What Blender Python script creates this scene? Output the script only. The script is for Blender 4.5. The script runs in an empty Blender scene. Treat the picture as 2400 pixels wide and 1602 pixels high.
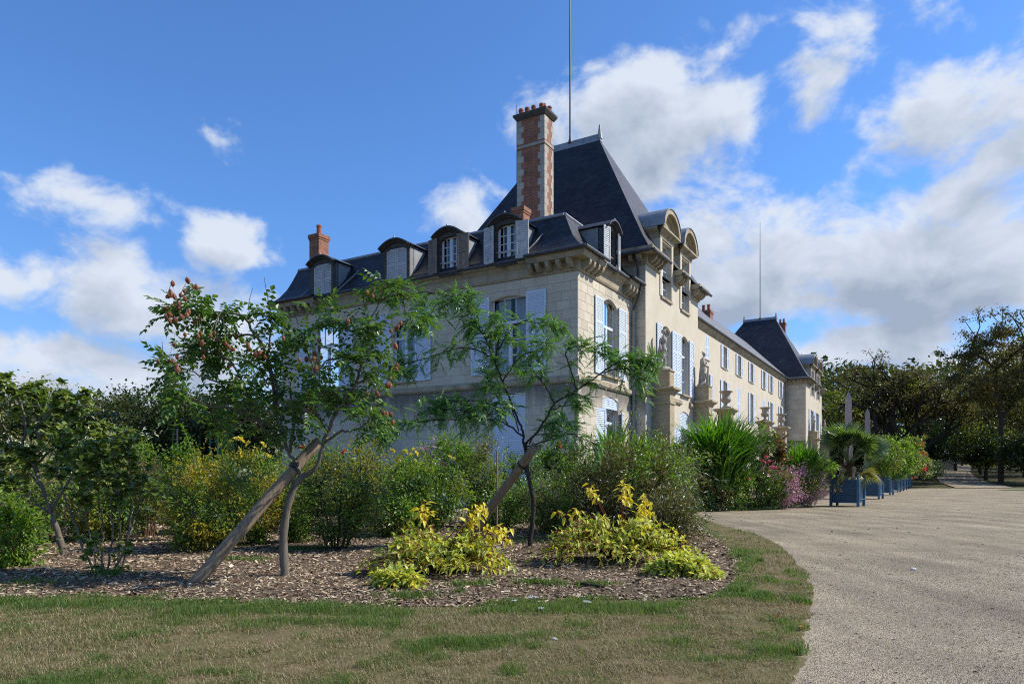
import bpy, math, random
import numpy as np
from mathutils import Vector, Matrix

rng = np.random.default_rng(11)
random.seed(11)
sc = bpy.context.scene
COL = sc.collection
R_ = math.radians

# ------------------------------------------------------------------ camera
FPX, CXP, HZP, CAMH = 1640.0, 1200.0, 1113.0, 1.4     # focal length / centre / horizon in photo pixels
cam = bpy.data.cameras.new('camera')
cam.sensor_width = 36.0
cam.lens = 36.0 * FPX / 2400.0
cam.shift_y = (HZP - 801.0) / 2400.0                   # level camera with a rising lens: verticals stay vertical
cam.clip_start, cam.clip_end = 0.1, 3000.0
camo = bpy.data.objects.new('camera', cam)
camo.location = (0, 0, CAMH)
camo.rotation_euler = (R_(90), 0, 0)
COL.objects.link(camo)
sc.camera = camo

# ------------------------------------------------------------------ sky, sun, exposure
SUN_EL, SUN_AZ = R_(40.5), R_(84.0)                    # azimuth from +Y towards +X
sund = Vector((math.sin(SUN_AZ) * math.cos(SUN_EL), math.cos(SUN_AZ) * math.cos(SUN_EL), math.sin(SUN_EL)))
sun = bpy.data.lights.new('sun', 'SUN')
sun.energy = 4.8
sun.angle = R_(0.53)
sun.color = (1.0, 0.93, 0.81)
suno = bpy.data.objects.new('sun', sun)
suno.rotation_euler = (-sund).to_track_quat('-Z', 'Y').to_euler()
suno.location = (60, 20, 60)
COL.objects.link(suno)
sc.view_settings.view_transform = 'Standard'
sc.view_settings.look = 'None'
sc.view_settings.gamma = 1.0
sc.view_settings.exposure = 0.40
sc.view_settings.use_curve_mapping = False
sc.render.engine = 'CYCLES'
sc.cycles.use_denoising = False
sc.cycles.filter_width = 1.1
sc.cycles.max_bounces = 8
sc.cycles.transparent_max_bounces = 8
sc.cycles.sample_clamp_indirect = 6.0

world = bpy.data.worlds.new('World')
sc.world = world
world.use_nodes = True
SKY_STRENGTH = 0.122
CLOUD_SEED = 3.1


def build_sky():
    nt = world.node_tree
    nt.nodes.clear()
    # cloud density as a node group of the view direction
    g = bpy.data.node_groups.new('cloud_density', 'ShaderNodeTree')
    g.interface.new_socket('Direction', in_out='INPUT', socket_type='NodeSocketVector')
    g.interface.new_socket('Density', in_out='OUTPUT', socket_type='NodeSocketFloat')
    N, LK = g.nodes, g.links
    gi, go = N.new('NodeGroupInput'), N.new('NodeGroupOutput')

    def vm(op, a, b=None, c=None):
        n = N.new('ShaderNodeVectorMath')
        n.operation = op
        for i, s in enumerate((a, b, c)):
            if s is None:
                continue
            if isinstance(s, tuple):
                n.inputs[i].default_value = s
            else:
                LK.new(s, n.inputs[i])
        return n

    def mt(op, a, b=None, c=None, clamp=False):
        n = N.new('ShaderNodeMath')
        n.operation = op
        n.use_clamp = clamp
        for i, s in enumerate((a, b, c)):
            if s is None:
                continue
            if isinstance(s, (int, float)):
                n.inputs[i].default_value = s
            else:
                LK.new(s, n.inputs[i])
        return n.outputs[0]

    d = vm('NORMALIZE', gi.outputs[0]).outputs[0]
    warp = N.new('ShaderNodeTexNoise')
    warp.inputs['Scale'].default_value = 5.0
    warp.inputs['Detail'].default_value = 3.0
    LK.new(d, warp.inputs['Vector'])
    w0 = vm('SUBTRACT', warp.outputs['Color'], (0.5, 0.5, 0.5)).outputs[0]
    dw = vm('MULTIPLY_ADD', w0, (0.045, 0.04, 0.035), d).outputs[0]
    # clouds standing over the garden: photo centre, half width, half height (in photo pixels), amount
    blobs = [(68, 460, 40, 30, .55), (205, 462, 115, 52, 1.05), (120, 492, 80, 16, .3), (540, 574, 112, 56, .85), (630, 600, 55, 42, .5),
             (110, 572, 60, 28, .35), (250, 690, 140, 110, 1.0), (10, 655, 75, 55, .85), (90, 650, 48, 46, .75), (430, 745, 200, 75, .9),
             (140, 805, 250, 62, .9), (330, 850, 320, 72, .95), (570, 680, 110, 50, .75), (-220, 780, 160, 90, .8), (40, 890, 280, 62, .95), (470, 800, 190, 60, .9),
             (515, 332, 50, 30, .55), (1150, 440, 90, 62, .55), (1120, 500, 70, 50, .45),
             (1450, 265, 215, 105, 1.0), (1560, 300, 180, 100, .95), (1430, 400, 140, 130, .95), (1330, 240, 90, 60, .7), (1690, 280, 80, 75, .75), (1865, 195, 85, 95, .75), (1930, 170, 60, 80, .5), (2000, 70, 130, 70, .42), (2080, 150, 120, 70, .40),
             (2150, 300, 220, 100, 1.0), (2050, 350, 120, 48, .7), (2320, 330, 130, 90, .9), (2400, 210, 90, 80, .75),
             (1640, 560, 180, 110, 1.0), (1740, 640, 200, 95, 1.0), (1830, 560, 170, 100, .9), (1600, 640, 110, 70, .8), (2000, 570, 280, 125, 1.1), (2150, 480, 160, 90, .9), (2120, 640, 260, 90, 1.1), (2330, 580, 260, 150, 1.15), (1900, 680, 320, 60, .85), (2560, 480, 200, 200, 1.1), (2250, 680, 260, 60, .9),
             (2010, 785, 180, 60, 1.1), (1900, 820, 150, 55, 1.0), (2330, 800, 240, 50, .95), (2130, 800, 120, 40, .6), (2390, 715, 60, 22, .4),
             (1270, 180, 60, 26, .3), (2365, 40, 50, 40, .35)]
    acc = None
    for (u, v, a, b, amt) in blobs:
        c = Vector(((u * 1.0217 - CXP) / FPX, 1.0, (HZP - v * 1.0217) / FPX))
        ln = c.length
        c.normalize()
        a2, b2 = a * 1.0217 / FPX / ln * 1.75, b * 1.0217 / FPX / ln * 1.75
        sx, sy, sz = 1 / a2, 1 / (max(a2, b2) * 1.6), 1 / b2
        q = vm('MULTIPLY_ADD', dw, (sx, sy, sz), (-c.x * sx, -c.y * sy, -c.z * sz)).outputs[0]
        l = vm('LENGTH', q).outputs['Value']
        f = mt('MULTIPLY_ADD', l, -amt, amt)
        acc = f if acc is None else mt('SMOOTH_MAX', acc, f, 0.12)
    # other clouds all round the sky
    oth = N.new('ShaderNodeTexNoise')
    oth.inputs['Scale'].default_value = 2.3
    oth.inputs['Detail'].default_value = 2.0
    sq = vm('MULTIPLY', d, (1.0, 1.0, 2.4)).outputs[0]
    LK.new(sq, oth.inputs['Vector'])
    back = N.new('ShaderNodeSeparateXYZ')
    LK.new(d, back.inputs[0])
    side = mt('MULTIPLY_ADD', back.outputs['Y'], -1.6, 0.75, True)       # 0 inside the view, 1 behind
    ot = mt('MULTIPLY_ADD', mt('MULTIPLY_ADD', oth.outputs['Fac'], 3.0, -1.0), side, -0.5)
    acc = mt('MAXIMUM', acc, ot)
    det = N.new('ShaderNodeTexNoise')
    det.inputs['Scale'].default_value = 9.0
    det.inputs['Detail'].default_value = 9.0
    det.inputs['Roughness'].default_value = 0.58
    det.inputs['Distortion'].default_value = 0.25
    LK.new(vm('MULTIPLY_ADD', d, (1.0, 1.0, 1.4), (CLOUD_SEED, 0.0, 0.0)).outputs[0], det.inputs['Vector'])
    dn = mt('MULTIPLY_ADD', det.outputs['Fac'], 2.6, -1.50)
    LK.new(mt('ADD', acc, dn), go.inputs[0])

    N, LK = nt.nodes, nt.links
    tc = N.new('ShaderNodeTexCoord')
    sky = N.new('ShaderNodeTexSky')
    sky.sky_type = 'NISHITA'
    sky.sun_disc = False
    sky.sun_elevation = SUN_EL
    sky.sun_rotation = SUN_AZ
    sky.altitude = 200
    sky.air_density = 1.0
    sky.dust_density = 0.25
    sky.ozone_density = 3.0

    def grp(vec):
        n = N.new('ShaderNodeGroup')
        n.node_tree = g
        LK.new(vec, n.inputs[0])
        return n.outputs[0]

    def mt2(op, a, b, c=None, clamp=False):
        n = N.new('ShaderNodeMath')
        n.operation = op
        n.use_clamp = clamp
        for i, s in enumerate((a, b, c)):
            if s is None:
                continue
            if isinstance(s, (int, float)):
                n.inputs[i].default_value = s
            else:
                LK.new(s, n.inputs[i])
        return n.outputs[0]
    d0 = grp(tc.outputs['Generated'])
    off = N.new('ShaderNodeVectorMath')
    off.operation = 'ADD'
    off.inputs[1].default_value = (0.022, 0.0, 0.045)       # towards the sun: thick there means this side is shaded
    LK.new(tc.outputs['Generated'], off.inputs[0])
    d1 = grp(off.outputs[0])
    mr = N.new('ShaderNodeMapRange')
    mr.interpolation_type = 'SMOOTHSTEP'
    mr.inputs['From Min'].default_value = 0.0
    mr.inputs['From Max'].default_value = 0.55
    LK.new(d0, mr.inputs['Value'])
    shade = mt2('MULTIPLY_ADD', d1, 1.05, -0.10, True)
    cr = N.new('ShaderNodeMix')
    cr.data_type = 'RGBA'
    LK.new(shade, cr.inputs['Factor'])
    cr.inputs['A'].default_value = (4.5, 4.95, 5.7, 1)
    cr.inputs['B'].default_value = (2.3, 2.75, 3.6, 1)
    tint = N.new('ShaderNodeMix')
    tint.data_type = 'RGBA'
    tint.blend_type = 'MULTIPLY'
    tint.inputs['Factor'].default_value = 1.0
    LK.new(sky.outputs[0], tint.inputs['A'])
    sx = N.new('ShaderNodeSeparateXYZ')
    LK.new(tc.outputs['Generated'], sx.inputs[0])
    low = N.new('ShaderNodeMix')                              # clear, polarised blue aloft; paler haze near the horizon
    low.data_type = 'RGBA'
    LK.new(mt2('MULTIPLY', sx.outputs['Z'], 3.0, None, True), low.inputs['Factor'])
    low.inputs['A'].default_value = (0.62, 0.72, 0.92, 1)
    low.inputs['B'].default_value = (0.63, 0.94, 1.30, 1)
    LK.new(low.outputs['Result'], tint.inputs['B'])
    mx = N.new('ShaderNodeMix')
    mx.data_type = 'RGBA'
    LK.new(mr.outputs[0], mx.inputs['Factor'])
    LK.new(tint.outputs['Result'], mx.inputs['A'])
    LK.new(cr.outputs['Result'], mx.inputs['B'])
    bg = N.new('ShaderNodeBackground')
    bg.inputs['Strength'].default_value = SKY_STRENGTH
    LK.new(mx.outputs['Result'], bg.inputs['Color'])
    out = N.new('ShaderNodeOutputWorld')
    LK.new(bg.outputs[0], out.inputs['Surface'])


build_sky()

# ------------------------------------------------------------------ helpers


def at(u, v, d):
    """photo pixel + distance -> world point"""
    return np.array([(u - CXP) / FPX * d, d, CAMH + (HZP - v) / FPX * d])


def gnd(u, v, z=0.0):
    d = FPX * (CAMH - z) / (v - HZP)
    return np.array([(u - CXP) / FPX * d, d, z])


def vnoise(x, y, s=1.0, seed=0):
    x = np.asarray(x, float) * s + 1000.0
    y = np.asarray(y, float) * s + 1000.0
    xi, yi = np.floor(x).astype(np.int64), np.floor(y).astype(np.int64)
    fx, fy = x - xi, y - yi
    fx, fy = fx * fx * (3 - 2 * fx), fy * fy * (3 - 2 * fy)

    def h(a, b):
        n = (a * 374761393 + b * 668265263 + seed * 974711) & 0x7fffffff
        n = ((n ^ (n >> 13)) * 1274126177) & 0x7fffffff
        return ((n ^ (n >> 16)) & 0xffff) / 65535.0
    return (h(xi, yi) * (1 - fx) + h(xi + 1, yi) * fx) * (1 - fy) + (h(xi, yi + 1) * (1 - fx) + h(xi + 1, yi + 1) * fx) * fy


def fbm(x, y, s=1.0, seed=0, o=3):
    t, a, w = 0, 1.0, 0
    for i in range(o):
        t = t + a * vnoise(x, y, s * 2 ** i, seed + i * 17)
        w += a
        a *= .5
    return t / w


class MB:
    """collects vertices and faces, links them as one mesh object"""

    def __init__(self):
        self.V, self.F, self.UV, self.n = [], [], [], 0

    def add(self, V, F, uv=None):
        V = np.asarray(V, float).reshape(-1, 3)
        self.V.append(V)
        if not isinstance(F, (list, tuple)) or (len(F) and not hasattr(F[0], 'shape')):
            by = {}
            for f in F:
                by.setdefault(len(f), []).append(f)
            F = [np.array(v) for v in by.values()]
        for f in F:
            if len(f):
                self.F.append(np.asarray(f, np.int64) + self.n)
        self.n += len(V)
        return self

    def quad(self, a, b, c, d):
        return self.add([a, b, c, d], [(0, 1, 2, 3)])

    def box(self, lo, hi, M=None):
        x0, y0, z0 = lo
        x1, y1, z1 = hi
        V = np.array([(x0, y0, z0), (x1, y0, z0), (x1, y1, z0), (x0, y1, z0), (x0, y0, z1), (x1, y0, z1), (x1, y1, z1), (x0, y1, z1)], float)
        if M is not None:
            V = M(V)
        return self.add(V, [(0, 3, 2, 1), (4, 5, 6, 7), (0, 1, 5, 4), (1, 2, 6, 5), (2, 3, 7, 6), (3, 0, 4, 7)])

    def tube(self, P, r, k=6, cap=True):
        P = np.asarray(P, float)
        n = len(P)
        r = np.broadcast_to(np.asarray(r, float), (n,))
        T = np.gradient(P, axis=0)
        T /= np.maximum(np.linalg.norm(T, axis=1, keepdims=True), 1e-9)
        ref = np.array([0.31, 0.95, 0.11]) if abs(T[0] @ np.array([0.31, 0.95, 0.11])) < .9 else np.array([1.0, 0, 0])
        A = np.cross(T, ref)
        A /= np.maximum(np.linalg.norm(A, axis=1, keepdims=True), 1e-9)
        B = np.cross(T, A)
        an = np.linspace(0, 2 * np.pi, k, endpoint=False)
        ring = P[:, None, :] + r[:, None, None] * (np.cos(an)[None, :, None] * A[:, None, :] + np.sin(an)[None, :, None] * B[:, None, :])
        V = ring.reshape(-1, 3)
        i = np.arange(n - 1)[:, None] * k + np.arange(k)[None, :]
        j = np.arange(n - 1)[:, None] * k + (np.arange(k)[None, :] + 1) % k
        F = [np.stack([i, j, j + k, i + k], -1).reshape(-1, 4)]
        if cap:
            F.append(np.arange(k)[None, ::-1])
            F.append((np.arange(k) + (n - 1) * k)[None, :])
        return self.add(V, F)

    def lathe(self, prof, c, k=20, sx=1.0, sy=1.0):
        prof = np.asarray(prof, float)
        an = np.linspace(0, 2 * np.pi, k, endpoint=False)
        V = np.stack([c[0] + prof[:, 0][:, None] * np.cos(an) * sx, c[1] + prof[:, 0][:, None] * np.sin(an) * sy,
                      c[2] + np.repeat(prof[:, 1][:, None], k, 1)], -1).reshape(-1, 3)
        n = len(prof)
        i = np.arange(n - 1)[:, None] * k + np.arange(k)[None, :]
        j = np.arange(n - 1)[:, None] * k + (np.arange(k)[None, :] + 1) % k
        return self.add(V, [np.stack([i, j, j + k, i + k], -1).reshape(-1, 4), np.arange(k)[None, ::-1], (np.arange(k) + (n - 1) * k)[None, :]])

    def mesh(self, name, mat=None, shift=None, smooth=False):
        me = bpy.data.meshes.new(name)
        V = np.concatenate(self.V) if self.V else np.zeros((0, 3))
        if shift is not None:
            V = V - np.asarray(shift, float)
        me.vertices.add(len(V))
        me.vertices.foreach_set('co', V.astype(np.float32).ravel())
        if self.F:
            loops = np.concatenate([f.ravel() for f in self.F])
            tot = np.concatenate([np.full(len(f), f.shape[1]) for f in self.F])
            st = np.concatenate([[0], np.cumsum(tot)[:-1]])
            me.loops.add(len(loops))
            me.loops.foreach_set('vertex_index', loops.astype(np.int32))
            me.polygons.add(len(tot))
            me.polygons.foreach_set('loop_start', st.astype(np.int32))
            me.polygons.foreach_set('use_smooth', np.full(len(tot), bool(smooth)))
        me.update(calc_edges=True)
        if mat:
            me.materials.append(mat)
        return me

    def build(self, name, mat, parent=None, smooth=False, **kw):
        w = wloc.get(parent.name, np.zeros(3)) if parent is not None else np.zeros(3)
        me = self.mesh(name, mat, w, smooth)
        return link(name, me, parent, **kw)


wloc = {}          # world location of thing roots (roots are never rotated)


def link(name, me, parent=None, M=None, **props):
    o = bpy.data.objects.new(name, me)
    COL.objects.link(o)
    if parent is not None:
        o.parent = parent
        wloc[o.name] = wloc.get(parent.name, np.zeros(3))
    if M is not None:
        o.matrix_local = M
    for k, v in props.items():
        o[k] = v
    return o


def thing(name, label, cat, loc, group=None):
    o = bpy.data.objects.new(name, None)
    COL.objects.link(o)
    o.location = loc
    o.empty_display_size = .3
    wloc[o.name] = np.asarray(loc, float)
    o['label'], o['category'] = label, cat
    if group:
        o['group'] = group
    return o


def tag(o, label, cat, group=None):
    o['label'], o['category'] = label, cat
    if group:
        o['group'] = group
    return o


# ------------------------------------------------------------------ materials
def newmat(name):
    m = bpy.data.materials.new(name)
    m.use_nodes = True
    nt = m.node_tree
    return m, nt, nt.nodes['Principled BSDF'], nt.nodes['Material Output']


def surf(name, c1, c2, scale=4.0, rough=.8, spec=.3, bump=.0, bscale=40.0, detail=6.0, stretch=(1, 1, 1), islands=0.0, dirt=None, metal=0.0, lo=.3, hi=.7, streak=None):
    """two-tone noise-mottled surface, with fine relief; islands: tone shift per separate piece; dirt: (colour, scale, stretch, threshold)"""
    m, nt, bs, out = newmat(name)
    N, L = nt.nodes, nt.links
    geo = N.new('ShaderNodeNewGeometry')
    mp = N.new('ShaderNodeMapping')
    mp.inputs['Scale'].default_value = stretch
    L.new(geo.outputs['Position'], mp.inputs['Vector'])
    nz = N.new('ShaderNodeTexNoise')
    nz.inputs['Scale'].default_value = scale
    nz.inputs['Detail'].default_value = detail
    nz.inputs['Roughness'].default_value = .62
    L.new(mp.outputs[0], nz.inputs['Vector'])
    rp = N.new('ShaderNodeValToRGB')
    rp.color_ramp.elements[0].position = lo
    rp.color_ramp.elements[0].color = (*c1, 1)
    rp.color_ramp.elements[1].position = hi
    rp.color_ramp.elements[1].color = (*c2, 1)
    L.new(nz.outputs['Fac'], rp.inputs['Fac'])
    colr = rp.outputs['Color']
    if islands:
        oi = N.new('ShaderNodeObjectInfo')
        ad = N.new('ShaderNodeMath')
        ad.operation = 'ADD'
        L.new(geo.outputs['Random Per Island'], ad.inputs[0])
        L.new(oi.outputs['Random'], ad.inputs[1])
        fr = N.new('ShaderNodeMath')
        fr.operation = 'FRACT'
        L.new(ad.outputs[0], fr.inputs[0])
        ma = N.new('ShaderNodeMath')
        ma.operation = 'MULTIPLY_ADD'
        L.new(fr.outputs[0], ma.inputs[0])
        ma.inputs[1].default_value = islands * 2
        ma.inputs[2].default_value = 1 - islands
        hv = N.new('ShaderNodeHueSaturation')
        L.new(colr, hv.inputs['Color'])
        L.new(ma.outputs[0], hv.inputs['Value'])
        colr = hv.outputs['Color']
    if dirt:
        dc, ds, dst, thr = dirt
        m2 = N.new('ShaderNodeMapping')
        m2.inputs['Scale'].default_value = dst
        L.new(geo.outputs['Position'], m2.inputs['Vector'])
        n2 = N.new('ShaderNodeTexNoise')
        n2.inputs['Scale'].default_value = ds
        n2.inputs['Detail'].default_value = 7
        L.new(m2.outputs[0], n2.inputs['Vector'])
        mr = N.new('ShaderNodeMapRange')
        mr.inputs['From Min'].default_value = thr
        mr.inputs['From Max'].default_value = thr + .22
        mr.inputs['To Max'].default_value = .75
        L.new(n2.outputs['Fac'], mr.inputs['Value'])
        mx = N.new('ShaderNodeMix')
        mx.data_type = 'RGBA'
        L.new(mr.outputs[0], mx.inputs['Factor'])
        L.new(colr, mx.inputs['A'])
        mx.inputs['B'].default_value = (*dc, 1)
        colr = mx.outputs['Result']
    if streak:                                                # old run-off stains hanging from a ledge at height z1
        z0, z1, sc_ = streak
        sx = N.new('ShaderNodeSeparateXYZ')
        L.new(geo.outputs['Position'], sx.inputs[0])
        rz = N.new('ShaderNodeMapRange')
        rz.inputs['From Min'].default_value = z0
        rz.inputs['From Max'].default_value = z1
        L.new(sx.outputs['Z'], rz.inputs['Value'])
        ab = N.new('ShaderNodeMath')
        ab.operation = 'LESS_THAN'
        L.new(sx.outputs['Z'], ab.inputs[0])
        ab.inputs[1].default_value = z1 + .02
        m3 = N.new('ShaderNodeMapping')
        m3.inputs['Scale'].default_value = (1, 1, .12)
        L.new(geo.outputs['Position'], m3.inputs['Vector'])
        n3 = N.new('ShaderNodeTexNoise')
        n3.inputs['Scale'].default_value = sc_
        n3.inputs['Detail'].default_value = 6
        n3.inputs['Roughness'].default_value = .7
        L.new(m3.outputs[0], n3.inputs['Vector'])
        th = N.new('ShaderNodeMath')
        th.operation = 'MULTIPLY_ADD'
        L.new(rz.outputs[0], th.inputs[0])
        th.inputs[1].default_value = .55
        th.inputs[2].default_value = -.62
        su = N.new('ShaderNodeMath')
        L.new(n3.outputs['Fac'], su.inputs[0])
        L.new(th.outputs[0], su.inputs[1])
        r4 = N.new('ShaderNodeMapRange')
        r4.inputs['From Max'].default_value = .35
        r4.inputs['To Max'].default_value = .8
        L.new(su.outputs[0], r4.inputs['Value'])
        ml = N.new('ShaderNodeMath')
        ml.operation = 'MULTIPLY'
        L.new(r4.outputs[0], ml.inputs[0])
        L.new(ab.outputs[0], ml.inputs[1])
        m5 = N.new('ShaderNodeMix')
        m5.data_type = 'RGBA'
        L.new(ml.outputs[0], m5.inputs['Factor'])
        L.new(colr, m5.inputs['A'])
        m5.inputs['B'].default_value = (.085, .08, .075, 1)
        colr = m5.outputs['Result']
    L.new(colr, bs.inputs['Base Color'])
    bs.inputs['Roughness'].default_value = rough
    bs.inputs['Specular IOR Level'].default_value = spec
    bs.inputs['Metallic'].default_value = metal
    if bump:
        nb = N.new('ShaderNodeTexNoise')
        nb.inputs['Scale'].default_value = bscale
        nb.inputs['Detail'].default_value = 4
        L.new(mp.outputs[0], nb.inputs['Vector'])
        bp = N.new('ShaderNodeBump')
        bp.inputs['Strength'].default_value = bump
        bp.inputs['Distance'].default_value = .005
        L.new(nb.outputs['Fac'], bp.inputs['Height'])
        L.new(bp.outputs[0], bs.inputs['Normal'])
    return m


def leafmat(name, cols, transl=.35, rough=.42, spec=.45, tcol=None):
    """leaf: tone per leaf, glossy skin, light shining through"""
    m, nt, bs, out = newmat(name)
    N, L = nt.nodes, nt.links
    geo = N.new('ShaderNodeNewGeometry')
    oi = N.new('ShaderNodeObjectInfo')
    ad = N.new('ShaderNodeMath')
    L.new(geo.outputs['Random Per Island'], ad.inputs[0])
    L.new(oi.outputs['Random'], ad.inputs[1])
    fr = N.new('ShaderNodeMath')
    fr.operation = 'FRACT'
    L.new(ad.outputs[0], fr.inputs[0])
    rp = N.new('ShaderNodeValToRGB')
    el = rp.color_ramp.elements
    while len(el) < len(cols):
        el.new(.5)
    for i, c in enumerate(cols):
        el[i].position = i / (len(cols) - 1)
        el[i].color = (*c, 1)
    L.new(fr.outputs[0], rp.inputs['Fac'])
    L.new(rp.outputs['Color'], bs.inputs['Base Color'])
    bs.inputs['Roughness'].default_value = rough
    bs.inputs['Specular IOR Level'].default_value = spec
    tr = N.new('ShaderNodeBsdfTranslucent')
    hv = N.new('ShaderNodeMix')
    hv.data_type = 'RGBA'
    hv.blend_type = 'MULTIPLY'
    hv.inputs['Factor'].default_value = 1
    L.new(rp.outputs['Color'], hv.inputs['A'])
    hv.inputs['B'].default_value = (*(tcol or (1.9, 2.0, .8)), 1)
    L.new(hv.outputs['Result'], tr.inputs['Color'])
    mx = N.new('ShaderNodeMixShader')
    mx.inputs[0].default_value = transl
    L.new(bs.outputs[0], mx.inputs[1])
    L.new(tr.outputs[0], mx.inputs[2])
    L.new(mx.outputs[0], out.inputs['Surface'])
    return m


def slatemat(name, c1, c2, bw=.24, bh=.13, rough=.5):
    """slates laid in courses on the roof's own UVs (metres)"""
    m, nt, bs, out = newmat(name)
    N, L = nt.nodes, nt.links
    uv = N.new('ShaderNodeUVMap')
    bt = N.new('ShaderNodeTexBrick')
    bt.inputs['Scale'].default_value = 1.0
    bt.inputs['Brick Width'].default_value = bw
    bt.inputs['Row Height'].default_value = bh
    bt.inputs['Mortar Size'].default_value = .012
    bt.inputs['Mortar Smooth'].default_value = .3
    bt.inputs['Color1'].default_value = (*c1, 1)
    bt.inputs['Color2'].default_value = (*c2, 1)
    bt.inputs['Mortar'].default_value = (c1[0] * .4, c1[1] * .4, c1[2] * .4, 1)
    L.new(uv.outputs[0], bt.inputs['Vector'])
    nz = N.new('ShaderNodeTexNoise')
    nz.inputs['Scale'].default_value = .9
    nz.inputs['Detail'].default_value = 6
    geo = N.new('ShaderNodeNewGeometry')
    L.new(geo.outputs['Position'], nz.inputs['Vector'])
    mr = N.new('ShaderNodeMapRange')
    mr.inputs['From Min'].default_value = .3
    mr.inputs['From Max'].default_value = .7
    mr.inputs['To Min'].default_value = .7
    mr.inputs['To Max'].default_value = 1.45
    L.new(nz.outputs['Fac'], mr.inputs['Value'])
    hv = N.new('ShaderNodeHueSaturation')
    L.new(bt.outputs['Color'], hv.inputs['Color'])
    L.new(mr.outputs[0], hv.inputs['Value'])
    L.new(hv.outputs['Color'], bs.inputs['Base Color'])
    bs.inputs['Roughness'].default_value = rough
    bs.inputs['Specular IOR Level'].default_value = .30
    bp = N.new('ShaderNodeBump')
    bp.inputs['Strength'].default_value = .45
    bp.inputs['Distance'].default_value = .01
    L.new(bt.outputs['Fac'], bp.inputs['Height'])
    bp.invert = True
    L.new(bp.outputs[0], bs.inputs['Normal'])
    return m


def brickmat(name):
    m, nt, bs, out = newmat(name)
    N, L = nt.nodes, nt.links
    geo = N.new('ShaderNodeNewGeometry')
    sp = N.new('ShaderNodeSeparateXYZ')
    L.new(geo.outputs['Position'], sp.inputs[0])
    ad = N.new('ShaderNodeMath')
    ad.operation = 'ADD'
    L.new(sp.outputs['X'], ad.inputs[0])
    L.new(sp.outputs['Y'], ad.inputs[1])
    cb = N.new('ShaderNodeCombineXYZ')
    L.new(ad.outputs[0], cb.inputs['X'])
    L.new(sp.outputs['Z'], cb.inputs['Y'])
    bt = N.new('ShaderNodeTexBrick')
    bt.inputs['Scale'].default_value = 1.0
    bt.inputs['Brick Width'].default_value = .22
    bt.inputs['Row Height'].default_value = .075
    bt.inputs['Mortar Size'].default_value = .008
    bt.inputs['Color1'].default_value = (.20, .060, .030, 1)
    bt.inputs['Color2'].default_value = (.30, .105, .050, 1)
    bt.inputs['Mortar'].default_value = (.22, .18, .14, 1)
    L.new(cb.outputs[0], bt.inputs['Vector'])
    nz = N.new('ShaderNodeTexNoise')
    nz.inputs['Scale'].default_value = 3.0
    nz.inputs['Detail'].default_value = 6
    L.new(geo.outputs['Position'], nz.inputs['Vector'])
    hv = N.new('ShaderNodeHueSaturation')
    mr = N.new('ShaderNodeMapRange')
    mr.inputs['To Min'].default_value = .45
    mr.inputs['To Max'].default_value = 1.5
    L.new(nz.outputs['Fac'], mr.inputs['Value'])
    L.new(bt.outputs['Color'], hv.inputs['Color'])
    L.new(mr.outputs[0], hv.inputs['Value'])
    L.new(hv.outputs['Color'], bs.inputs['Base Color'])
    bs.inputs['Roughness'].default_value = .85
    bp = N.new('ShaderNodeBump')
    bp.invert = True
    bp.inputs['Strength'].default_value = .6
    bp.inputs['Distance'].default_value = .008
    L.new(bt.outputs['Fac'], bp.inputs['Height'])
    L.new(bp.outputs[0], bs.inputs['Normal'])
    return m


def glassmat():
    m, nt, bs, out = newmat('window_glass')
    N, L = nt.nodes, nt.links
    nt.nodes.remove(bs)
    tr = N.new('ShaderNodeBsdfTransparent')
    tr.inputs[0].default_value = (.78, .84, .88, 1)
    gl = N.new('ShaderNodeBsdfGlossy')
    gl.inputs['Roughness'].default_value = .02
    fr = N.new('ShaderNodeFresnel')
    fr.inputs['IOR'].default_value = 1.42
    mx = N.new('ShaderNodeMixShader')
    L.new(fr.outputs[0], mx.inputs[0])
    L.new(tr.outputs[0], mx.inputs[1])
    L.new(gl.outputs[0], mx.inputs[2])
    L.new(mx.outputs[0], out.inputs['Surface'])
    return m


M = {}
M['stone'] = surf('limestone', (.48, .42, .325), (.55, .495, .395), 1.3, .85, .2, .12, 60, islands=.09, dirt=((.22, .205, .19), .55, (1, 1, .35), .60), streak=(3.6, 5.2, 1.6))
M['wall'] = surf('limestone_wall', (.47, .415, .325), (.54, .49, .395), .9, .88, .2, .12, 45, dirt=((.23, .21, .19), .7, (1, 1, .22), .62))
M['joint'] = surf('wall_joints', (.31, .275, .215), (.37, .335, .27), 2, .9, .1)
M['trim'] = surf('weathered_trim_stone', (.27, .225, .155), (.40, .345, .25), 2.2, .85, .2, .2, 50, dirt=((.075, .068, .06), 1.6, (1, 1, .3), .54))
M['pier'] = surf('ochre_pier_stone', (.30, .235, .14), (.42, .35, .24), 2.0, .85, .2, .2, 40, stretch=(1, 1, 3), dirt=((.11, .10, .085), 1.1, (1, 1, .5), .6))
M['statue'] = surf('statue_stone', (.24, .21, .165), (.40, .365, .30), 5, .8, .25, .2, 40, dirt=((.09, .085, .075), 3, (1, 1, .5), .56))
M['slate'] = slatemat('slate', (.011, .0115, .015), (.028, .029, .035), .28, .17, .46)
M['slate2'] = slatemat('grey_slate', (.10, .105, .115), (.15, .155, .165))
M['zinc'] = surf('zinc', (.16, .175, .19), (.28, .30, .32), 3, .5, .5, dirt=((.05, .05, .052), 2, (1, 1, .4), .6))
M['lead'] = surf('dark_lead', (.035, .037, .042), (.07, .073, .08), 3, .5, .5)
M['weathered'] = surf('sooted_stone', (.045, .043, .04), (.10, .095, .085), 6, .85, .2)
M['shutter'] = surf('blue_grey_paint', (.50, .57, .68), (.56, .63, .73), 2, .5, .4)
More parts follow.
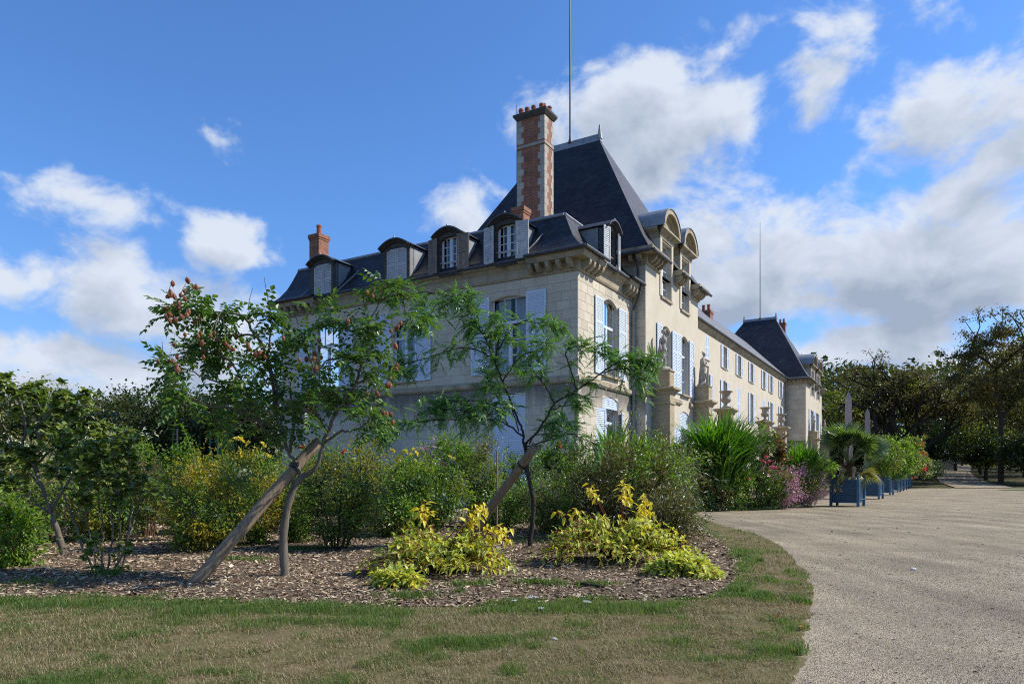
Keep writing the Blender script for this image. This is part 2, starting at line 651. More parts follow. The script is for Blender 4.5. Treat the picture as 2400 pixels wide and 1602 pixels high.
M['shutter_old'] = surf('old_white_paint', (.36, .38, .40), (.50, .51, .51), 5, .7, .3, dirt=((.20, .17, .14), 4, (1, 1, .3), .55))
M['shutter_brown'] = surf('bare_brown_wood', (.15, .12, .10), (.24, .20, .17), 6, .8, .2)
M['frame'] = surf('white_window_paint', (.55, .60, .67), (.63, .67, .72), 3, .5, .4)
M['glass'] = glassmat()
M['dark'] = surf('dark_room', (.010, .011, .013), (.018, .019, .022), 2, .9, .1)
M['curtain'] = surf('net_curtain', (.42, .44, .46), (.55, .57, .58), 6, .9, .1, stretch=(6, 6, .4))
M['brick'] = brickmat('red_brick')
M['quoin'] = surf('grey_quoin_stone', (.30, .28, .24), (.42, .39, .34), 3, .85, .2, islands=.12)
M['pot'] = surf('terracotta', (.26, .085, .045), (.36, .13, .07), 5, .8, .2)
M['iron'] = surf('dark_iron', (.02, .021, .024), (.035, .036, .04), 5, .5, .4)
M['pipe'] = surf('drainpipe_paint', (.24, .215, .17), (.32, .29, .24), 2, .6, .3)

# ------------------------------------------------------------------ the house
RV = np.array([977.0 / FPX, 1.0])
RV /= np.linalg.norm(RV)                  # along the entrance front, away from the camera
LV = np.array([-RV[1], RV[0]])            # along the end front, towards the left
NV = -LV                                  # outward from the entrance front
CO = np.array([154.0 / FPX * 28.5, 28.5])  # near corner of the end pavilion
house = thing('chateau', 'long cream limestone chateau with dark slate roofs and pale blue louvred shutters', 'chateau', (CO[0], CO[1], 0))
HW = np.array([CO[0], CO[1], 0])


class Fr:
    """a wall plane: origin, direction along the wall, outward normal"""

    def __init__(self, O, d, n):
        self.O, self.d, self.n = np.asarray(O, float), np.asarray(d, float), np.asarray(n, float)
        self.x = np.array([n[1], -n[0]])
        self.sg = 1.0 if self.x @ self.d > 0 else -1.0

    def pt(self, s, z, o=0.0):
        p = self.O + self.d * s + self.n * o
        return np.array([p[0], p[1], z])

    def W(self, A):
        """array of (s, o, z) -> world"""
        A = np.asarray(A, float)
        p = self.O + A[..., 0:1] * self.d + A[..., 1:2] * self.n
        return np.concatenate([p, A[..., 2:3]], -1)

    def M(self, s, z, o=0.0, rot=0.0):
        p = self.pt(s, z, o) - HW
        m = Matrix(((self.x[0], self.n[0], 0, p[0]), (self.x[1], self.n[1], 0, p[1]), (0, 0, 1, p[2]), (0, 0, 0, 1)))
        return m @ Matrix.Rotation(rot, 4, 'Z') if rot else m


PAV_D, PAV_L = 6.11, 17.47
F_L = Fr(CO, LV, -RV)                                     # end front (in shade)
F_R = Fr(CO, RV, NV)                                      # entrance front of the end pavilion
T0 = CO + RV * PAV_D + NV * .667
F_T = Fr(T0, RV, NV)                                      # tower front
F_TS = Fr(T0, LV, -RV)
G0 = T0 - NV * 2.14
F_G = Fr(G0, RV, NV)                                      # long middle wing
S2, S3 = 50.65, 63.9
F_FS = Fr(F_T.pt(S2, 0)[:2], LV, -RV)                     # side of the far tower
TW, TD = 8.8, 12.35


def arch_z(s, a, b, zt, rise):
    t = (2 * s - a - b) / (b - a)
    if rise > .45 * (b - a):
        return zt - rise + rise * math.sqrt(max(0, 1 - t * t))
    return zt - rise * t * t


def wall_panel(mb, fr, s0, s1, z0, z1, holes, reveal=.3, front=None):
    S = sorted({s0, s1, *[h[0] for h in holes], *[h[1] for h in holes]})
    Z = sorted({z0, z1, *[h[2] for h in holes], *[h[3] for h in holes]})
    for i in range(len(S) - 1):
        for j in range(len(Z) - 1):
            cs, cz = (S[i] + S[i + 1]) / 2, (Z[j] + Z[j + 1]) / 2
            if any(h[0] < cs < h[1] and h[2] < cz < h[3] for h in holes):
                continue
            (front or mb).add(fr.W([(S[i], 0, Z[j]), (S[i + 1], 0, Z[j]), (S[i + 1], 0, Z[j + 1]), (S[i], 0, Z[j + 1])]), [(0, 1, 2, 3)])
    for h in holes:
        a, b, c, d = h[:4]
        rise = h[4] if len(h) > 4 else 0
        q = [(a, c), (b, c), (b, d), (a, d)]
        for k in range(4):
            (p, r), (p2, r2) = q[k], q[(k + 1) % 4]
            mb.add(fr.W([(p, 0, r), (p2, 0, r2), (p2, -reveal, r2), (p, -reveal, r)]), [(0, 1, 2, 3)])
        if rise:
            ss = np.linspace(a, b, 13)
            for k in range(12):
                za, zb = arch_z(ss[k], a, b, d, rise), arch_z(ss[k + 1], a, b, d, rise)
                mb.add(fr.W([(ss[k], 0, za), (ss[k + 1], 0, zb), (ss[k + 1], 0, d), (ss[k], 0, d)]), [(0, 1, 2, 3)])
                mb.add(fr.W([(ss[k], 0, za), (ss[k + 1], 0, zb), (ss[k + 1], -.16, zb), (ss[k], -.16, za)]), [(0, 1, 2, 3)])


# unit stone: bevelled slab, front at y = 1
_e = .03
STONE = MB().add([(-.5, 0, -.5), (.5, 0, -.5), (.5, 0, .5), (-.5, 0, .5), (-.5 + _e, 1, -.5 + _e), (.5 - _e, 1, -.5 + _e), (.5 - _e, 1, .5 - _e), (-.5 + _e, 1, .5 - _e)],
                 [(4, 5, 6, 7), (0, 1, 5, 4), (1, 2, 6, 5), (2, 3, 7, 6), (3, 0, 4, 7)]).mesh('stone', M['stone'])
stones = []          # (frame, s, z, w, h, size in the picture)


def lay_stones(fr, s0, s1, z0, z1, holes, ch=.385, bw=.66, seed=1):
    r = np.random.default_rng(seed)
    nrow = int(round((z1 - z0) / ch))
    ch = (z1 - z0) / nrow
    for k in range(nrow):
        za, zb = z0 + k * ch, z0 + (k + 1) * ch
        hs = sorted((h[0], h[1], h[2], h[3]) for h in holes if h[2] < zb - .02 and h[3] > za + .02)
        segs, c = [], s0
        for a, e, hz0, hz1 in hs:
            if a > c:
                segs.append((c, a, za, zb))
            if hz0 > za + .05:
                segs.append((a, e, za, hz0))
            if hz1 < zb - .05:
                segs.append((a, e, hz1, zb))
            c = max(c, e)
        if c < s1:
            segs.append((c, s1, za, zb))
        for a, b, ya, yb in segs:
            s = a
            first = True
            while s < b - .02:
                w = bw * (.5 if first and k % 2 else r.uniform(.85, 1.2))
                first = False
                if b - (s + w) < .28:
                    w = b - s
                cpt = fr.pt(s + w / 2, (ya + yb) / 2)
                stones.append((fr, s + w / 2, (ya + yb) / 2, w - .016, yb - ya - .016, 1 / np.hypot(cpt[0], cpt[1]) * (1 if cpt[2] > 2.2 else .3)))
                s += w


# ---- walls
wl, wj = MB(), [MB() for _ in range(4)]
H_L = [(2.41, 4.22, 5.83, 9.12, .14), (8.38, 9.80, 5.83, 8.70, .71), (13.25, 15.10, 5.83, 9.12, .14),
       (2.45, 4.15, .9, 4.92, .14)]
H_R = [(2.53, 4.27, 5.83, 9.26, .3), (2.55, 4.33, .6, 4.90, .16)]
DM = [(2.26, 3.82), (5.54, 6.97)]
H_T = [(2.33, 3.88, 5.83, 9.06, .28), (5.53, 6.96, 5.83, 9.06, .28), (2.3, 3.9, .15, 4.9, .16), (5.36, 7.0, .15, 4.9, .16)] + [(a, b, 10.45, 11.5) for a, b in DM]
GU = [18.7, 23.65, 28.5, 33.25, 38.75, 42.35, 47.7]
H_G = [(c - .55, c + .55, 9.75, 11.48) for c in GU] + [(c - .6, c + .6, 6.0, 8.8, .12) for c in GU]
H_F = [(54.1, 56.1, 5.83, 8.9, .1), (58.4, 60.6, 5.83, 8.9, .1), (54.6, 57.0, 10.6, 11.5), (59.4, 61.7, 10.6, 11.5)]
wall_panel(wl, F_L, 0, PAV_L, 0, 9.76, H_L, front=wj[0])
wall_panel(wl, F_R, 0, PAV_D, 0, 9.76, H_R, front=wj[1])
wall_panel(wl, F_T, 0, TW, 0, 11.5, H_T)
wall_panel(wl, F_TS, 0, TD, 0, 11.5, [], front=wj[2])
wall_panel(wl, F_G, TW, S2, 0, 12.0, H_G)
wall_panel(wl, F_T, S2, S3, 0, 11.5, H_F)
wall_panel(wl, F_FS, 0, TD, 0, 11.5, [], front=wj[3])
wl.add(F_T.W([(TW, 0, 0), (TW, -2.14, 0), (TW, -2.14, 12), (TW, 0, 11.5)]), [(0, 1, 2, 3)])       # tower return
# rear and far sides
wl.add(F_L.W([(PAV_L, 0, 0), (PAV_L, -PAV_D - .667, 0), (PAV_L, -PAV_D - .667, 9.76), (PAV_L, 0, 9.76)]), [(0, 1, 2, 3)])
wl.add(F_T.W([(TW, 0, 0), (TW, -TD, 0), (TW, -TD, 11.5), (TW, 0, 11.5)]), [(0, 1, 2, 3)])
wl.add(F_T.W([(0, -TD, 0), (S3, -TD, 0), (S3, -TD, 11.5), (0, -TD, 11.5)]), [(0, 1, 2, 3)])
wl.add(F_T.W([(S3, 0, 0), (S3, -TD, 0), (S3, -TD, 11.5), (S3, 0, 11.5)]), [(0, 1, 2, 3)])
for a, b in DM:                                                    # stone dormers standing on the tower front
    wall_panel(wl, F_T, a - .27, b + .27, 11.5, 13.35, [(a, b, 11.5, 13.28)])
    for e in (a - .27, b + .27):
        wl.add(F_T.W([(e, 0, 11.5), (e, -2.6, 11.5), (e, -2.6, 13.5), (e, 0, 13.5)]), [(0, 1, 2, 3)])
for a, b in ((54.6, 57.0), (59.4, 61.7)):
    wall_panel(wl, F_T, a - .4, b + .4, 11.5, 13.6, [(a, b, 11.5, 13.5)])
    for e in (a - .4, b + .4):
        wl.add(F_T.W([(e, 0, 11.5), (e, -2.6, 11.5), (e, -2.6, 13.7), (e, 0, 13.7)]), [(0, 1, 2, 3)])
wl.build('wall', M['wall'], house)
for w_ in wj:
    w_.build('wall', M['joint'], house)
MB().box((S3 + .002, -TD, 0), (S3 + 6.1, -.67, 9.7), F_T.W).build('wall', M['wall'], house)
# ashlar: every stone of the faces where the photograph shows the joints
jl = MB()
lay_stones(F_L, 0, PAV_L, .1, 5.2, H_L[3:], .425, .80, 3)
lay_stones(F_L, 0, PAV_L, 5.5, 9.74, H_L[:3], .385, .66, 4)
lay_stones(F_R, 0, PAV_D, .1, 5.2, H_R[1:], .425, .62, 5)
lay_stones(F_R, 0, PAV_D, 5.5, 9.74, H_R[:1], .385, .62, 6)
lay_stones(F_TS, -.0, .66, .1, 11.4, [], .42, .66, 7)
lay_stones(F_FS, 0, 6.2, .1, 11.4, [], .55, .74, 8)
stones.sort(key=lambda t: -t[5] * t[3])
rest = MB()
T_OUT = .007
for i, (fr, s, z, w, h, q) in enumerate(stones):
    if i < 298:
        m = fr.M(s, z, .001) @ Matrix.Diagonal((w, T_OUT, h, 1))
        link('stone', STONE, house, m)
    else:
        e = .012
        A = [(s - w / 2, .001, z - h / 2), (s + w / 2, .001, z - h / 2), (s + w / 2, .001, z + h / 2), (s - w / 2, .001, z + h / 2)]
        B = [(s - w / 2 + e, T_OUT, z - h / 2 + e), (s + w / 2 - e, T_OUT, z - h / 2 + e), (s + w / 2 - e, T_OUT, z + h / 2 - e), (s - w / 2 + e, T_OUT, z + h / 2 - e)]
        rest.add(fr.W(A + B), [(4, 5, 6, 7), (0, 1, 5, 4), (1, 2, 6, 5), (2, 3, 7, 6), (3, 0, 4, 7)])
rest.build('stonework', M['stone'], house, kind='stuff')


def mould(mb, fr, s0, s1, prof, m0=0, m1=0):
    """profile [(o, z)] drawn along a wall; m0 / m1: mitre at the ends (1 outward corner)"""
    k = len(prof)
    V = [(s0 - o * m0, o, z) for o, z in prof] + [(s1 + o * m1, o, z) for o, z in prof]
    F = [(i, (i + 1) % k, (i + 1) % k + k, i + k) for i in range(k)] + [tuple(range(k))[::-1], tuple(range(k, 2 * k))]
    mb.add(fr.W(V), F)


bd = MB()
BAND = [(-.05, 5.20), (.07, 5.20), (.13, 5.28), (.13, 5.44), (.02, 5.50), (-.05, 5.50)]
mould(bd, F_L, 0, PAV_L, BAND, 1, 1)
mould(bd, F_R, 0, PAV_D - .0, BAND, 1, 0)
mould(bd, F_TS, 0, .66, BAND, 1, 0)
for a, b in ((0, 2.28), (3.93, 5.45), (7.05, TW)):
    mould(bd, F_T, a, b, [(p + .002, q) for p, q in BAND], 1 if a == 0 else 0, 0)
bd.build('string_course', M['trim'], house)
# sills and plain window surrounds
def sill(lo, hi, fr):
    MB().box(lo, hi, fr.W).build('window_sill', M['trim'], house)


for fr, hs in ((F_L, H_L[:3]), (F_R, H_R[:1]), (F_T, H_T[:2])):
    for h in hs:
        sill((h[0] - .06, -.28, h[2] - .10), (h[1] + .06, .16, h[2] - .003), fr)
for h in H_G[:7] + H_G[7:]:
    sill((h[0] - .05, -.28, h[2] - .08), (h[1] + .05, .07, h[2] - .003), F_G)
for a, b in DM:
    sill((a - .08, -.28, 10.33), (b + .08, .09, 10.447), F_T)

# ---- cornices with their brackets
cn = MB()
PLAIN = [(-.05, 9.76), (.06, 9.76), (.10, 9.84), (.12, 10.12), (.24, 10.28), (.40, 10.36), (.40, 10.46), (-.05, 10.46)]
FULL = [(-.05, 9.74), (.05, 9.74), (.09, 9.80), (.09, 10.17), (.47, 10.19), (.53, 10.32), (.55, 10.44), (-.05, 10.44)]
BAYS_L = [(0, 2.15, FULL), (2.15, 14.6, PLAIN), (14.6, PAV_L, FULL)]
BAYS_R = [(0, 1.75, FULL), (1.75, 4.55, PLAIN), (4.55, PAV_D - .02, FULL)]
for a, b, p in BAYS_L:
    mould(cn, F_L, a, b, p, 1 if a == 0 else 0, 1 if b == PAV_L else 0)
for a, b, p in BAYS_R:
    mould(cn, F_R, a, b, p, 1 if a == 0 else 0, 0)
FT_ = [(o, z + 1.74) for o, z in FULL]
mould(cn, F_TS, 0, 3.0, FT_, 1, 0)
for a, b in ((0, DM[0][0] - .29), (DM[0][1] + .29, DM[1][0] - .29), (DM[1][1] + .29, TW)):
    mould(cn, F_T, a, b, FT_, 1 if a == 0 else 0, 1 if b == TW else 0)
mould(cn, F_FS, 0, TD, FT_, 1, 0)
for a, b in ((S2, 54.15), (57.45, 58.95), (62.15, S3)):
    mould(cn, F_T, a, b, FT_, 1 if a == S2 else 0, 1 if b == S3 else 0)
mould(cn, F_G, TW, S2 - .0, [(-.05, 11.62), (.05, 11.62), (.10, 11.75), (.22, 11.86), (.30, 12.02), (-.05, 12.02)])
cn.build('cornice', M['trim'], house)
bpz = [(0, .04), (.10, .02), (.22, .07), (.34, .17), (.39, .27), (.39, .36), (0, .36)]     # (outward, up) of a scrolled bracket
bm_ = MB()
_k = len(bpz)
bm_.add([(-.085, o, z) for o, z in bpz] + [(.085, o, z) for o, z in bpz],
        [(i, (i + 1) % _k, (i + 1) % _k + _k, i + _k) for i in range(_k)] + [tuple(range(_k))[::-1], tuple(range(_k, 2 * _k))])
BRK = bm_.mesh('bracket', M['trim'])
for fr, zz, ss in ((F_L, 9.81, (.22, .70, 1.18, 1.66, 2.02, 14.75, 15.2, 15.7, 16.2, 16.7, 17.2)), (F_R, 9.81, (.22, .66, 1.10, 1.54, 4.72, 5.12, 5.52, 5.92)),
                   (F_TS, 11.55, (.2, .62)), (F_T, 11.55, (.25, .7, 1.15, 1.6, 4.3, 4.68, 5.06, 7.5, 7.9, 8.3, 8.65, 51.0, 52.0, 53.0, 53.9, 57.7, 58.2, 58.7, 62.4, 62.9, 63.5)),
                   (F_FS, 11.55, (.4, 1.2, 2.0, 2.8, 3.6))):
    for s in ss:
        link('bracket', BRK, house, fr.M(s, zz, .1))


# ---- roofs
def roof_uv(me):
    uvl = me.uv_layers.new(name='UVMap')
    for p in me.polygons:
        n = np.array(p.normal)
        t = np.cross((0, 0, 1), n)
        if np.linalg.norm(t) < 1e-4:
            t = np.array((1.0, 0, 0))
        t /= np.linalg.norm(t)
        s = np.cross(n, t)
        for li in p.loop_indices:
            c = np.array(me.vertices[me.loops[li].vertex_index].co)
            uvl.data[li].uv = (c @ t, c @ s)


def roof(name, mb, mat, parent=house):
    o = mb.build(name, mat, parent)
    roof_uv(o.data)
    return o


def ring(A, B):
    return A, B


# end pavilion: mansard with a bell-cast foot; corner bays oversail, middle bays hang back
mn = MB()
PROF = [(.66, 10.50), (.30, 10.66), (.0, 10.92), (-.45, 11.40), (-.80, 11.98), (-1.17, 12.64)]
for i in range(len(PROF) - 1):
    (o0, z0), (o1, z1) = PROF[i], PROF[i + 1]
    e0, e1 = [(.66, .66), (.60, .60), (.50, .52), (.46, .47), (.40, .42), (.36, .36)][i][0], [(.66, .66), (.60, .60), (.50, .52), (.46, .47), (.40, .42), (.36, .36)][i + 1][0]
    for a, b, p in BAYS_L:
        k0 = min(o0, .40) if p is PLAIN else o0
        k1 = min(o1, .40) if p is PLAIN else o1
        a0, a1 = (-o0, -o1) if a == 0 else (a, a)
        b0, b1 = (b + e0 - .36 if b == PAV_L else b, b + e1 - .36 if b == PAV_L else b)
        mn.add(F_L.W([(a0, k0, z0), (b0, k0, z0), (b1, k1, z1), (a1, k1, z1)]), [(0, 1, 2, 3)])
    for a, b, p in BAYS_R:
        k0 = min(o0, .40) if p is PLAIN else o0
        k1 = min(o1, .40) if p is PLAIN else o1
        a0, a1 = (-o0, -o1) if a == 0 else (a, a)
        mn.add(F_R.W([(a0, k0, z0), (b, k0, z0), (b, k1, z1), (a1, k1, z1)]), [(0, 1, 2, 3)])
    mn.add(F_L.W([(PAV_L + e0 - .36, o0, z0), (PAV_L + e0 - .36, -PAV_D, z0), (PAV_L + e1 - .36, -PAV_D, z1), (PAV_L + e1 - .36, o1, z1)]), [(0, 1, 2, 3)])
roof('mansard_roof', mn, M['slate'])
fl = MB()
fl.add(F_L.W([(1.17, -1.17, 12.645), (PAV_L, -1.17, 12.645), (PAV_L, -3.6, 13.05), (3.6, -3.6, 13.05)]), [(0, 1, 2, 3)])
fl.add(F_L.W([(1.17, -1.17, 12.645), (3.6, -3.6, 13.05), (3.6, -PAV_D - .1, 13.05), (1.17, -PAV_D - .1, 12.645)]), [(0, 1, 2, 3)])
fl.add(F_L.W([(3.6, -3.6, 13.05), (PAV_L, -3.6, 13.05), (PAV_L, -PAV_D - .1, 13.05), (3.6, -PAV_D - .1, 13.05)]), [(0, 1, 2, 3)])
mould(fl, F_L, 1.2, PAV_L, [(-1.13, 12.55), (-1.09, 12.60), (-1.15, 12.70), (-1.25, 12.72), (-1.25, 12.58)])
mould(fl, F_R, 1.2, PAV_D, [(-1.13, 12.55), (-1.09, 12.60), (-1.15, 12.70), (-1.25, 12.72), (-1.25, 12.58)])
fl.build('roof_flashing', M['zinc'], house)

TP = [(.62, 11.97), (.2, 12.32), (-.2, 12.93), (-1.06, 14.45), (-4.4, 20.45)]


def tower_roof(s0, s1, gaps):
    """hipped roof with its ridge running back from the front, eaves broken by the stone dormers"""
    mb = MB()
    W_ = s1 - s0
    hw = W_ / 2
    rear = TD
    for i in range(len(TP) - 1):
        (o0, z0), (o1, z1) = TP[i], TP[i + 1]
        i0, i1 = -o0, -o1                                   # inset towards the middle
        f = hw / 4.4
        j0, j1 = (i0 * f if i0 > 0 else i0), (i1 * f if i1 > 0 else i1)
        if i < 2:
            cuts = [s0 + j0] + [g for gg in gaps for g in gg] + [s1 - j0]
            cut1 = [s0 + j1] + [g for gg in gaps for g in gg] + [s1 - j1]
            for k in range(0, len(cuts), 2):
                mb.add(F_T.W([(cuts[k], o0, z0), (cuts[k + 1], o0, z0), (cut1[k + 1], o1, z1), (cut1[k], o1, z1)]), [(0, 1, 2, 3)])
        else:
            mb.add(F_T.W([(s0 + j0, o0, z0), (s1 - j0, o0, z0), (s1 - j1, o1, z1), (s0 + j1, o1, z1)]), [(0, 1, 2, 3)])
        for sa, sb in ((s0 + j0, s0 + j1), (s1 - j0, s1 - j1)):
            mb.add(F_T.W([(sa, -i0, z0), (sa, -rear + i0, z0), (sb, -rear + i1, z1), (sb, -i1, z1)]), [(0, 1, 2, 3)])
        mb.add(F_T.W([(s0 + j0, -rear + i0, z0), (s1 - j0, -rear + i0, z0), (s1 - j1, -rear + i1, z1), (s0 + j1, -rear + i1, z1)]), [(0, 1, 2, 3)])
    roof('tower_roof', mb, M['slate'])
    m = (s0 + s1) / 2
    cap = MB()
    V = [(m - .18, -4.2, 20.15), (m + .18, -4.2, 20.15), (m, -4.25, 20.62), (m - .18, -8.15, 20.15), (m + .18, -8.15, 20.15), (m, -8.1, 20.62)]
    cap.add(F_T.W(V), [(0, 1, 2), (3, 5, 4), (0, 2, 5, 3), (1, 4, 5, 2)])
    for oo in (-4.3, -8.05):
        c = F_T.pt(m, 0, oo)
        cap.tube([(c[0], c[1], 20.3), (c[0], c[1], 20.7), (c[0], c[1], 21.1)], [.16, .09, .04], 8)
    cap.build('ridge_cap', M['zinc'], house)
    rd = MB()
    c = F_T.pt(m, 0, -6.15)
    rd.tube([(c[0], c[1], 20.4), (c[0], c[1], 21.0), (c[0], c[1], 27.0), (c[0], c[1], 32.4)], [.07, .05, .042, .02], 8)
    rd.tube([(c[0], c[1], 20.5), (c[0], c[1], 20.72)], [.13, .08], 8)
    rd.build('lightning_rod', M['iron'], house)


tower_roof(0, TW, [(a + d, b + e) for (a, b), d, e in ((DM[0], -.29, .29), (DM[1], -.29, .29))])
tower_roof(S2, S3, [(54.15, 57.45), (58.95, 62.15)])
gr = MB()
gr.add(F_G.W([(TW, .38, 12.12), (S2, .38, 12.12), (S2, -4.2, 16.6), (TW, -4.2, 16.6)]), [(0, 1, 2, 3)])
gr.add(F_G.W([(TW, -8.8, 12.12), (S2, -8.8, 12.12), (S2, -4.2, 16.6), (TW, -4.2, 16.6)]), [(0, 1, 2, 3)])
roof('wing_roof', gr, M['slate2'])
er = MB()
er.add(F_T.W([(S3, -.2, 9.9), (S3 + 6.6, -.2, 9.9), (S3 + 5.3, -1.6, 12.4), (S3, -1.6, 12.4)]), [(0, 1, 2, 3)])
er.add(F_T.W([(S3 + 6.6, -.2, 9.9), (S3 + 6.6, -TD, 9.9), (S3 + 5.3, -TD, 12.4), (S3 + 5.3, -1.6, 12.4)]), [(0, 1, 2, 3)])
er.add(F_T.W([(S3, -1.6, 12.4), (S3 + 5.3, -1.6, 12.4), (S3 + 5.3, -TD, 12.4), (S3, -TD, 12.4)]), [(0, 1, 2, 3)])
roof('mansard_roof', er, M['slate'])
# gutters and downpipes
gt = MB()


def gutter(fr, a, b, o, z):
    gt.tube(fr.W([(a, o, z), (b, o, z)]), .075, 8)


gutter(F_L, -.66, 2.15, .66, 10.48)
gutter(F_L, 2.1, 14.65, .42, 10.46)
gutter(F_L, 14.6, PAV_L + .3, .66, 10.48)
gutter(F_R, -.66, 1.75, .66, 10.48)
gutter(F_R, 1.7, 4.6, .42, 10.46)
gutter(F_R, 4.55, PAV_D - .05, .66, 10.48)
gutter(F_TS, -.62, 3.0, .62, 11.94)
gutter(F_T, -.62, DM[0][0] - .29, .62, 11.94)
gutter(F_T, DM[0][1] + .29, DM[1][0] - .29, .62, 11.94)
gutter(F_T, DM[1][1] + .29, TW + .62, .62, 11.94)
gutter(F_G, TW, S2, .38, 12.08)
gutter(F_FS, -.62, TD, .62, 11.94)
gutter(F_T, S2 - .62, 54.15, .62, 11.94)
gt.tube([F_TS.pt(.33, 11.9, .5), F_TS.pt(.33, 11.2, .12), F_TS.pt(.33, 10.2, .10)], .055, 8)
gt.tube([F_R.pt(5.72, 10.4, .6), F_R.pt(5.80, 9.9, .45), F_R.pt(5.86, 9.3, .14)], .055, 8)
gt.build('gutter', M['lead'], house)
dp = MB()
dp.tube([F_R.pt(5.90, 9.3, .14), F_R.pt(5.90, 0, .14)], .075, 8)
for z in (1.2, 3.6, 5.0, 6.9, 8.6):
    dp.tube([F_R.pt(5.90, z, .14), F_R.pt(5.90, z + .09, .14)], .095, 8)
dp.build('downpipe', M['pipe'], house)
dp = MB()
dp.tube([F_G.pt(50.2, 11.9, .2), F_G.pt(50.2, 0, .2)], .09, 8)
dp.build('downpipe', M['pipe'], house)
# lead strips and snow hooks on the slopes
hk = MB()
for s in (1.95, 12.5, 15.2):
    hk.tube(F_L.W([(s + .45, .44, 10.55), (s + .1, -.2, 11.3), (s, -.62, 11.75)]), .03, 6)
hk.build('roof_strut', M['zinc'], house)

# ---- shutters and windows
_sh = {}


def shutter_mesh(w, h, mat, mids=1):
    key = (round(w, 3), round(h, 3), mat.name, mids)
    if key in _sh:
        return _sh[key]
    f = MB()
    st = min(.09, w * .16)
    f.box((-w / 2, 0, 0), (-w / 2 + st, .045, h))
    f.box((w / 2 - st, 0, 0), (w / 2, .045, h))
    zs = [0] + [h * (i + 1) / (mids + 1) for i in range(mids)] + [h]
    rails = []
    for i, z in enumerate(zs):
        lo, hi = (0, .13) if i == 0 else ((h - .10, h) if i == len(zs) - 1 else (z - .055, z + .055))
        f.box((-w / 2 + st, .002, lo), (w / 2 - st, .043, hi))
        rails.append((lo, hi))
    g = MB()
    for i in range(len(rails) - 1):
        a, b = rails[i][1], rails[i + 1][0]
        n = max(2, int((b - a) / .078))
        for k in range(n):
            z = a + (k + .5) * (b - a) / n
            x0, x1 = -w / 2 + st, w / 2 - st
            t = .006
            V = [(x0, .012, z + .041), (x0, .012 + t, z + .041 + t), (x0, .040, z - .036 + t), (x0, .040 - t, z - .036)]
            V += [(x1, y, zz) for _, y, zz in V]
            g.add(V, [(0, 1, 2, 3), (7, 6, 5, 4), (0, 4, 5, 1), (1, 5, 6, 2), (2, 6, 7, 3), (3, 7, 4, 0)])
    _sh[key] = (f.mesh('shutter', mat), g.mesh('louvers', mat))
    return _sh[key]


def shutter(fr, s, z, w, h, mat=None, o=.03, rot=0.0, parent=None, mids=1, label=None):
    a, b = shutter_mesh(w, h, mat or M['shutter'], mids)
    p = parent or house
    x = link('shutter', a, p, fr.M(s, z, o, rot))
    if label:
        x['label'] = label
    if parent is None:
        link('louvers', b, x, kind='stuff')
    else:                       # already a sub-part: the louvers lie beside it on the same level
        link('louvers', b, p, fr.M(s, z, o, rot), kind='stuff')
    return x


PANE = MB().add([(-.5, 0, -.5), (.5, 0, -.5), (.5, 0, .5), (-.5, 0, .5)], [(0, 1, 2, 3)]).mesh('pane', M['glass'])


def fbox(mb, fr, a, b, z0, z1, o0, o1):
    mb.box((a, o0, z0), (b, o1, z1), fr.W)


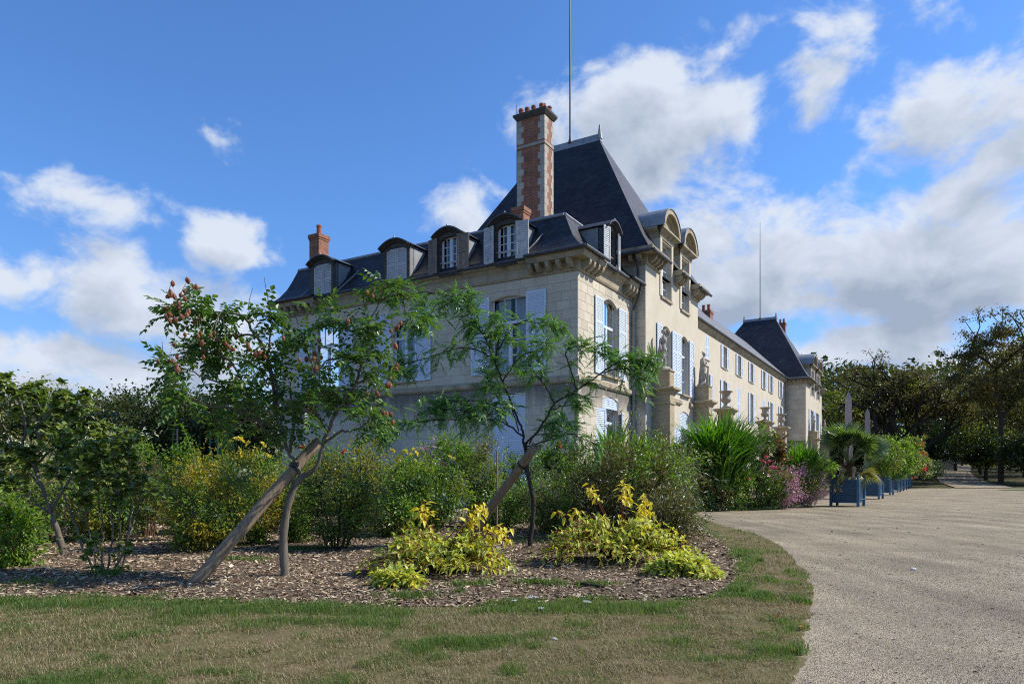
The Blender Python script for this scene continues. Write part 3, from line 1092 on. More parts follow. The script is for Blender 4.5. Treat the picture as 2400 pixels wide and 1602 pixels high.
def window(fr, a, b, z0, z1, rows, trans=None, top_cols=0, rise=0, curtain=0, fine=True, parent=None, o=-.2, half_open=False):
    """casement window in the opening a..b, z0..z1; rows: panes up each leaf; trans: height of the transom"""
    f = MB()
    t = .075
    fbox(f, fr, a, a + t, z0, z1, o - .06, o)
    fbox(f, fr, b - t, b, z0, z1, o - .06, o)
    fbox(f, fr, a + t, b - t, z0, z0 + .10, o - .06, o)
    fbox(f, fr, a + t, b - t, z1 - .07, z1, o - .06, o)
    m = (a + b) / 2
    zt = trans or z1 - .07
    panes = []
    fbox(f, fr, m - .06, m + .06, z0 + .10, zt, o - .05, o + .012)
    if trans:
        fbox(f, fr, a + t, b - t, trans - .06, trans + .06, o - .06, o + .015)
        n = max(1, top_cols)
        if rise > .45 * (b - a):
            for ang in (36, 72, 108, 144):
                c, s_ = math.cos(R_(ang)), math.sin(R_(ang))
                f.tube(fr.W([(m, o - .02, trans + .06), (m + c * rise, o - .02, trans + .06 + s_ * rise)]), .022, 6)
            panes.append((a + t, b - t, trans + .06, z1 - .05))
        else:
            ww = (b - a - 2 * t) / n
            for k in range(n):
                x0, x1 = a + t + k * ww, a + t + (k + 1) * ww
                if k:
                    fbox(f, fr, x0 - .018, x0 + .018, trans + .06, z1 - .07, o - .045, o - .005)
                panes.append((x0, x1, trans + .06, z1 - .07))
    for x0, x1 in ((a + t, m - .06), (m + .06, b - t)):
        top = zt - (.06 if trans else 0)
        hh = (top - z0 - .10) / rows
        fbox(f, fr, x0, x0 + .035, z0 + .1, top, o - .045, o - .004)
        fbox(f, fr, x1 - .035, x1, z0 + .1, top, o - .045, o - .004)
        for k in range(rows):
            za, zb = z0 + .10 + k * hh, z0 + .10 + (k + 1) * hh
            if k:
                fbox(f, fr, x0 + .035, x1 - .035, za - .016, za + .016, o - .043, o - .006)
            if fine == 2:
                mm = (x0 + x1) / 2
                panes += [(x0 + .035, mm - .012, za, zb), (mm + .012, x1 - .035, za, zb)]
                fbox(f, fr, mm - .014, mm + .014, za + .016, zb - .016, o - .043, o - .006)
            else:
                panes.append((x0 + .035, x1 - .035, za, zb))
    if parent is None:
        w = f.build('window', M['frame'], house)
        p = w
    else:
        w = f.build('window_frame', M['frame'], parent)
        p = parent
    inv = 1.0
    if not fine:
        panes = [(a + t, b - t, z0 + .1, z1 - .07)]
    for x0, x1, za, zb in panes:
        if half_open and x0 < m and zb < zt:
            continue
        link('pane', PANE, p, fr.M((x0 + x1) / 2, (za + zb) / 2, o - .03) @ Matrix.Diagonal((x1 - x0, 1, zb - za, 1)))
    if curtain:
        c = MB()
        n = 24
        for k in range(2):
            x0 = a + .05 + k * (b - a) / 2
            x1 = x0 + (b - a) / 2 * curtain - .05
            xs = np.linspace(x0, x1, n)
            oo = o - .16 + .03 * np.sin(np.arange(n) * 1.9)
            for i in range(n - 1):
                c.add(fr.W([(xs[i], oo[i], z0), (xs[i + 1], oo[i + 1], z0), (xs[i + 1], oo[i + 1], z1), (xs[i], oo[i], z1)]), [(0, 1, 2, 3)])
        c.build('curtain', M['curtain'], p)
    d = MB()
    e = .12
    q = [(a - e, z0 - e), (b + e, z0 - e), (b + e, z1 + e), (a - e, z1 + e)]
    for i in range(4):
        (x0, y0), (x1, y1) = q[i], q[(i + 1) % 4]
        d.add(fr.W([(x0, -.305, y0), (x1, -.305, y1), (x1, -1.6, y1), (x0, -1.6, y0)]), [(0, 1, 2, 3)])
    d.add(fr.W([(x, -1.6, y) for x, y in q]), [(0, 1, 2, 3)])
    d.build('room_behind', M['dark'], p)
    return w


def pair(fr, a, b, z0, z1, w=None, mat=None, o=.03, rot=0.0, mids=2):
    w = w or (b - a) / 2
    h = z1 - z0
    for s, sg in ((a - w / 2 - .02, 1), (b + w / 2 + .02, -1)):
        shutter(fr, s, z0, w, h, mat, o, rot * sg * fr.sg, mids=mids)


# end front
window(F_L, 2.41, 4.22, 5.83, 9.12, 3, 8.02, 3, curtain=.75)
pair(F_L, 2.41, 4.22, 5.80, 9.18, .96)
window(F_L, 8.38, 9.80, 5.83, 8.70, 3, 7.92, 1, rise=.71, curtain=.6)
pair(F_L, 8.38, 9.80, 5.80, 9.12, .90)
window(F_L, 13.25, 15.10, 5.83, 9.12, 3, 8.02, 3, curtain=.7)
pair(F_L, 13.25, 15.10, 5.80, 9.12, .92)
for a, b in ((2.45, 4.15),):                                             # ground floor, shut
    for s in ((3 * a + b) / 4, (a + 3 * b) / 4):
        shutter(F_L, s, .9, (b - a) / 2 - .02, 3.98, o=-.09, mids=3)
# entrance front of the end pavilion
window(F_R, 2.53, 4.27, 5.83, 9.26, 3, 8.05, 2, rise=.3)
pair(F_R, 2.53, 4.27, 5.80, 9.10, .88)
window(F_R, 2.55, 4.33, .6, 4.36, 2, 3.75, 2)
for s in (2.55 + .445, 4.33 - .445):
    shutter(F_R, s, 4.36, .86, .5, o=-.08, mids=0)
pair(F_R, 2.55, 4.33, .6, 4.30, .88, rot=.25)
# tower
for a, b in ((2.33, 3.88), (5.53, 6.96)):
    window(F_T, a, b, 5.83, 9.06, 3, 8.0, 2, rise=.28)
    pair(F_T, a, b, 5.80, 8.98, .80)
for a, b in ((2.3, 3.9), (5.36, 7.0)):
    window(F_T, a, b, .15, 3.95, 3, 3.3, 2)
    for s in (a + (b - a) * .25, b - (b - a) * .25):
        shutter(F_T, s, 3.97, (b - a) / 2 - .02, .88, o=-.09, mids=0)
    pair(F_T, a, b, .2, 3.95, .72)
for a, b in DM:
    window(F_T, a, b, 10.45, 13.28, 4, 12.5, 2)
# long wing
for i, c in enumerate(GU):
    if i:
        window(F_G, c - .55, c + .55, 9.75, 11.48, 2, fine=False)
    else:
        for s in (c - .275, c + .275):
            shutter(F_G, s, 9.75, .54, 1.72, o=-.04)
    if i:
        pair(F_G, c - .55, c + .55, 9.73, 11.48, .58, mids=1)
    if i in (2, 4):
        for s in (c - .3, c + .3):
            shutter(F_G, s, 6.0, .58, 2.78, o=-.04)
    else:
        window(F_G, c - .6, c + .6, 6.0, 8.8, 3, fine=False)
        pair(F_G, c - .6, c + .6, 5.98, 8.75, .66)
for a, b in ((54.1, 56.1), (58.4, 60.6)):
    window(F_T, a, b, 5.83, 8.9, 3, fine=False)
    pair(F_T, a, b, 5.8, 8.9, 1.3)
for a, b in ((54.6, 57.0), (59.4, 61.7)):
    window(F_T, a, b, 10.6, 13.5, 3, fine=False)


# ---- stone pediments of the tower dormers
def pediment(a, b, z, rise, k=1.0):
    mb = MB()
    P = [(-.05, z), (.05, z), (.08, z + .10), (.08, z + .22), (.24, z + .32), (.34, z + .36), (.34, z + .46), (-.05, z + .46)]
    mould(mb, F_T, a, b, P, 1, 1)
    for sgn, s in ((1, a), (-1, b)):
        A = [(s - sgn * o, 0, zz) for o, zz in P]
        B = [(s - sgn * o, -2.6, zz) for o, zz in P]
        n = len(P)
        mb.add(F_T.W(A + B), [(i, (i + 1) % n, (i + 1) % n + n, i + n) for i in range(n)])
    m, hw = (a + b) / 2, (b - a) / 2 + .34
    zb = z + .46
    n = 21
    th = np.linspace(0, np.pi, n)
    ox, oz = m + hw * np.cos(th), zb + rise * np.sin(th)
    ix, iz = m + (hw - .30) * np.cos(th), zb + .02 + (rise - .28) * np.sin(th)
    for i in range(n - 1):
        mb.add(F_T.W([(ox[i], .36, oz[i]), (ox[i + 1], .36, oz[i + 1]), (ix[i + 1], .36, iz[i + 1]), (ix[i], .36, iz[i])]), [(0, 1, 2, 3)])
        mb.add(F_T.W([(ix[i], .36, iz[i]), (ix[i + 1], .36, iz[i + 1]), (ix[i + 1], .02, iz[i + 1]), (ix[i], .02, iz[i])]), [(0, 1, 2, 3)])
        mb.add(F_T.W([(ix[i], .02, iz[i]), (ix[i + 1], .02, iz[i + 1]), (m, .02, zb)]), [(0, 1, 2)])
        jx0, jz0 = m + (hw - .42) * np.cos(th[i]), zb + (rise - .40) * np.sin(th[i])
        jx1, jz1 = m + (hw - .42) * np.cos(th[i + 1]), zb + (rise - .40) * np.sin(th[i + 1])
        mb.add(F_T.W([(ix[i], .16, iz[i]), (ix[i + 1], .16, iz[i + 1]), (jx1, .16, jz1), (jx0, .16, jz0)]), [(0, 1, 2, 3)])
        mb.add(F_T.W([(jx0, .16, jz0), (jx1, .16, jz1), (jx1, .02, jz1), (jx0, .02, jz0)]), [(0, 1, 2, 3)])
    pd = mb.build('pediment', M['trim'], house)
    c = MB()
    for i in range(n - 1):
        c.add(F_T.W([(ox[i], .40, oz[i] + .02), (ox[i + 1], .40, oz[i + 1] + .02), (ox[i + 1], -3.2, oz[i + 1] + .02), (ox[i], -3.2, oz[i] + .02)]), [(0, 1, 2, 3)])
        c.add(F_T.W([(ox[i], .40, oz[i] + .02), (ox[i + 1], .40, oz[i + 1] + .02), (ox[i + 1], .40, oz[i + 1] - .04), (ox[i], .40, oz[i] - .04)]), [(0, 1, 2, 3)])
    c.build('pediment_hood', M['zinc'], pd)
    g = MB()
    for e in (a + .16, b - .16):                                    # flat strips framing the opening
        g.box((e - .14, .0, 10.45), (e + .14, .05, z), F_T.W)
    g.build('pilaster_strip', M['wall'], pd)


for a, b in DM:
    pediment(a - .27, b + .27, 13.35, 1.15)
for a, b in ((54.6, 57.0), (59.4, 61.7)):
    pediment(a - .4, b + .4, 13.6, 1.4)


# ---- slate-cheeked dormers of the end pavilion
def dormer(fr, c, w, state, smat=None, z0=10.50, zt=12.10):
    """state: 'shut' shutters closed, 'open' shutters folded back"""
    body = MB()
    hw = w / 2 + .16
    fbox(body, fr, c - hw, c - w / 2, z0 - .1, zt, -.30, .05)
    fbox(body, fr, c + w / 2, c + hw, z0 - .1, zt, -.30, .05)
    fbox(body, fr, c - w / 2, c + w / 2, z0 - .18, z0 - .004, -.30, .10)
    n = 15
    xs = np.linspace(-1, 1, n)
    a_in = zt - .16 + .18 * (1 - xs ** 2)
    for i in range(n - 1):                                     # arched head over the opening
        x0, x1 = c + xs[i] * w / 2, c + xs[i + 1] * w / 2
        body.add(fr.W([(x0, .05, a_in[i]), (x1, .05, a_in[i + 1]), (x1, .05, zt + .14), (x0, .05, zt + .14)]), [(0, 1, 2, 3)])
        body.add(fr.W([(x0, .05, a_in[i]), (x1, .05, a_in[i + 1]), (x1, -.3, a_in[i + 1]), (x0, -.3, a_in[i])]), [(0, 1, 2, 3)])
    hx = (w / 2 + .30) * xs
    hz = zt + .02 + .36 * (1 - xs ** 2)
    for i in range(n - 1):
        body.add(fr.W([(c + hx[i] * .93, .06, zt - .02), (c + hx[i + 1] * .93, .06, zt - .02), (c + hx[i + 1] * .93, .06, hz[i + 1] - .03), (c + hx[i] * .93, .06, hz[i] - .03)]), [(0, 1, 2, 3)])
        for dz, o1 in ((-.10, .16), (-.04, .24)):
            body.add(fr.W([(c + hx[i] * .97, o1, hz[i] + dz - .06), (c + hx[i + 1] * .97, o1, hz[i + 1] + dz - .06), (c + hx[i + 1] * .97, o1, hz[i + 1] + dz), (c + hx[i] * .97, o1, hz[i] + dz)]), [(0, 1, 2, 3)])
            body.add(fr.W([(c + hx[i] * .97, o1, hz[i] + dz - .06), (c + hx[i + 1] * .97, o1, hz[i + 1] + dz - .06), (c + hx[i + 1] * .97, .0, hz[i + 1] + dz - .06), (c + hx[i] * .97, .0, hz[i] + dz - .06)]), [(0, 1, 2, 3)])
    d = body.build('dormer', M['weathered'], house)
    hd = MB()
    for i in range(n - 1):
        hd.add(fr.W([(c + hx[i], .32, hz[i]), (c + hx[i + 1], .32, hz[i + 1]), (c + hx[i + 1], -1.9, hz[i + 1]), (c + hx[i], -1.9, hz[i])]), [(0, 1, 2, 3)])
        hd.add(fr.W([(c + hx[i], .32, hz[i]), (c + hx[i + 1], .32, hz[i + 1]), (c + hx[i + 1], .32, hz[i + 1] - .06), (c + hx[i], .32, hz[i] - .06)]), [(0, 1, 2, 3)])
        hd.add(fr.W([(c + hx[i], .31, hz[i] - .06), (c + hx[i + 1], .31, hz[i + 1] - .06), (c + hx[i + 1], -.1, hz[i + 1] - .06), (c + hx[i], -.1, hz[i] - .06)]), [(0, 1, 2, 3)])
    hd.build('hood', M['lead'], d)
    kn = MB()
    p = fr.pt(c, zt + .38, .22)
    kn.tube([p, p + np.array((0, 0, .10))], [.05, .03], 8)
    kn.build('hood_knob', M['zinc'], d)
    for e in (c - hw, c + hw):
        ck = MB()
        ck.add(fr.W([(e, -.3, z0 + .1), (e, -.02, z0), (e, -.02, zt), (e, -1.7, zt), (e, -1.35, 12.0), (e, -.8, 11.3)]), [(0, 1, 2, 3, 4, 5)])
        ck.build('cheek', M['zinc'], d)
    if state == 'shut':
        for s in (c - w / 4, c + w / 4):
            shutter(fr, s, z0, w / 2 - .012, zt - z0 - .04, smat, -.02, parent=d)
    else:
        window(fr, c - w / 2, c + w / 2, z0, zt, 4, fine=2, parent=d, o=-.14)
        rb = MB()
        rb.tube([fr.pt(c - w / 2, z0 + .45, .0), fr.pt(c + w / 2, z0 + .45, .0)], .022, 6)
        rb.build('window_rail', M['shutter_old'], d)
        for s, sg in ((c - w / 2 - w / 4 - .03, 1), (c + w / 2 + w / 4 + .03, -1)):
            shutter(fr, s, z0 - .02, w / 2 + .04, zt - z0 - .02, smat, .14, .22 * sg * fr.sg, parent=d)


D_L = Fr(CO - RV * .33, LV, -RV)                          # dormer fronts stand over the gutter
D_R = Fr(CO + NV * .30, RV, NV)
dormer(D_L, 3.16, 1.06, 'open', M['shutter_old'])
dormer(D_L, 6.17, 1.06, 'open', M['shutter_brown'])
dormer(D_L, 9.22, 1.24, 'shut', M['shutter_old'])
dormer(D_L, 14.05, 1.24, 'shut', M['shutter_old'])
dormer(D_R, 2.62, .86, 'open', M['shutter_old'])


# ---- chimneys
def frustum(mb, fr, s0, s1, o0, o1, z0, z1):
    mb.box((s0, o0, z0), (s1, o1, z1), fr.W)


def big_chimney():
    a, b = 4.28, 5.86           # along the end front
    o0, o1 = -PAV_D, -PAV_D + .97
    z0, z1 = 12.4, 19.75
    mb = MB()
    mb.box((a, o0, z0), (b, o1, z1 - .02), F_L.W)
    ch = mb.build('chimney', M['brick'], house, label='tall brick chimney stack with grey stone quoins and a row of pots')
    qb = MB().add(np.array([(0, 0, 0), (1, 0, 0), (1, 1, 0), (0, 1, 0), (0, 0, 1), (1, 0, 1), (1, 1, 1), (0, 1, 1)], float),
                  [(0, 3, 2, 1), (4, 5, 6, 7), (0, 1, 5, 4), (1, 2, 6, 5), (2, 3, 7, 6), (3, 0, 4, 7)]).mesh('quoin', M['quoin'])
    n = 17
    hq = (18.0 - z0) / n
    xd = 1.0 if F_L.sg > 0 else -1.0
    for k in range(n + 4):
        zz = z0 + k * hq if k < n else 18.3 + (k - n) * .3
        hh = (hq if k < n else .3) - .012
        if zz > 19.3:
            break
        long_ = .38 if k % 2 else .25
        deep = .28 if k % 2 else .42
        for s_lo, s_hi in ((a - .008, a + long_), (b - long_, b + .008)):
            link('quoin', qb, ch, F_L.M(s_lo, zz, o1 - deep) @ Matrix.Diagonal((s_hi - s_lo, deep + .008, hh, 1)))
        link('quoin', qb, ch, F_L.M(a - .008, zz, o0 + .005) @ Matrix.Diagonal((.3, .28 if k % 2 else .17, hh, 1)))
    sb = MB()
    sb.box((a - .03, o0, 18.08), (b + .03, o1 + .03, 18.22), F_L.W)
    sb.build('stone_band', M['quoin'], ch)
    cp = MB()
    V0 = F_L.W([(a - .04, o0 - .04, z1 - .22), (b + .04, o0 - .04, z1 - .22), (b + .04, o1 + .04, z1 - .22), (a - .04, o1 + .04, z1 - .22),
                (a - .17, o0 - .15, z1 - .04), (b + .17, o0 - .15, z1 - .04), (b + .17, o1 + .17, z1 - .04), (a - .17, o1 + .17, z1 - .04),
                (a - .17, o0 - .15, z1 + .06), (b + .17, o0 - .15, z1 + .06), (b + .17, o1 + .17, z1 + .06), (a - .17, o1 + .17, z1 + .06)])
    cp.add(V0, [(0, 1, 5, 4), (1, 2, 6, 5), (2, 3, 7, 6), (3, 0, 4, 7), (4, 5, 9, 8), (5, 6, 10, 9), (6, 7, 11, 10), (7, 4, 8, 11), (8, 9, 10, 11)])
    cp.build('chimney_cap', M['weathered'], ch)
    for i, (s, o, hh) in enumerate(((a + .02, .4, .34), (a + .30, .72, .42), (a + .40, .30, .62), (a + .74, .75, .42), (a + 1.12, .75, .42), (a + 1.48, .75, .44))):
        c = F_L.pt(s, z1 + .04, o0 + o)
        pt_ = MB()
        pt_.lathe([(.125, 0), (.115, hh * .72), (.135, hh * .74), (.135, hh * .82), (.118, hh * .84), (.115, hh), (.08, hh), (.08, hh - .1)], c, 12)
        pt_.build('chimney_pot', M['pot'], ch, smooth=False)
    ld = MB()                                                # climbing irons up the left side
    s = b + .13
    for oo in (o1 - .18, o1 - .5):
        ld.tube([F_L.pt(s, 12.6, oo), F_L.pt(s, 20.5 if oo > o1 - .3 else 19.6, oo)], .022, 6)
    for z in np.arange(12.9, 19.6, .3):
        ld.tube([F_L.pt(s, z, o1 - .18), F_L.pt(s, z, o1 - .5)], .016, 5)
    ld.build('ladder', M['iron'], ch)


big_chimney()


def plain_chimney(c, w, d, z0, z1, pots, lab):
    mb = MB()
    x = F_L

    def B(s0, s1, o0, o1, a, b):
        mb.box((s0, o0, a), (s1, o1, b), x.W)
    s, o = c
    B(s - w / 2, s + w / 2, o - d / 2, o + d / 2, z0, z1)
    B(s - w / 2 - .03, s + w / 2 + .03, o - d / 2 - .03, o + d / 2 + .03, z1 - .32, z1 - .22)
    B(s - w / 2 - .06, s + w / 2 + .06, o - d / 2 - .06, o + d / 2 + .06, z1 - .22, z1 - .02)
    ch = mb.build('chimney', M['brick'], house, label=lab)
    for k in range(pots):
        p = MB()
        p.lathe([(.14, -.05), (.13, .45), (.15, .47), (.15, .55), (.1, .55)], x.pt(s + (k - (pots - 1) / 2) * .45, z1, o), 12)
        p.build('chimney_pot', M['pot'], ch)
    return ch


plain_chimney((4.75, -3.6), .62, .6, 12.5, 14.35, 0, 'short brick chimney stub without a pot')
plain_chimney((16.5, -1.75), .72, .72, 12.5, 14.55, 1, 'small brick chimney with one pot at the far end of the pavilion roof')
for (u, v, d, z0) in ((1655, 729, 62, 14.5), (1833, 757, 96, 14.0)):
    w_ = at(u, v, d)[:2] - CO
    ch = plain_chimney((w_ @ LV, -(w_ @ RV)), .95, .95, z0, at(u, v, d)[2], 2, 'brick chimney with two pots on the ridge of the long wing' if u < 1700 else 'brick chimney with two pots beyond the far tower roof')

# ---- piers in front of the tower and the long wing
def pier(s0, s1, o0, o1, zs, ztop, parent=house):
    mb = MB()
    mb.box((s0, o0, 0), (s1, o1, zs - .35), F_T.W)
    mb.box((s0 - .05, o0, zs - .78), (s1 + .05, o1 + .05, zs - .66), F_T.W)
    mb.box((s0 - .10, o0, 0), (s1 + .10, o1 + .10, .55), F_T.W)
    prof = [(0, zs - .36), (.05, zs - .30), (.08, zs - .20), (.22, zs - .10), (.26, zs - .08), (.26, zs + .02), (.02, zs + .06)]
    rings = [[(s0 - e, o0 if o0 == 0 else o0 - e, z), (s1 + e, o0 if o0 == 0 else o0 - e, z), (s1 + e, o1 + e, z), (s0 - e, o1 + e, z)] for e, z in prof]
    for A, B in zip(rings[:-1], rings[1:]):
        mb.add(F_T.W(A + B), [(0, 1, 5, 4), (1, 2, 6, 5), (2, 3, 7, 6), (3, 0, 4, 7)])
    mb.add(F_T.W(rings[-1]), [(0, 1, 2, 3)])
    p = mb.build('pier', M['pier'], parent)
    if ztop > zs + .2:
        b = MB()
        b.box((s0 + .02, o0 + .002, zs + .06), (s1 - .02, o1 - .02, ztop - .06), F_T.W)
        b.box((s0 - .03, o0 + .002, ztop - .06), (s1 + .03, o1 + .03, ztop), F_T.W)
        b.build('pier_block', M['pier'], p)


pier(.84, 1.54, 0, .92, 5.62, 6.5)
pier(7.87, 8.57, 0, .90, 5.62, 6.5)
for s in (13.4, 25.8, 32.9):
    pier(s - .4, s + .4, 0.1, .9, 5.58, 5.6)
pier(52.7, 53.6, 0, .92, 5.5, 6.25)
pier(62.6, 63.5, 0, .92, 5.5, 6.35)

# ------------------------------------------------------------------ ground
def terrain(y):
    t = np.maximum(0, np.asarray(y, float) - 76.0)
    return .05 * t * t / (t + 6.0) * np.where(t < 400, 1, 1)


def inside(px, py, poly):
    r = np.zeros(np.shape(px), bool)
    n = len(poly)
    for i in range(n):
        x0, y0 = poly[i]
        x1, y1 = poly[(i + 1) % n]
        c = ((y0 > py) != (y1 > py)) & (px < (x1 - x0) * (py - y0) / (y1 - y0 + 1e-12) + x0)
        r ^= c
    return r


def seg_dist(px, py, line):
    d = np.full(np.shape(px), 1e9)
    for (x0, y0), (x1, y1) in zip(line[:-1], line[1:]):
        vx, vy = x1 - x0, y1 - y0
        t = np.clip(((px - x0) * vx + (py - y0) * vy) / (vx * vx + vy * vy), 0, 1)
        d = np.minimum(d, np.hypot(px - x0 - t * vx, py - y0 - t * vy))
    return d


def smooth_line(P, n=6):
    P = np.array(P, float)
    out = []
    for i in range(len(P) - 1):
        p0, p1, p2, p3 = P[max(i - 1, 0)], P[i], P[i + 1], P[min(i + 2, len(P) - 1)]
        for k in range(n):
            t = k / n
            out.append(.5 * ((2 * p1) + (-p0 + p2) * t + (2 * p0 - 5 * p1 + 4 * p2 - p3) * t * t + (-p0 + 3 * p1 - 3 * p2 + p3) * t ** 3))
    out.append(P[-1])
    return [tuple(p) for p in out]


M['park'] = surf('park_grass', (.035, .045, .014), (.075, .06, .025), .6, .95, .1, .3, 12)
xs = np.concatenate([[-1500, -600, -300], np.arange(-160, 261, 12), [400, 800, 1500]])
ys = np.concatenate([[-300, -60, -8, 20, 60], np.arange(74, 200, 4), [220, 260, 320, 420, 600, 1000, 2200]])
gx, gy = np.meshgrid(xs, ys)
gz = terrain(np.minimum(gy, 330))
nx_, ny_ = len(xs), len(ys)
i = (np.arange(ny_ - 1)[:, None] * nx_ + np.arange(nx_ - 1)[None, :]).ravel()
MB().add(np.stack([gx, gy, gz], -1), [np.stack([i, i + 1, i + nx_ + 1, i + nx_], -1)]).build('ground', M['park'], None, smooth=True, kind='structure')


def gravelmat():
    m, nt, bs, out = newmat('pale_gravel')
    N, L = nt.nodes, nt.links
    geo = N.new('ShaderNodeNewGeometry')
    vo = N.new('ShaderNodeTexVoronoi')
    vo.inputs['Scale'].default_value = 95.0
    L.new(geo.outputs['Position'], vo.inputs['Vector'])
    sp = N.new('ShaderNodeSeparateColor')
    L.new(vo.outputs['Color'], sp.inputs[0])
    rp = N.new('ShaderNodeValToRGB')
    e = rp.color_ramp.elements
    cols = [(0, (.13, .102, .065)), (.25, (.238, .19, .122)), (.6, (.335, .275, .185)), (.88, (.42, .355, .25)), (1, (.57, .505, .39))]
    while len(e) < len(cols):
        e.new(.5)
    for k, (p, c) in enumerate(cols):
        e[k].position = p
        e[k].color = (*c, 1)
    L.new(sp.outputs[0], rp.inputs['Fac'])
    nz = N.new('ShaderNodeTexNoise')
    nz.inputs['Scale'].default_value = .5
    nz.inputs['Detail'].default_value = 8
    nz.inputs['Roughness'].default_value = .65
    L.new(geo.outputs['Position'], nz.inputs['Vector'])
    mr = N.new('ShaderNodeMapRange')
    mr.inputs['From Min'].default_value = .3
    mr.inputs['From Max'].default_value = .7
    mr.inputs['To Min'].default_value = .62
    mr.inputs['To Max'].default_value = 1.18
    L.new(nz.outputs['Fac'], mr.inputs['Value'])
    mp = N.new('ShaderNodeMapping')                           # raked and driven lines along the drive
    mp.inputs['Rotation'].default_value = (0, 0, R_(-10))
    mp.inputs['Scale'].default_value = (1.5, .10, 1)
    L.new(geo.outputs['Position'], mp.inputs['Vector'])
    n3 = N.new('ShaderNodeTexNoise')
    n3.inputs['Scale'].default_value = 1.0
    n3.inputs['Detail'].default_value = 5
    n3.inputs['Distortion'].default_value = .6
    L.new(mp.outputs[0], n3.inputs['Vector'])
    m3 = N.new('ShaderNodeMapRange')
    m3.inputs['From Min'].default_value = .36
    m3.inputs['From Max'].default_value = .64
    m3.inputs['To Min'].default_value = .82
    m3.inputs['To Max'].default_value = 1.14
    L.new(n3.outputs['Fac'], m3.inputs['Value'])
    mm = N.new('ShaderNodeMath')
    mm.operation = 'MULTIPLY'
    L.new(mr.outputs[0], mm.inputs[0])
    L.new(m3.outputs[0], mm.inputs[1])
    hv = N.new('ShaderNodeHueSaturation')
    L.new(rp.outputs['Color'], hv.inputs['Color'])
    L.new(mm.outputs[0], hv.inputs['Value'])
    L.new(hv.outputs['Color'], bs.inputs['Base Color'])
    bs.inputs['Roughness'].default_value = .9
    bs.inputs['Specular IOR Level'].default_value = .2
    bp = N.new('ShaderNodeBump')
    bp.inputs['Strength'].default_value = .8
    bp.inputs['Distance'].default_value = .012
    bp.invert = True
    L.new(vo.outputs['Distance'], bp.inputs['Height'])
    b2 = N.new('ShaderNodeBump')
    b2.inputs['Strength'].default_value = .5
    b2.inputs['Distance'].default_value = .05
    n2 = N.new('ShaderNodeTexNoise')
    n2.inputs['Scale'].default_value = 2.2
    n2.inputs['Detail'].default_value = 7
    L.new(geo.outputs['Position'], n2.inputs['Vector'])
    L.new(n2.outputs['Fac'], b2.inputs['Height'])
    L.new(b2.outputs[0], bp.inputs['Normal'])
    L.new(bp.outputs[0], bs.inputs['Normal'])
    return m


M['gravel'] = gravelmat()
MB().add([(-30, -8, .004), (95, -8, .004), (95, 72, .004), (70, 77.5, .004), (-30, 77.5, .004)], [(0, 1, 2, 3, 4)]).build('gravel_forecourt', M['gravel'], None, kind='structure')
pl = [(48.2, 54.5, 76.0), (54, 60, 88), (60.6, 66.5, 100), (72, 78.5, 120), (84.6, 92, 140), (97, 105, 160)]
fp = MB()
for (a0, b0, y0), (a1, b1, y1) in zip(pl[:-1], pl[1:]):
    fp.add([(a0, y0, float(terrain(y0)) + .05), (b0, y0, float(terrain(y0)) + .05), (b1, y1, float(terrain(y1)) + .05), (a1, y1, float(terrain(y1)) + .05)], [(0, 1, 2, 3)])
fp.build('park_path', M['gravel'], None, kind='structure')
M['turf'] = surf('mown_turf', (.035, .07, .012), (.09, .11, .03), 3, .95, .1, .4, 60)
MB().add([(44.5, 63.5, .008), (75, 58, .008), (95, 60, .008), (95, 74, .008), (58, 72.5, .008), (50, 69.5, .008), (46, 66.5, .008)], [tuple(range(7))]).build('park_lawn', M['turf'], None, kind='structure')

EDGE = smooth_line([(6.72, 25.9), (6.1, 22.2), (5.86, 19.43), (5.63, 15.43), (4.57, 11.20), (3.84, 8.97), (3.07, 7.23), (2.70, 6.41), (2.27, 5.47), (1.87, 4.69), (1.3, 3.3), (.5, 0), (-.5, -6)])
_e2 = np.array(EDGE)
_t = np.linspace(0, 1, 400)
_i = np.linspace(0, 1, len(_e2))
EDGE = [(float(np.interp(q, _i, _e2[:, 0])) + .16 * float(fbm(q * 60, 0, 1, 3, 4) - .5), float(np.interp(q, _i, _e2[:, 1]))) for q in _t]
LAWN = EDGE + [(-14, -6), (-18, 8), (-18, 19), (-11.97, 19.5), (-9.8, 21.3), (-6.95, 24.0), (-4.33, 26.0), (-.41, 27.2), (4.76, 26.6)]
FRONT = smooth_line([(-14, 8.6), (-8.5, 7.95), (-5.70, 7.79), (-5.00, 8.14), (-3.66, 7.79), (-2.48, 7.60), (-1.45, 7.43), (-0.44, 7.43), (0.62, 7.85), (1.6, 7.8), (2.42, 8.15), (2.95, 9.2), (3.63, 11.20), (4.4, 14.6), (5.1, 19.8)])
MULCH = FRONT + [(4.6, 23.9), (2.0, 25.6), (-.41, 26.6), (-4.33, 25.2), (-6.95, 23.3), (-9.80, 20.6), (-11.97, 18.6), (-18, 17)]
M['lawn'] = surf('dry_lawn', (.17, .125, .07), (.09, .095, .035), 1.6, .95, .1, .8, 60, dirt=((.12, .08, .055), 4.0, (1, 1, 1), .56))
MB().add([(x, y, .008) for x, y in LAWN], [tuple(range(len(LAWN)))]).build('lawn', M['lawn'], None, kind='structure')
M['mulch'] = surf('mulch_bed', (.05, .035, .022), (.17, .13, .09), 30, .95, .1, .8, 70, detail=9)
cs = .14
gx, gy = np.meshgrid(np.arange(-18, 6, cs), np.arange(7, 27, cs))
ins = inside(gx, gy, MULCH)
edge = np.clip(seg_dist(gx, gy, MULCH + MULCH[:1]) / .6, 0, 1)
mz = .013 + edge * (.015 + .07 * fbm(gx, gy, .9, 5))


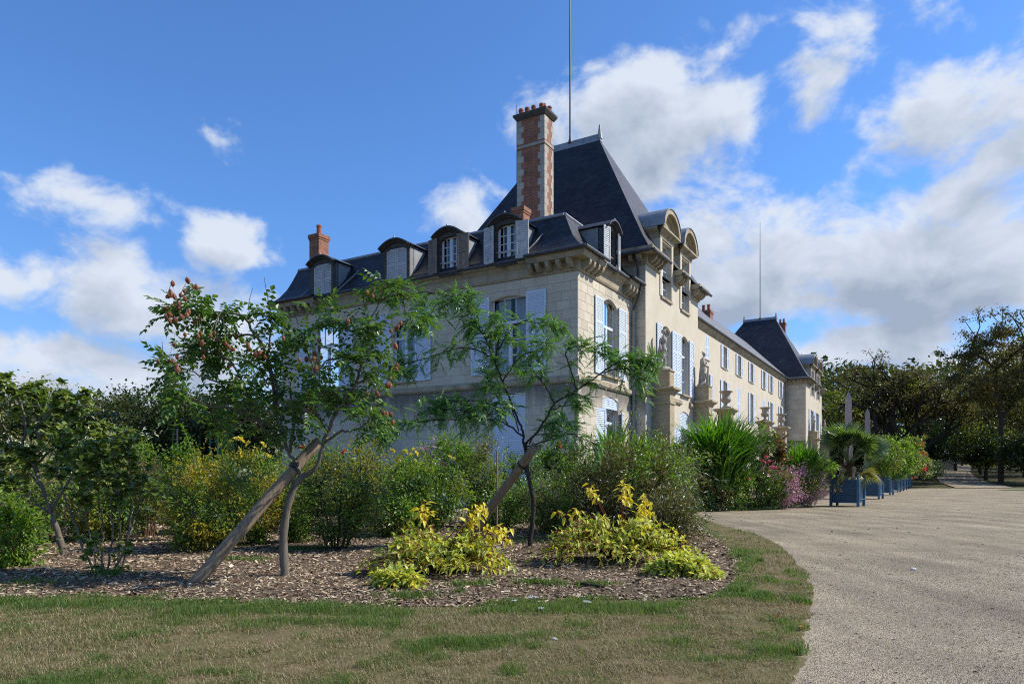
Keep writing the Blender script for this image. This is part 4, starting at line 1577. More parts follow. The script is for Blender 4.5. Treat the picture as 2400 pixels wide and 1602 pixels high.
def mulch_z(x, y):
    e = np.clip(seg_dist(np.asarray(x), np.asarray(y), MULCH + MULCH[:1]) / .6, 0, 1)
    return .013 + e * (.015 + .07 * fbm(x, y, .9, 5))


nn = gx.shape[1]
ii = (np.arange(gx.shape[0] - 1)[:, None] * nn + np.arange(nn - 1)[None, :]).ravel()
q = np.stack([ii, ii + 1, ii + nn + 1, ii + nn], -1)
q = q[ins.ravel()[q].all(1)]
used, inv = np.unique(q, return_inverse=True)
MB().add(np.stack([gx, gy, mz], -1).reshape(-1, 3)[used], [inv.reshape(-1, 4)]).build('mulch_bed', M['mulch'], None, smooth=True, kind='structure')
# planted strip at the foot of the house, edged with turf
STRIP = [(6.0, 27.6), (7.21, 27.86), (8.90, 27.30), (10.4, 28.2), (11.42, 29.32), (13.4, 32.6), (16.05, 37.05), (19.78, 44.37), (25.16, 55.28), (32, 66), (29, 68), (8.5, 32.5), (2.9, 27.6), (-6, 32.6), (-13.2, 37.4), (-14.3, 36.0), (-5.2, 30.0), (0, 28.3)]
M['soil'] = surf('bed_soil', (.03, .022, .015), (.07, .05, .035), 8, .95, .1, .6, 40)
MB().add([(x, y, .010) for x, y in STRIP], [tuple(range(len(STRIP)))]).build('border_soil', M['soil'], None, kind='structure')

MB().add([(x, y, .009) for x, y in [(-40, 15), (-18, 15), (-18, 17), (-11.97, 18.6), (-9.8, 20.6), (-6.95, 23.3), (-4.33, 25.2), (-5.2, 29.9), (-14.3, 35.9), (-14, 46), (-40, 46)]], [tuple(range(11))]).build('shrubbery_soil', M['soil'], None, kind='structure')
# ---- turf: every blade is geometry
def blades(P, h, w, bend=.6, rg=rng):
    n = len(P)
    a = rg.uniform(0, 2 * np.pi, n)
    dx, dy = np.cos(a), np.sin(a)
    b = rg.uniform(.15, 1.0, n) * bend
    h = np.asarray(h) * rg.uniform(.55, 1.25, n)
    sx, sy = -dy * w / 2, dx * w / 2
    p0 = np.stack([P[:, 0] - sx, P[:, 1] - sy, P[:, 2]], -1)
    p1 = np.stack([P[:, 0] + sx, P[:, 1] + sy, P[:, 2]], -1)
    mx, my, mzz = P[:, 0] + dx * h * b * .35, P[:, 1] + dy * h * b * .35, P[:, 2] + h * .62
    p2 = np.stack([mx + sx * .7, my + sy * .7, mzz], -1)
    p3 = np.stack([mx - sx * .7, my - sy * .7, mzz], -1)
    p4 = np.stack([P[:, 0] + dx * h * b, P[:, 1] + dy * h * b, P[:, 2] + h * (1 - .35 * b)], -1)
    V = np.stack([p0, p1, p2, p3, p4], 1).reshape(-1, 3)
    k = np.arange(n)[:, None] * 5
    return V, [k + np.array([[0, 1, 2, 3]]), k + np.array([[3, 2, 4]])]


def px_sample(n, u0, u1, v0, v1, rg=rng):
    """ground points, evenly spread as the camera sees the ground"""
    u, v = rg.uniform(u0, u1, n), rg.uniform(v0, v1, n)
    d = FPX * CAMH / (v - HZP)
    return (u - CXP) / FPX * d, d


PATCH = [(1300, 1396, .95, .26), (1180, 1405, .5, .2), (1480, 1392, .5, .2), (1735, 1222, .45, .9), (1712, 1288, .28, .5), (1705, 1368, .3, .22), (1800, 1505, .28, .22), (1060, 1480, .55, .3), (100, 1388, 1.0, .25),
         (350, 1392, .8, .2), (600, 1402, .9, .2), (850, 1408, .5, .18), (1850, 1385, .14, .35), (1770, 1335, .2, .35), (1560, 1480, .3, .2), (1330, 1440, .2, .12), (700, 1430, .5, .2)]


def green(x, y):
    g = .05 + 2.6 * np.clip(fbm(x, y, 1.5, 41, 4) - .50, 0, 1) + 1.6 * np.clip(vnoise(x, y, 5.5, 63) - .62, 0, 1)
    g = g + .26 * np.clip((.2 - x) / 3.5, 0, 1)
    for u, v, a, b in PATCH:
        c = gnd(u * 1.0217, v * 1.0217)
        g = g + 1.0 * np.exp(-(((x - c[0]) / a) ** 2 + ((y - c[1]) / b) ** 2) * 1.3) * (.55 + .9 * vnoise(x, y, 6, 3))
    g = g + .9 * np.exp(-(seg_dist(x, y, FRONT[6:]) / .22) ** 2) * np.clip(fbm(x, y, 1.6, 77) * 2.2 - .55, 0, 1)
    g = g + .5 * np.exp(-(seg_dist(x, y, EDGE) / .2) ** 2) * np.clip(vnoise(x, y, 3, 9) - .45, 0, 1)
    return np.clip(g, 0, 1)


M['dry'] = leafmat('dry_grass', [(.12, .085, .045), (.32, .26, .14), (.50, .43, .27), (.16, .17, .055), (.24, .165, .10), (.13, .165, .05)], .25, .7, .2, (1.3, 1.1, .6))
M['grass'] = leafmat('green_grass', [(.05, .10, .02), (.08, .15, .03), (.15, .19, .05), (.07, .135, .03)], .35, .5, .3)
X, Y = [], []
for cnt, v0, v1, u0, u1 in ((178000, 1385, 1640, -420, 1960), (30000, 1200, 1440, -60, 2000), (45000, 1195, 1440, 1520, 1930)):
    x, y = px_sample(cnt, u0, u1, v0, v1)
    X.append(x)
    Y.append(y)
x, y = np.concatenate(X), np.concatenate(Y)
dM = seg_dist(x, y, FRONT)
edge_j = .22 * (fbm(x, y, 5, 8, 4) - .42)
ok = inside(x + edge_j, y, LAWN) & (~inside(x, y, MULCH) | (dM < .10 * vnoise(x, y, 3, 21) ** 2 * 2))
x, y = x[ok], y[ok]
g = green(x, y)
isg = rng.uniform(0, 1, len(x)) < g * 1.0
bare = (fbm(x, y, 2.2, 93) < .46) & (g < .4)
keep = ~bare | (rng.uniform(0, 1, len(x)) < .28)
x, y, g, isg = x[keep], y[keep], g[keep], isg[keep]
hh = np.where(isg, .022 + .075 * np.clip(g - .35, 0, 1), .040) * (.5 + 1.0 * vnoise(x, y, 4.5, 6))
ww = np.where(isg, .0042, .0036) * np.clip(y / 6.0, .8, 2.5)
P = np.stack([x, y, np.full(len(x), .008)], -1)
for nm, sel, mt_ in (('dry_grass', ~isg, M['dry']), ('green_grass', isg, M['grass'])):
    b = MB()
    n = sel.sum()
    V, F = blades(P[sel], hh[sel], ww[sel], 2.2 if nm == 'dry_grass' else 1.1)
    b.add(V, F)
    o = b.build(nm, mt_, None, kind='stuff')
# turf verge along the border by the house
x, y = px_sample(26000, 1560, 1960, 1150, 1205)
ok = inside(x, y, STRIP) & (seg_dist(x, y, STRIP[1:9]) < 1.6 + 1.2 * vnoise(x, y, .5, 2)) & (y < 40)
P = np.stack([x[ok], y[ok], np.full(ok.sum(), .01)], -1)
b = MB()
b.add(*blades(P, np.full(len(P), .09), np.full(len(P), .012), .6))
b.build('verge_grass', M['grass'], None, kind='stuff')

# ---- wood chips
M['chip'] = leafmat('wood_chips', [(0.053, 0.033, 0.020), (0.201, 0.137, 0.082), (0.403, 0.304, 0.205), (0.700, 0.588, 0.426), (0.117, 0.073, 0.045), (0.307, 0.216, 0.139), (0.530, 0.421, 0.295), (0.074, 0.044, 0.025), (0.138, 0.083, 0.049)], .0, .85, .15)
x, y = px_sample(52000, -380, 1800, 1195, 1425)
ok = inside(x, y, MULCH) | (inside(x, y, LAWN) & (seg_dist(x, y, FRONT) < .12) & (rng.uniform(0, 1, len(x)) < .3))
x, y = x[ok], y[ok]
n = len(x)
a = rng.uniform(0, np.pi, n)
l = rng.uniform(.02, .07, n) * np.where(rng.uniform(0, 1, n) < .06, 1.9, 1) * np.clip(y / 10, .9, 1.9)
w = l * rng.uniform(.15, .5, n)
f = np.stack([np.cos(a), np.sin(a), rng.normal(0, .28, n)], -1)
f /= np.linalg.norm(f, axis=1, keepdims=True)
s = np.stack([-np.sin(a), np.cos(a), rng.normal(0, .35, n)], -1)
s -= (s * f).sum(1, keepdims=True) * f
s /= np.linalg.norm(s, axis=1, keepdims=True)
u_ = np.cross(f, s)
c = np.stack([x, y, mulch_z(x, y) + .008], -1)
t = (w * .22)[:, None] * u_
fa, sa = (l / 2)[:, None] * f, (w / 2)[:, None] * s
V = np.stack([c - fa - sa, c + fa - sa * .6, c + fa * .9 + sa, c - fa * .8 + sa * .8, c - fa * .9 - sa * .7 + t, c + fa * .9 - sa * .5 + t, c + fa * .8 + sa * .8 + t, c - fa * .7 + sa * .6 + t], 1).reshape(-1, 3)
k = np.arange(n)[:, None] * 8
b = MB()
b.add(V, [np.concatenate([k + np.array([[4, 5, 6, 7]]), k + np.array([[0, 1, 5, 4]]), k + np.array([[1, 2, 6, 5]])])])
b.build('wood_chips', M['chip'], None, kind='stuff')

# ---- loose gravel close by
M['pebble'] = leafmat('gravel_stones', [(.12, .095, .07), (.28, .22, .15), (.38, .315, .235), (.50, .44, .36), (.22, .17, .12), (.34, .25, .16)], .0, .8, .25)
x, y = px_sample(42000, 1560, 2460, 1290, 1640)
ok = ~inside(x - .05 * vnoise(x, y, 5, 4), y, LAWN)
x, y = x[ok], y[ok]
n = len(x)
r = rng.uniform(.003, .0075, n) * np.clip(y / 6, .9, 1.6)
o6 = np.array([(1, 0, 0), (0, 1, 0), (-1, 0, 0), (0, -1, 0), (.2, .1, .8)])
j = rng.uniform(.65, 1.3, (n, 5, 3))
V = (np.stack([x, y, np.full(n, .004)], -1)[:, None, :] + o6[None] * j * r[:, None, None]).reshape(-1, 3)
k = np.arange(n)[:, None] * 5
b = MB()
b.add(V, [np.concatenate([k + np.array([[a_, b_, 4]]) for a_, b_ in ((0, 1), (1, 2), (2, 3), (3, 0))])])
b.build('gravel_stones', M['pebble'], None, kind='stuff')

# ---- litter on the gravel, weeds in the mulch
x, y = px_sample(900, 1500, 2460, 1195, 1640)
ok = ~inside(x, y, LAWN) & (rng.uniform(0, 1, len(x)) < .25 + .9 * vnoise(x, y, .9, 14) ** 2)
x, y = x[ok], y[ok]
n = len(x)
M['debris'] = leafmat('dry_litter', [(.03, .022, .014), (.07, .05, .03), (.14, .10, .06), (.05, .05, .02)], .0, .9, .1)
a = rng.uniform(0, 6.3, n)
l = rng.uniform(.008, .028, n) * np.clip(y / 8, .8, 2.2)
cx_, sy_ = np.cos(a) * l, np.sin(a) * l
z = np.full(n, .008)
V = np.stack([np.stack([x - cx_, y - sy_, z], -1), np.stack([x + sy_ * .3, y - cx_ * .3, z + l * .3], -1), np.stack([x + cx_, y + sy_, z], -1), np.stack([x - sy_ * .3, y + cx_ * .3, z + l * .2], -1)], 1).reshape(-1, 3)
b = MB()
b.add(V, [np.arange(n)[:, None] * 4 + np.array([[0, 1, 2, 3]])])
b.build('gravel_litter', M['debris'], None, kind='stuff')
WEED = [(1220, 1245, .5, .5), (1080, 1352, .35, .2), (1210, 1348, .4, .15), (1255, 1350, .25, .12), (560, 1292, .5, .25), (1240, 1200, .8, .9), (700, 1265, .5, .3), (1350, 1352, .4, .12), (940, 1375, .4, .15), (250, 1330, .4, .2), (60, 1350, .5, .3), (860, 1395, .3, .15), (1190, 1195, .7, .8), (1500, 1382, .3, .12)]
X, Y = [], []
for u, v, a_, b_ in WEED:
    c = gnd(u * 1.0217, v * 1.0217)
    k = int(520 * min(1.6, a_ * 2))
    X.append(c[0] + rng.normal(0, a_ * .45, k))
    Y.append(c[1] + rng.normal(0, b_ * .6, k))
x, y = np.concatenate(X), np.concatenate(Y)
keep = inside(x, y, MULCH) & (vnoise(x, y, 7, 55) > .35)
x, y = x[keep], y[keep]
P = np.stack([x, y, mulch_z(x, y)], -1)
b = MB()
b.add(*blades(P, np.full(len(P), .07), np.full(len(P), .011), 1.2))
b.build('low_weeds', M['grass'], None, kind='stuff')

# ------------------------------------------------------------------ statues, vases, obelisks
def sculpt(name, label, base, ang, parts, height, base_w, group):
    """one continuous carved figure: limbs fused by a voxel remesh"""
    mb = MB()
    k = height / 2.05
    ca, sa = math.cos(ang), math.sin(ang)

    def T(P):
        P = np.asarray(P, float) * k
        return np.stack([P[:, 0] * ca - P[:, 1] * sa, P[:, 0] * sa + P[:, 1] * ca, P[:, 2]], -1)
    w = base_w / 2 / k
    mb.box((-w, -w, 0), (w, w, .1), T)
    mb.box((-w * .8, -w * .8, .05), (w * .8, w * .8, .17), T)
    for P, r in parts:
        mb.tube(T(P), np.asarray(r) * k, 10)
    o = mb.build(name, M['statue'])
    o.location = base
    md = o.modifiers.new('fuse', 'REMESH')
    md.mode = 'VOXEL'
    md.voxel_size = .022 * k
    md.use_smooth_shade = True
    sm = o.modifiers.new('soften', 'SMOOTH')
    sm.iterations = 2
    tag(o, label, 'statue', group)
    return o


def head(c, r=.105):
    x, y, z = c
    return ([(x, y, z - r * 1.15), (x, y + .01, z - r * .6), (x, y + .012, z), (x, y + .005, z + r * .7), (x, y, z + r * 1.15)], [.045, .085, .103, .085, .02])


A_PARTS = [([(-.08, .02, .12), (-.085, .03, .5), (-.08, .0, .78), (-.07, 0, .98)], [.075, .062, .085, .12]),
           ([(.10, -.02, .12), (.09, .05, .5), (.07, .06, .56), (.07, .0, .98)], [.06, .055, .07, .12]),
           ([(0, 0, .92), (.02, 0, 1.08), (.0, .01, 1.2), (-.02, .01, 1.38), (-.02, 0, 1.5), (-.02, .01, 1.6)], [.165, .15, .12, .165, .13, .055]),
           head((-.03, .02, 1.76)), ([(-.03, -.06, 1.72), (-.03, -.09, 1.80), (-.03, -.04, 1.88)], [.04, .07, .05]),
           ([(-.16, 0, 1.47), (-.32, .04, 1.62), (-.26, .02, 1.86), (-.10, .02, 1.90)], [.062, .055, .045, .04]),
           ([(.13, 0, 1.47), (.22, .02, 1.22), (.24, .10, .98), (.22, .13, .90)], [.06, .052, .04, .045]),
           ([(.20, .03, 1.15), (.23, -.05, .7), (.22, -.08, .15)], [.05, .085, .11]), ([(-.02, -.12, 1.0), (.02, -.16, .6), (.02, -.16, .14)], [.09, .12, .14]),
           ([(-.08, .02, .13), (-.08, .16, .13)], [.055, .04]), ([(.10, -.02, .13), (.12, .13, .13)], [.05, .04])]
B_PARTS = [([(-.09, .0, .12), (-.085, .02, .5), (-.07, 0, .98)], [.075, .07, .12]), ([(.09, .04, .12), (.09, .07, .5), (.07, .0, .98)], [.06, .065, .12]),
           ([(0, -.03, .16), (0, -.03, .55), (0, 0, .95), (0, .01, 1.12), (0, .01, 1.32), (0, 0, 1.5), (0, .02, 1.6)], [.20, .17, .18, .16, .18, .14, .06]),
           head((.01, .06, 1.76)), ([(.01, .0, 1.84), (.01, .03, 1.9)], [.10, .09]),
           ([(-.17, .0, 1.45), (-.21, .08, 1.2), (-.05, .20, 1.26), (.02, .20, 1.34)], [.065, .058, .046, .045]),
           ([(.16, .0, 1.45), (.22, .06, 1.18), (.26, .24, 1.02)], [.065, .055, .045]),
           ([(.28, .28, 1.08), (.27, .26, .6), (.25, .22, .14)], [.045, .055, .075]), ([(.1, .14, .70), (.14, .17, .4)], [.09, .07]),
           ([(-.2, -.05, 1.4), (-.22, -.1, .8), (-.18, -.12, .2)], [.06, .09, .12])]
ANG = math.atan2(NV[1], NV[0]) - math.pi / 2


def on_pier(s, o, z):
    p = F_T.pt(s, z, o)
    return tuple(p)


sculpt('statue', 'pale stone statue with one arm raised, standing on the pier left of the tower door', on_pier(1.19, .46, 6.502), ANG - .5, A_PARTS, 2.2, .6, 'statues on the piers')
sculpt('statue', 'pale stone statue of a draped figure with a staff, on the right hand tower pier', on_pier(8.22, .45, 6.502), ANG + .3, B_PARTS, 2.12, .62, 'statues on the piers')
sculpt('statue', 'weathered grey statue before the shuttered windows of the far tower', on_pier(53.15, .46, 6.252), ANG - .4, B_PARTS, 2.0, .8, 'statues on the piers')
sculpt('statue', 'weathered grey statue at the far right corner of the far tower', on_pier(63.05, .46, 6.352), ANG + .4, A_PARTS, 2.1, .8, 'statues on the piers')


def vase(label, base):
    t = thing('stone_vase', label, 'stone vase', base, 'stone vases on the piers')
    x, y, z = base
    f = MB()
    f.box((x - .24, y - .24, z), (x + .24, y + .24, z + .09))
    f.lathe([(.22, .09), (.21, .13), (.13, .17), (.085, .24), (.085, .30), (.12, .33)], (x, y, z), 20)
    f.build('foot', M['statue'], t)
    b = MB()
    b.lathe([(.10, .33), (.22, .36), (.31, .46), (.33, .56), (.29, .64), (.25, .70), (.25, .86), (.28, .96), (.36, 1.02), (.42, 1.04), (.42, 1.10), (.34, 1.11), (.30, 1.02), (.2, .9)], (x, y, z), 24)
    b.build('bowl', M['statue'], t, smooth=True)
    for s in (-1, 1):
        h = MB()
        px = x + s * .30 * NV[1]
        py = y - s * .30 * NV[0]
        e = np.array((NV[1], -NV[0])) * s
        h.tube([(x + e[0] * .27, y + e[1] * .27, z + .60), (x + e[0] * .37, y + e[1] * .37, z + .66), (x + e[0] * .36, y + e[1] * .36, z + .78), (x + e[0] * .27, y + e[1] * .27, z + .80)], [.03, .03, .03, .025], 6)
        h.build('handle', M['statue'], t)


vase('carved stone vase on the pier nearest the tower, left of the shuttered window', on_pier(13.4, .5, 5.66))
vase('carved stone vase on the second pier along the long wing', on_pier(25.8, .5, 5.66))
vase('carved stone vase on the third pier, closest to the far tower', on_pier(32.9, .5, 5.66))


def obelisk(label, u, d, ztop, w0):
    b = np.array([(u - CXP) / FPX * d, d, float(terrain(d))])
    t = thing('obelisk', label, 'obelisk', tuple(b), 'pink marble obelisks in front of the house')
    a = R_(-24)

    def T(V):
        V = np.asarray(V, float)
        return np.stack([b[0] + V[:, 0] * math.cos(a) - V[:, 1] * math.sin(a), b[1] + V[:, 0] * math.sin(a) + V[:, 1] * math.cos(a), b[2] + V[:, 2]], -1)
    h = ztop - b[2]
    s = MB()
    w1 = w0 * .68
    V = [(sx * w, sy * w, z) for w, z in ((w0 / 2, 2.2), (w1 / 2, h - w1 * 1.15), (.01, h)) for sx, sy in ((-1, -1), (1, -1), (1, 1), (-1, 1))]
    s.add(T(V), [(0, 1, 5, 4), (1, 2, 6, 5), (2, 3, 7, 6), (3, 0, 4, 7), (4, 5, 9, 8), (5, 6, 10, 9), (6, 7, 11, 10), (7, 4, 8, 11)])
    s.build('shaft', M['marble'], t)
    p = MB()
    for w, z0, z1 in ((w0 * 1.7, 0, .4), (w0 * 1.35, .4, 1.8), (w0 * 1.6, 1.8, 2.0), (w0 * 1.2, 2.0, 2.2)):
        p.box((-w / 2, -w / 2, z0), (w / 2, w / 2, z1), T)
    p.build('pedestal', M['statue'], t)


M['marble'] = surf('pink_marble', (.26, .22, .215), (.37, .33, .32), 6, .7, .3)
obelisk('nearer and taller pinkish marble obelisk above the palm', 1988.5, 72, 10.0, .84)
obelisk('smaller pinkish marble obelisk to the right, further down the court', 2033, 92, 10.2, .80)

# ------------------------------------------------------------------ planter boxes
M['blue'] = surf('blue_box_paint', (.010, .052, .105), (.018, .075, .14), 5, .45, .5, dirt=((.16, .24, .32), 9, (1, 1, .25), .64))
M['blue_iron_lit_post'] = surf('blue_iron_and_lit_post', (.02, .085, .16), (.05, .15, .25), 9, .4, .5)
BW, BH = 1.14, 1.20
FD = np.array((.62, .785))
FD /= np.linalg.norm(FD)                          # box side, away from the camera


def planter(loc, label, proto=None):
    if proto is not None:
        r = proto.copy()
        COL.objects.link(r)
        r.location = loc
        r['label'] = label
        wloc[r.name] = np.asarray(loc, float)
        for ch in proto.children:
            c = ch.copy()
            COL.objects.link(c)
            c.parent = r
        return r
    t = thing('planter_box', label, 'planter box', loc, 'blue planter boxes in a row')
    sd = np.array((FD[1], -FD[0]))                # to the right along the front

    def P(V):
        V = np.asarray(V, float)
        return np.concatenate([np.array(loc[:2]) + V[:, :1] * sd + V[:, 1:2] * FD, V[:, 2:3] + loc[2]], -1)
    h = BW / 2
    nb = 9
    bh = (BH - .16) / nb
    shared = {}
    for side in range(4):
        for k in range(nb):
            z0 = .16 + k * bh
            b = MB()
            lo, hi = (-h + .05, -.012, z0 + .004), (h - .05, .012, z0 + bh - .004)
            if side == 0:
                f = lambda V: P(np.stack([V[:, 0], V[:, 1] - h + .03, V[:, 2]], -1))
            elif side == 1:
                f = lambda V: P(np.stack([h - .03 - V[:, 1], V[:, 0], V[:, 2]], -1))
            elif side == 2:
                f = lambda V: P(np.stack([V[:, 0], h - .03 + V[:, 1], V[:, 2]], -1))
            else:
                f = lambda V: P(np.stack([-h + .03 + V[:, 1], V[:, 0], V[:, 2]], -1))
            b.box(lo, hi, f)
            b.build('board', M['blue'], t)
    for sx in (-1, 1):
        for sy in (-1, 1):
            p = MB()
            x, y = sx * (h - .01), sy * (h - .01)
            p.box((x - .055, y - .055, 0), (x + .055, y + .055, BH + .04), P)
            c = P(np.array([(x, y, BH + .04)]))[0]
            p.lathe([(.045, 0), (.03, .03), (.035, .05), (.062, .09), (.066, .115), (.05, .15), (.0, .165)], c, 12)
            p.build('corner_post', M['blue_iron_lit_post'] if sx > 0 else M['blue'], t)  # right posts take the lighter blue: sunlight put into their colour
    for sx in (-1, 1):
        i = MB()
        for z in (.30, .98):
            i.box((sx * (h + .0) - .02 * sx, -h + .02, z), (sx * (h + .035), h - .02, z + .045), P)
        i.tube(P(np.array([(sx * (h + .05), -h + .06, .22), (sx * (h + .05), -h + .06, 1.12)])), .018, 6)
        i.build('iron_strap', M['blue_iron_lit_post'], t)
    s = MB()
    s.box((-h + .06, -h + .06, .2), (h - .06, h - .06, BH - .09), P)
    s.build('soil', M['soil'], t)
    return t


row = np.array((15.15, 31.6))
rdir = np.array((.525, .851))
tt = [0, 11.6, 21.4, 31.2, 36.6, 43.0, 47.5, 51.0, 56.0]
bl = ['nearest blue planter box, the one holding the fan palm', 'blue planter box directly behind the palm box, half hidden by its drooping fronds', 'blue planter box third from the camera, under the round dense shrub',
      'blue planter box fourth from the camera in the receding row', 'blue planter box under the red flowering oleander', 'blue planter box holding the pale thin stemmed standard shrub',
      'blue planter box just past the thin stemmed standard', 'blue planter box second last in the receding row', 'farthest blue planter box, in front of the dark hedge']
pc = []
p0 = None
for k, a in enumerate(tt):
    q = row + rdir * a
    z = 0.006
    o = planter((q[0], q[1], z), bl[k], p0)
    p0 = p0 or o
    pc.append((q[0], q[1], z + BH - .09))

# ------------------------------------------------------------------ stakes propping the two young trees
M['stake'] = surf('round_timber', (.16, .115, .075), (.30, .225, .15), 5, .8, .2, .4, 30, stretch=(6, 6, 1), detail=8)
M['stake_end'] = surf('sawn_end', (.14, .10, .065), (.22, .165, .11), 30, .85, .1)
M['tie'] = surf('black_rubber_strap', (.012, .012, .013), (.03, .03, .032), 6, .5, .4)


def stake(label, a, b, r, tie_at, tree_pt, tr):
    t = thing('tree_stake', label, 'tree stake', tuple(a), 'timber stakes propping young trees')
    a, b = np.array(a), np.array(b)
    ts = np.linspace(0, 1, 14)
    P = a + (b - a) * ts[:, None]
    P += rng.normal(0, .004, P.shape)
    p = MB()
    p.tube(P, r * (1.04 - .10 * ts + rng.normal(0, .012, 14)), 14)
    p.build('pole', M['stake'], t, smooth=True)
    d = (b - a) / np.linalg.norm(b - a)
    e = MB()
    e.tube([b - d * .004, b + d * .003], [r * .93, r * .90], 14)
    e.build('sawn_end', M['stake_end'], t)
    c = a + (b - a) * tie_at
    tie = MB()
    tie.tube([c - d * .022, c + d * .022], [r * 1.13, r * 1.13], 14)
    tp = np.array(tree_pt)
    tie.tube([tp - (0, 0, .03), tp + (0, 0, .03)], [tr * 1.35, tr * 1.35], 12)
    tie.tube([c, (c + tp) / 2 + (0, 0, .01), tp], [.028, .024, .028], 8)
    tie.build('strap', M['tie'], t)


stake('thick slanting timber stake at the golden rain tree, its foot left of the trunk', gnd(440, 1376) + (0, 0, -.04), at(748, 1032, 9.55), .078, .80, at(690, 1087, 9.33), .045)
stake('slanting timber stake strapped to the honey locust trunk, lower end behind the yellow shrub', gnd(1085, 1275) + (0, 0, -.04), at(1254, 1046, 13.0), .088, .83, at(1238, 1108, 13.15), .045)

# ------------------------------------------------------------------ plants
K = 2400 / 2349.0


def nrm(v):
    v = np.asarray(v, float)
    return v / np.maximum(np.linalg.norm(v, axis=-1, keepdims=True), 1e-9)


# leaf templates: x along the leaf, z its upper side, length 1
def t_leaf(w=.45, droop=.18, fold=.10, notch=.0):
    V = [(0, 0, 0), (.38, 0, -.02), (.72, 0, -droop * .45), (1, 0, -droop), (.30, w / 2, fold), (.68, w * .40, fold * .6 - droop * .4), (.30, -w / 2, fold), (.68, -w * .40, fold * .6 - droop * .4)]
    return np.array(V, float), [np.array([(0, 1, 4), (2, 3, 5), (0, 6, 1), (2, 7, 3)]), np.array([(1, 2, 5, 4), (1, 6, 7, 2)])]


def t_small(w=.5, fold=.12):
    return np.array([(0, 0, 0), (.45, w / 2, fold), (1, 0, -.05), (.45, -w / 2, fold)], float), [np.array([(0, 2, 1), (0, 3, 2)])]


def t_round(droop=.25):
    V = [(0, 0, 0), (.02, .30, .02), (.35, .48, .03), (.75, .34, -droop * .5), (1, 0, -droop), (.75, -.34, -droop * .5), (.35, -.48, .03), (.02, -.30, .02), (.42, 0, -.05)]
    return np.array(V, float), [np.array([(8, k, (k + 1) % 8) for k in range(8)])]


def t_blade():
    return np.array([(0, .02, 0), (0, -.02, 0), (.5, .05, .0), (.5, -.05, 0), (1, 0, -.12)], float), [np.array([(0, 1, 3, 2)]), np.array([(2, 3, 4)])]


def merge_t(parts):
    V, F, n = [], [], 0
    for v, f in parts:
        V.append(v)
        F += [a + n for a in f]
        n += len(v)
    by = {}
    for a in F:
        by.setdefault(a.shape[1], []).append(a)
    return np.concatenate(V), [np.concatenate(a) for a in by.values()]


def orient(tv, p, f, u, s):
    f = nrm(f)
    y = nrm(np.cross(u, f))
    z = np.cross(f, y)
    return np.asarray(p) + s * (tv[:, :1] * f + tv[:, 1:2] * y + tv[:, 2:3] * z)


def t_pinnate(n=6, ll=.24, lw=.5, ang=62, droop=.28, rg=None, leaf=None):
    """feather leaf: curved midrib with leaflets in pairs"""
    rg = rg or np.random.default_rng(3)
    leaf = leaf or t_small(lw)
    parts = []
    ts = np.linspace(.16, .94, n)
    mid = lambda t: np.array([t, 0, .10 * t - droop * t * t])
    R = np.array([mid(t) for t in (0, .35, .7, 1)])
    V = np.concatenate([R + (0, .008, 0), R - (0, .008, 0)])
    parts.append((V, [np.array([(i, i + 4, i + 5, i + 1) for i in range(3)])]))
    for t in ts:
        for sg in (1, -1):
            a = R_(ang + rg.uniform(-8, 8)) * sg
            p = mid(t)
            f = np.array([math.cos(a), math.sin(a), -.25 - .5 * t * droop + rg.uniform(-.2, .1)])
            sc_ = ll * (1 - .55 * abs(t - .45)) * rg.uniform(.85, 1.15)
            parts.append((orient(leaf[0], p, f, np.array([rg.uniform(-.2, .2), rg.uniform(-.3, .3), 1.0]), sc_), leaf[1]))
    p = mid(1.0)
    parts.append((orient(leaf[0], p, np.array([1, 0, -droop]), np.array([0, 0, 1.0]), ll), leaf[1]))
    return merge_t(parts)


def scatter(mb, tv, tf, P, f, u, s):
    n = len(P)
    if n == 0:
        return
    f = nrm(f)
    y = nrm(np.cross(u, f))
    z = np.cross(f, y)
    s = np.broadcast_to(np.asarray(s, float), (n,))
    V = P[:, None, :] + s[:, None, None] * (tv[None, :, 0:1] * f[:, None, :] + tv[None, :, 1:2] * y[:, None, :] + tv[None, :, 2:3] * z[:, None, :])
    k = len(tv)
    mb.add(V.reshape(-1, 3), [(np.arange(n)[:, None, None] * k + a[None]).reshape(-1, a.shape[1]) for a in tf])


def leaf_objects(root, meshes, P, f, u, s, name='leaf', n_max=300, tmpl=None, mat=None, rest='foliage', near=None):
    """the leaves that show largest are objects of their own, the rest one part"""
    f = nrm(f)
    y = nrm(np.cross(u, f))
    z = np.cross(f, y)
    P = np.asarray(P)
    size = s / np.linalg.norm(P - (0, 0, CAMH), axis=1)
    order = np.argsort(-size)
    pick = order[:n_max]
    w = wloc[root.name]
    for i in pick:
        m = Matrix(((f[i, 0] * s[i], y[i, 0] * s[i], z[i, 0] * s[i], P[i, 0] - w[0]), (f[i, 1] * s[i], y[i, 1] * s[i], z[i, 1] * s[i], P[i, 1] - w[1]),
                    (f[i, 2] * s[i], y[i, 2] * s[i], z[i, 2] * s[i], P[i, 2] - w[2]), (0, 0, 0, 1)))
        link(name, meshes[i % len(meshes)], root, m)
    oth = order[n_max:]
    if len(oth):
        b = MB()
        for k, t in enumerate(tmpl):
            sel = oth[oth % len(tmpl) == k]
            scatter(b, t[0], t[1], P[sel], f[sel], u[sel], s[sel])
        b.build(rest, mat, root, kind='stuff')


def t_mesh(t, name, mat):
    return MB().add(t[0], t[1]).mesh(name, mat)


def bez(a, b, c, n=6):
    t = np.linspace(0, 1, n)[:, None]
    return (1 - t) ** 2 * a + 2 * t * (1 - t) * b + t * t * c


def rdir3(n, rg):
    v = rg.normal(0, 1, (n, 3))
    return nrm(v)


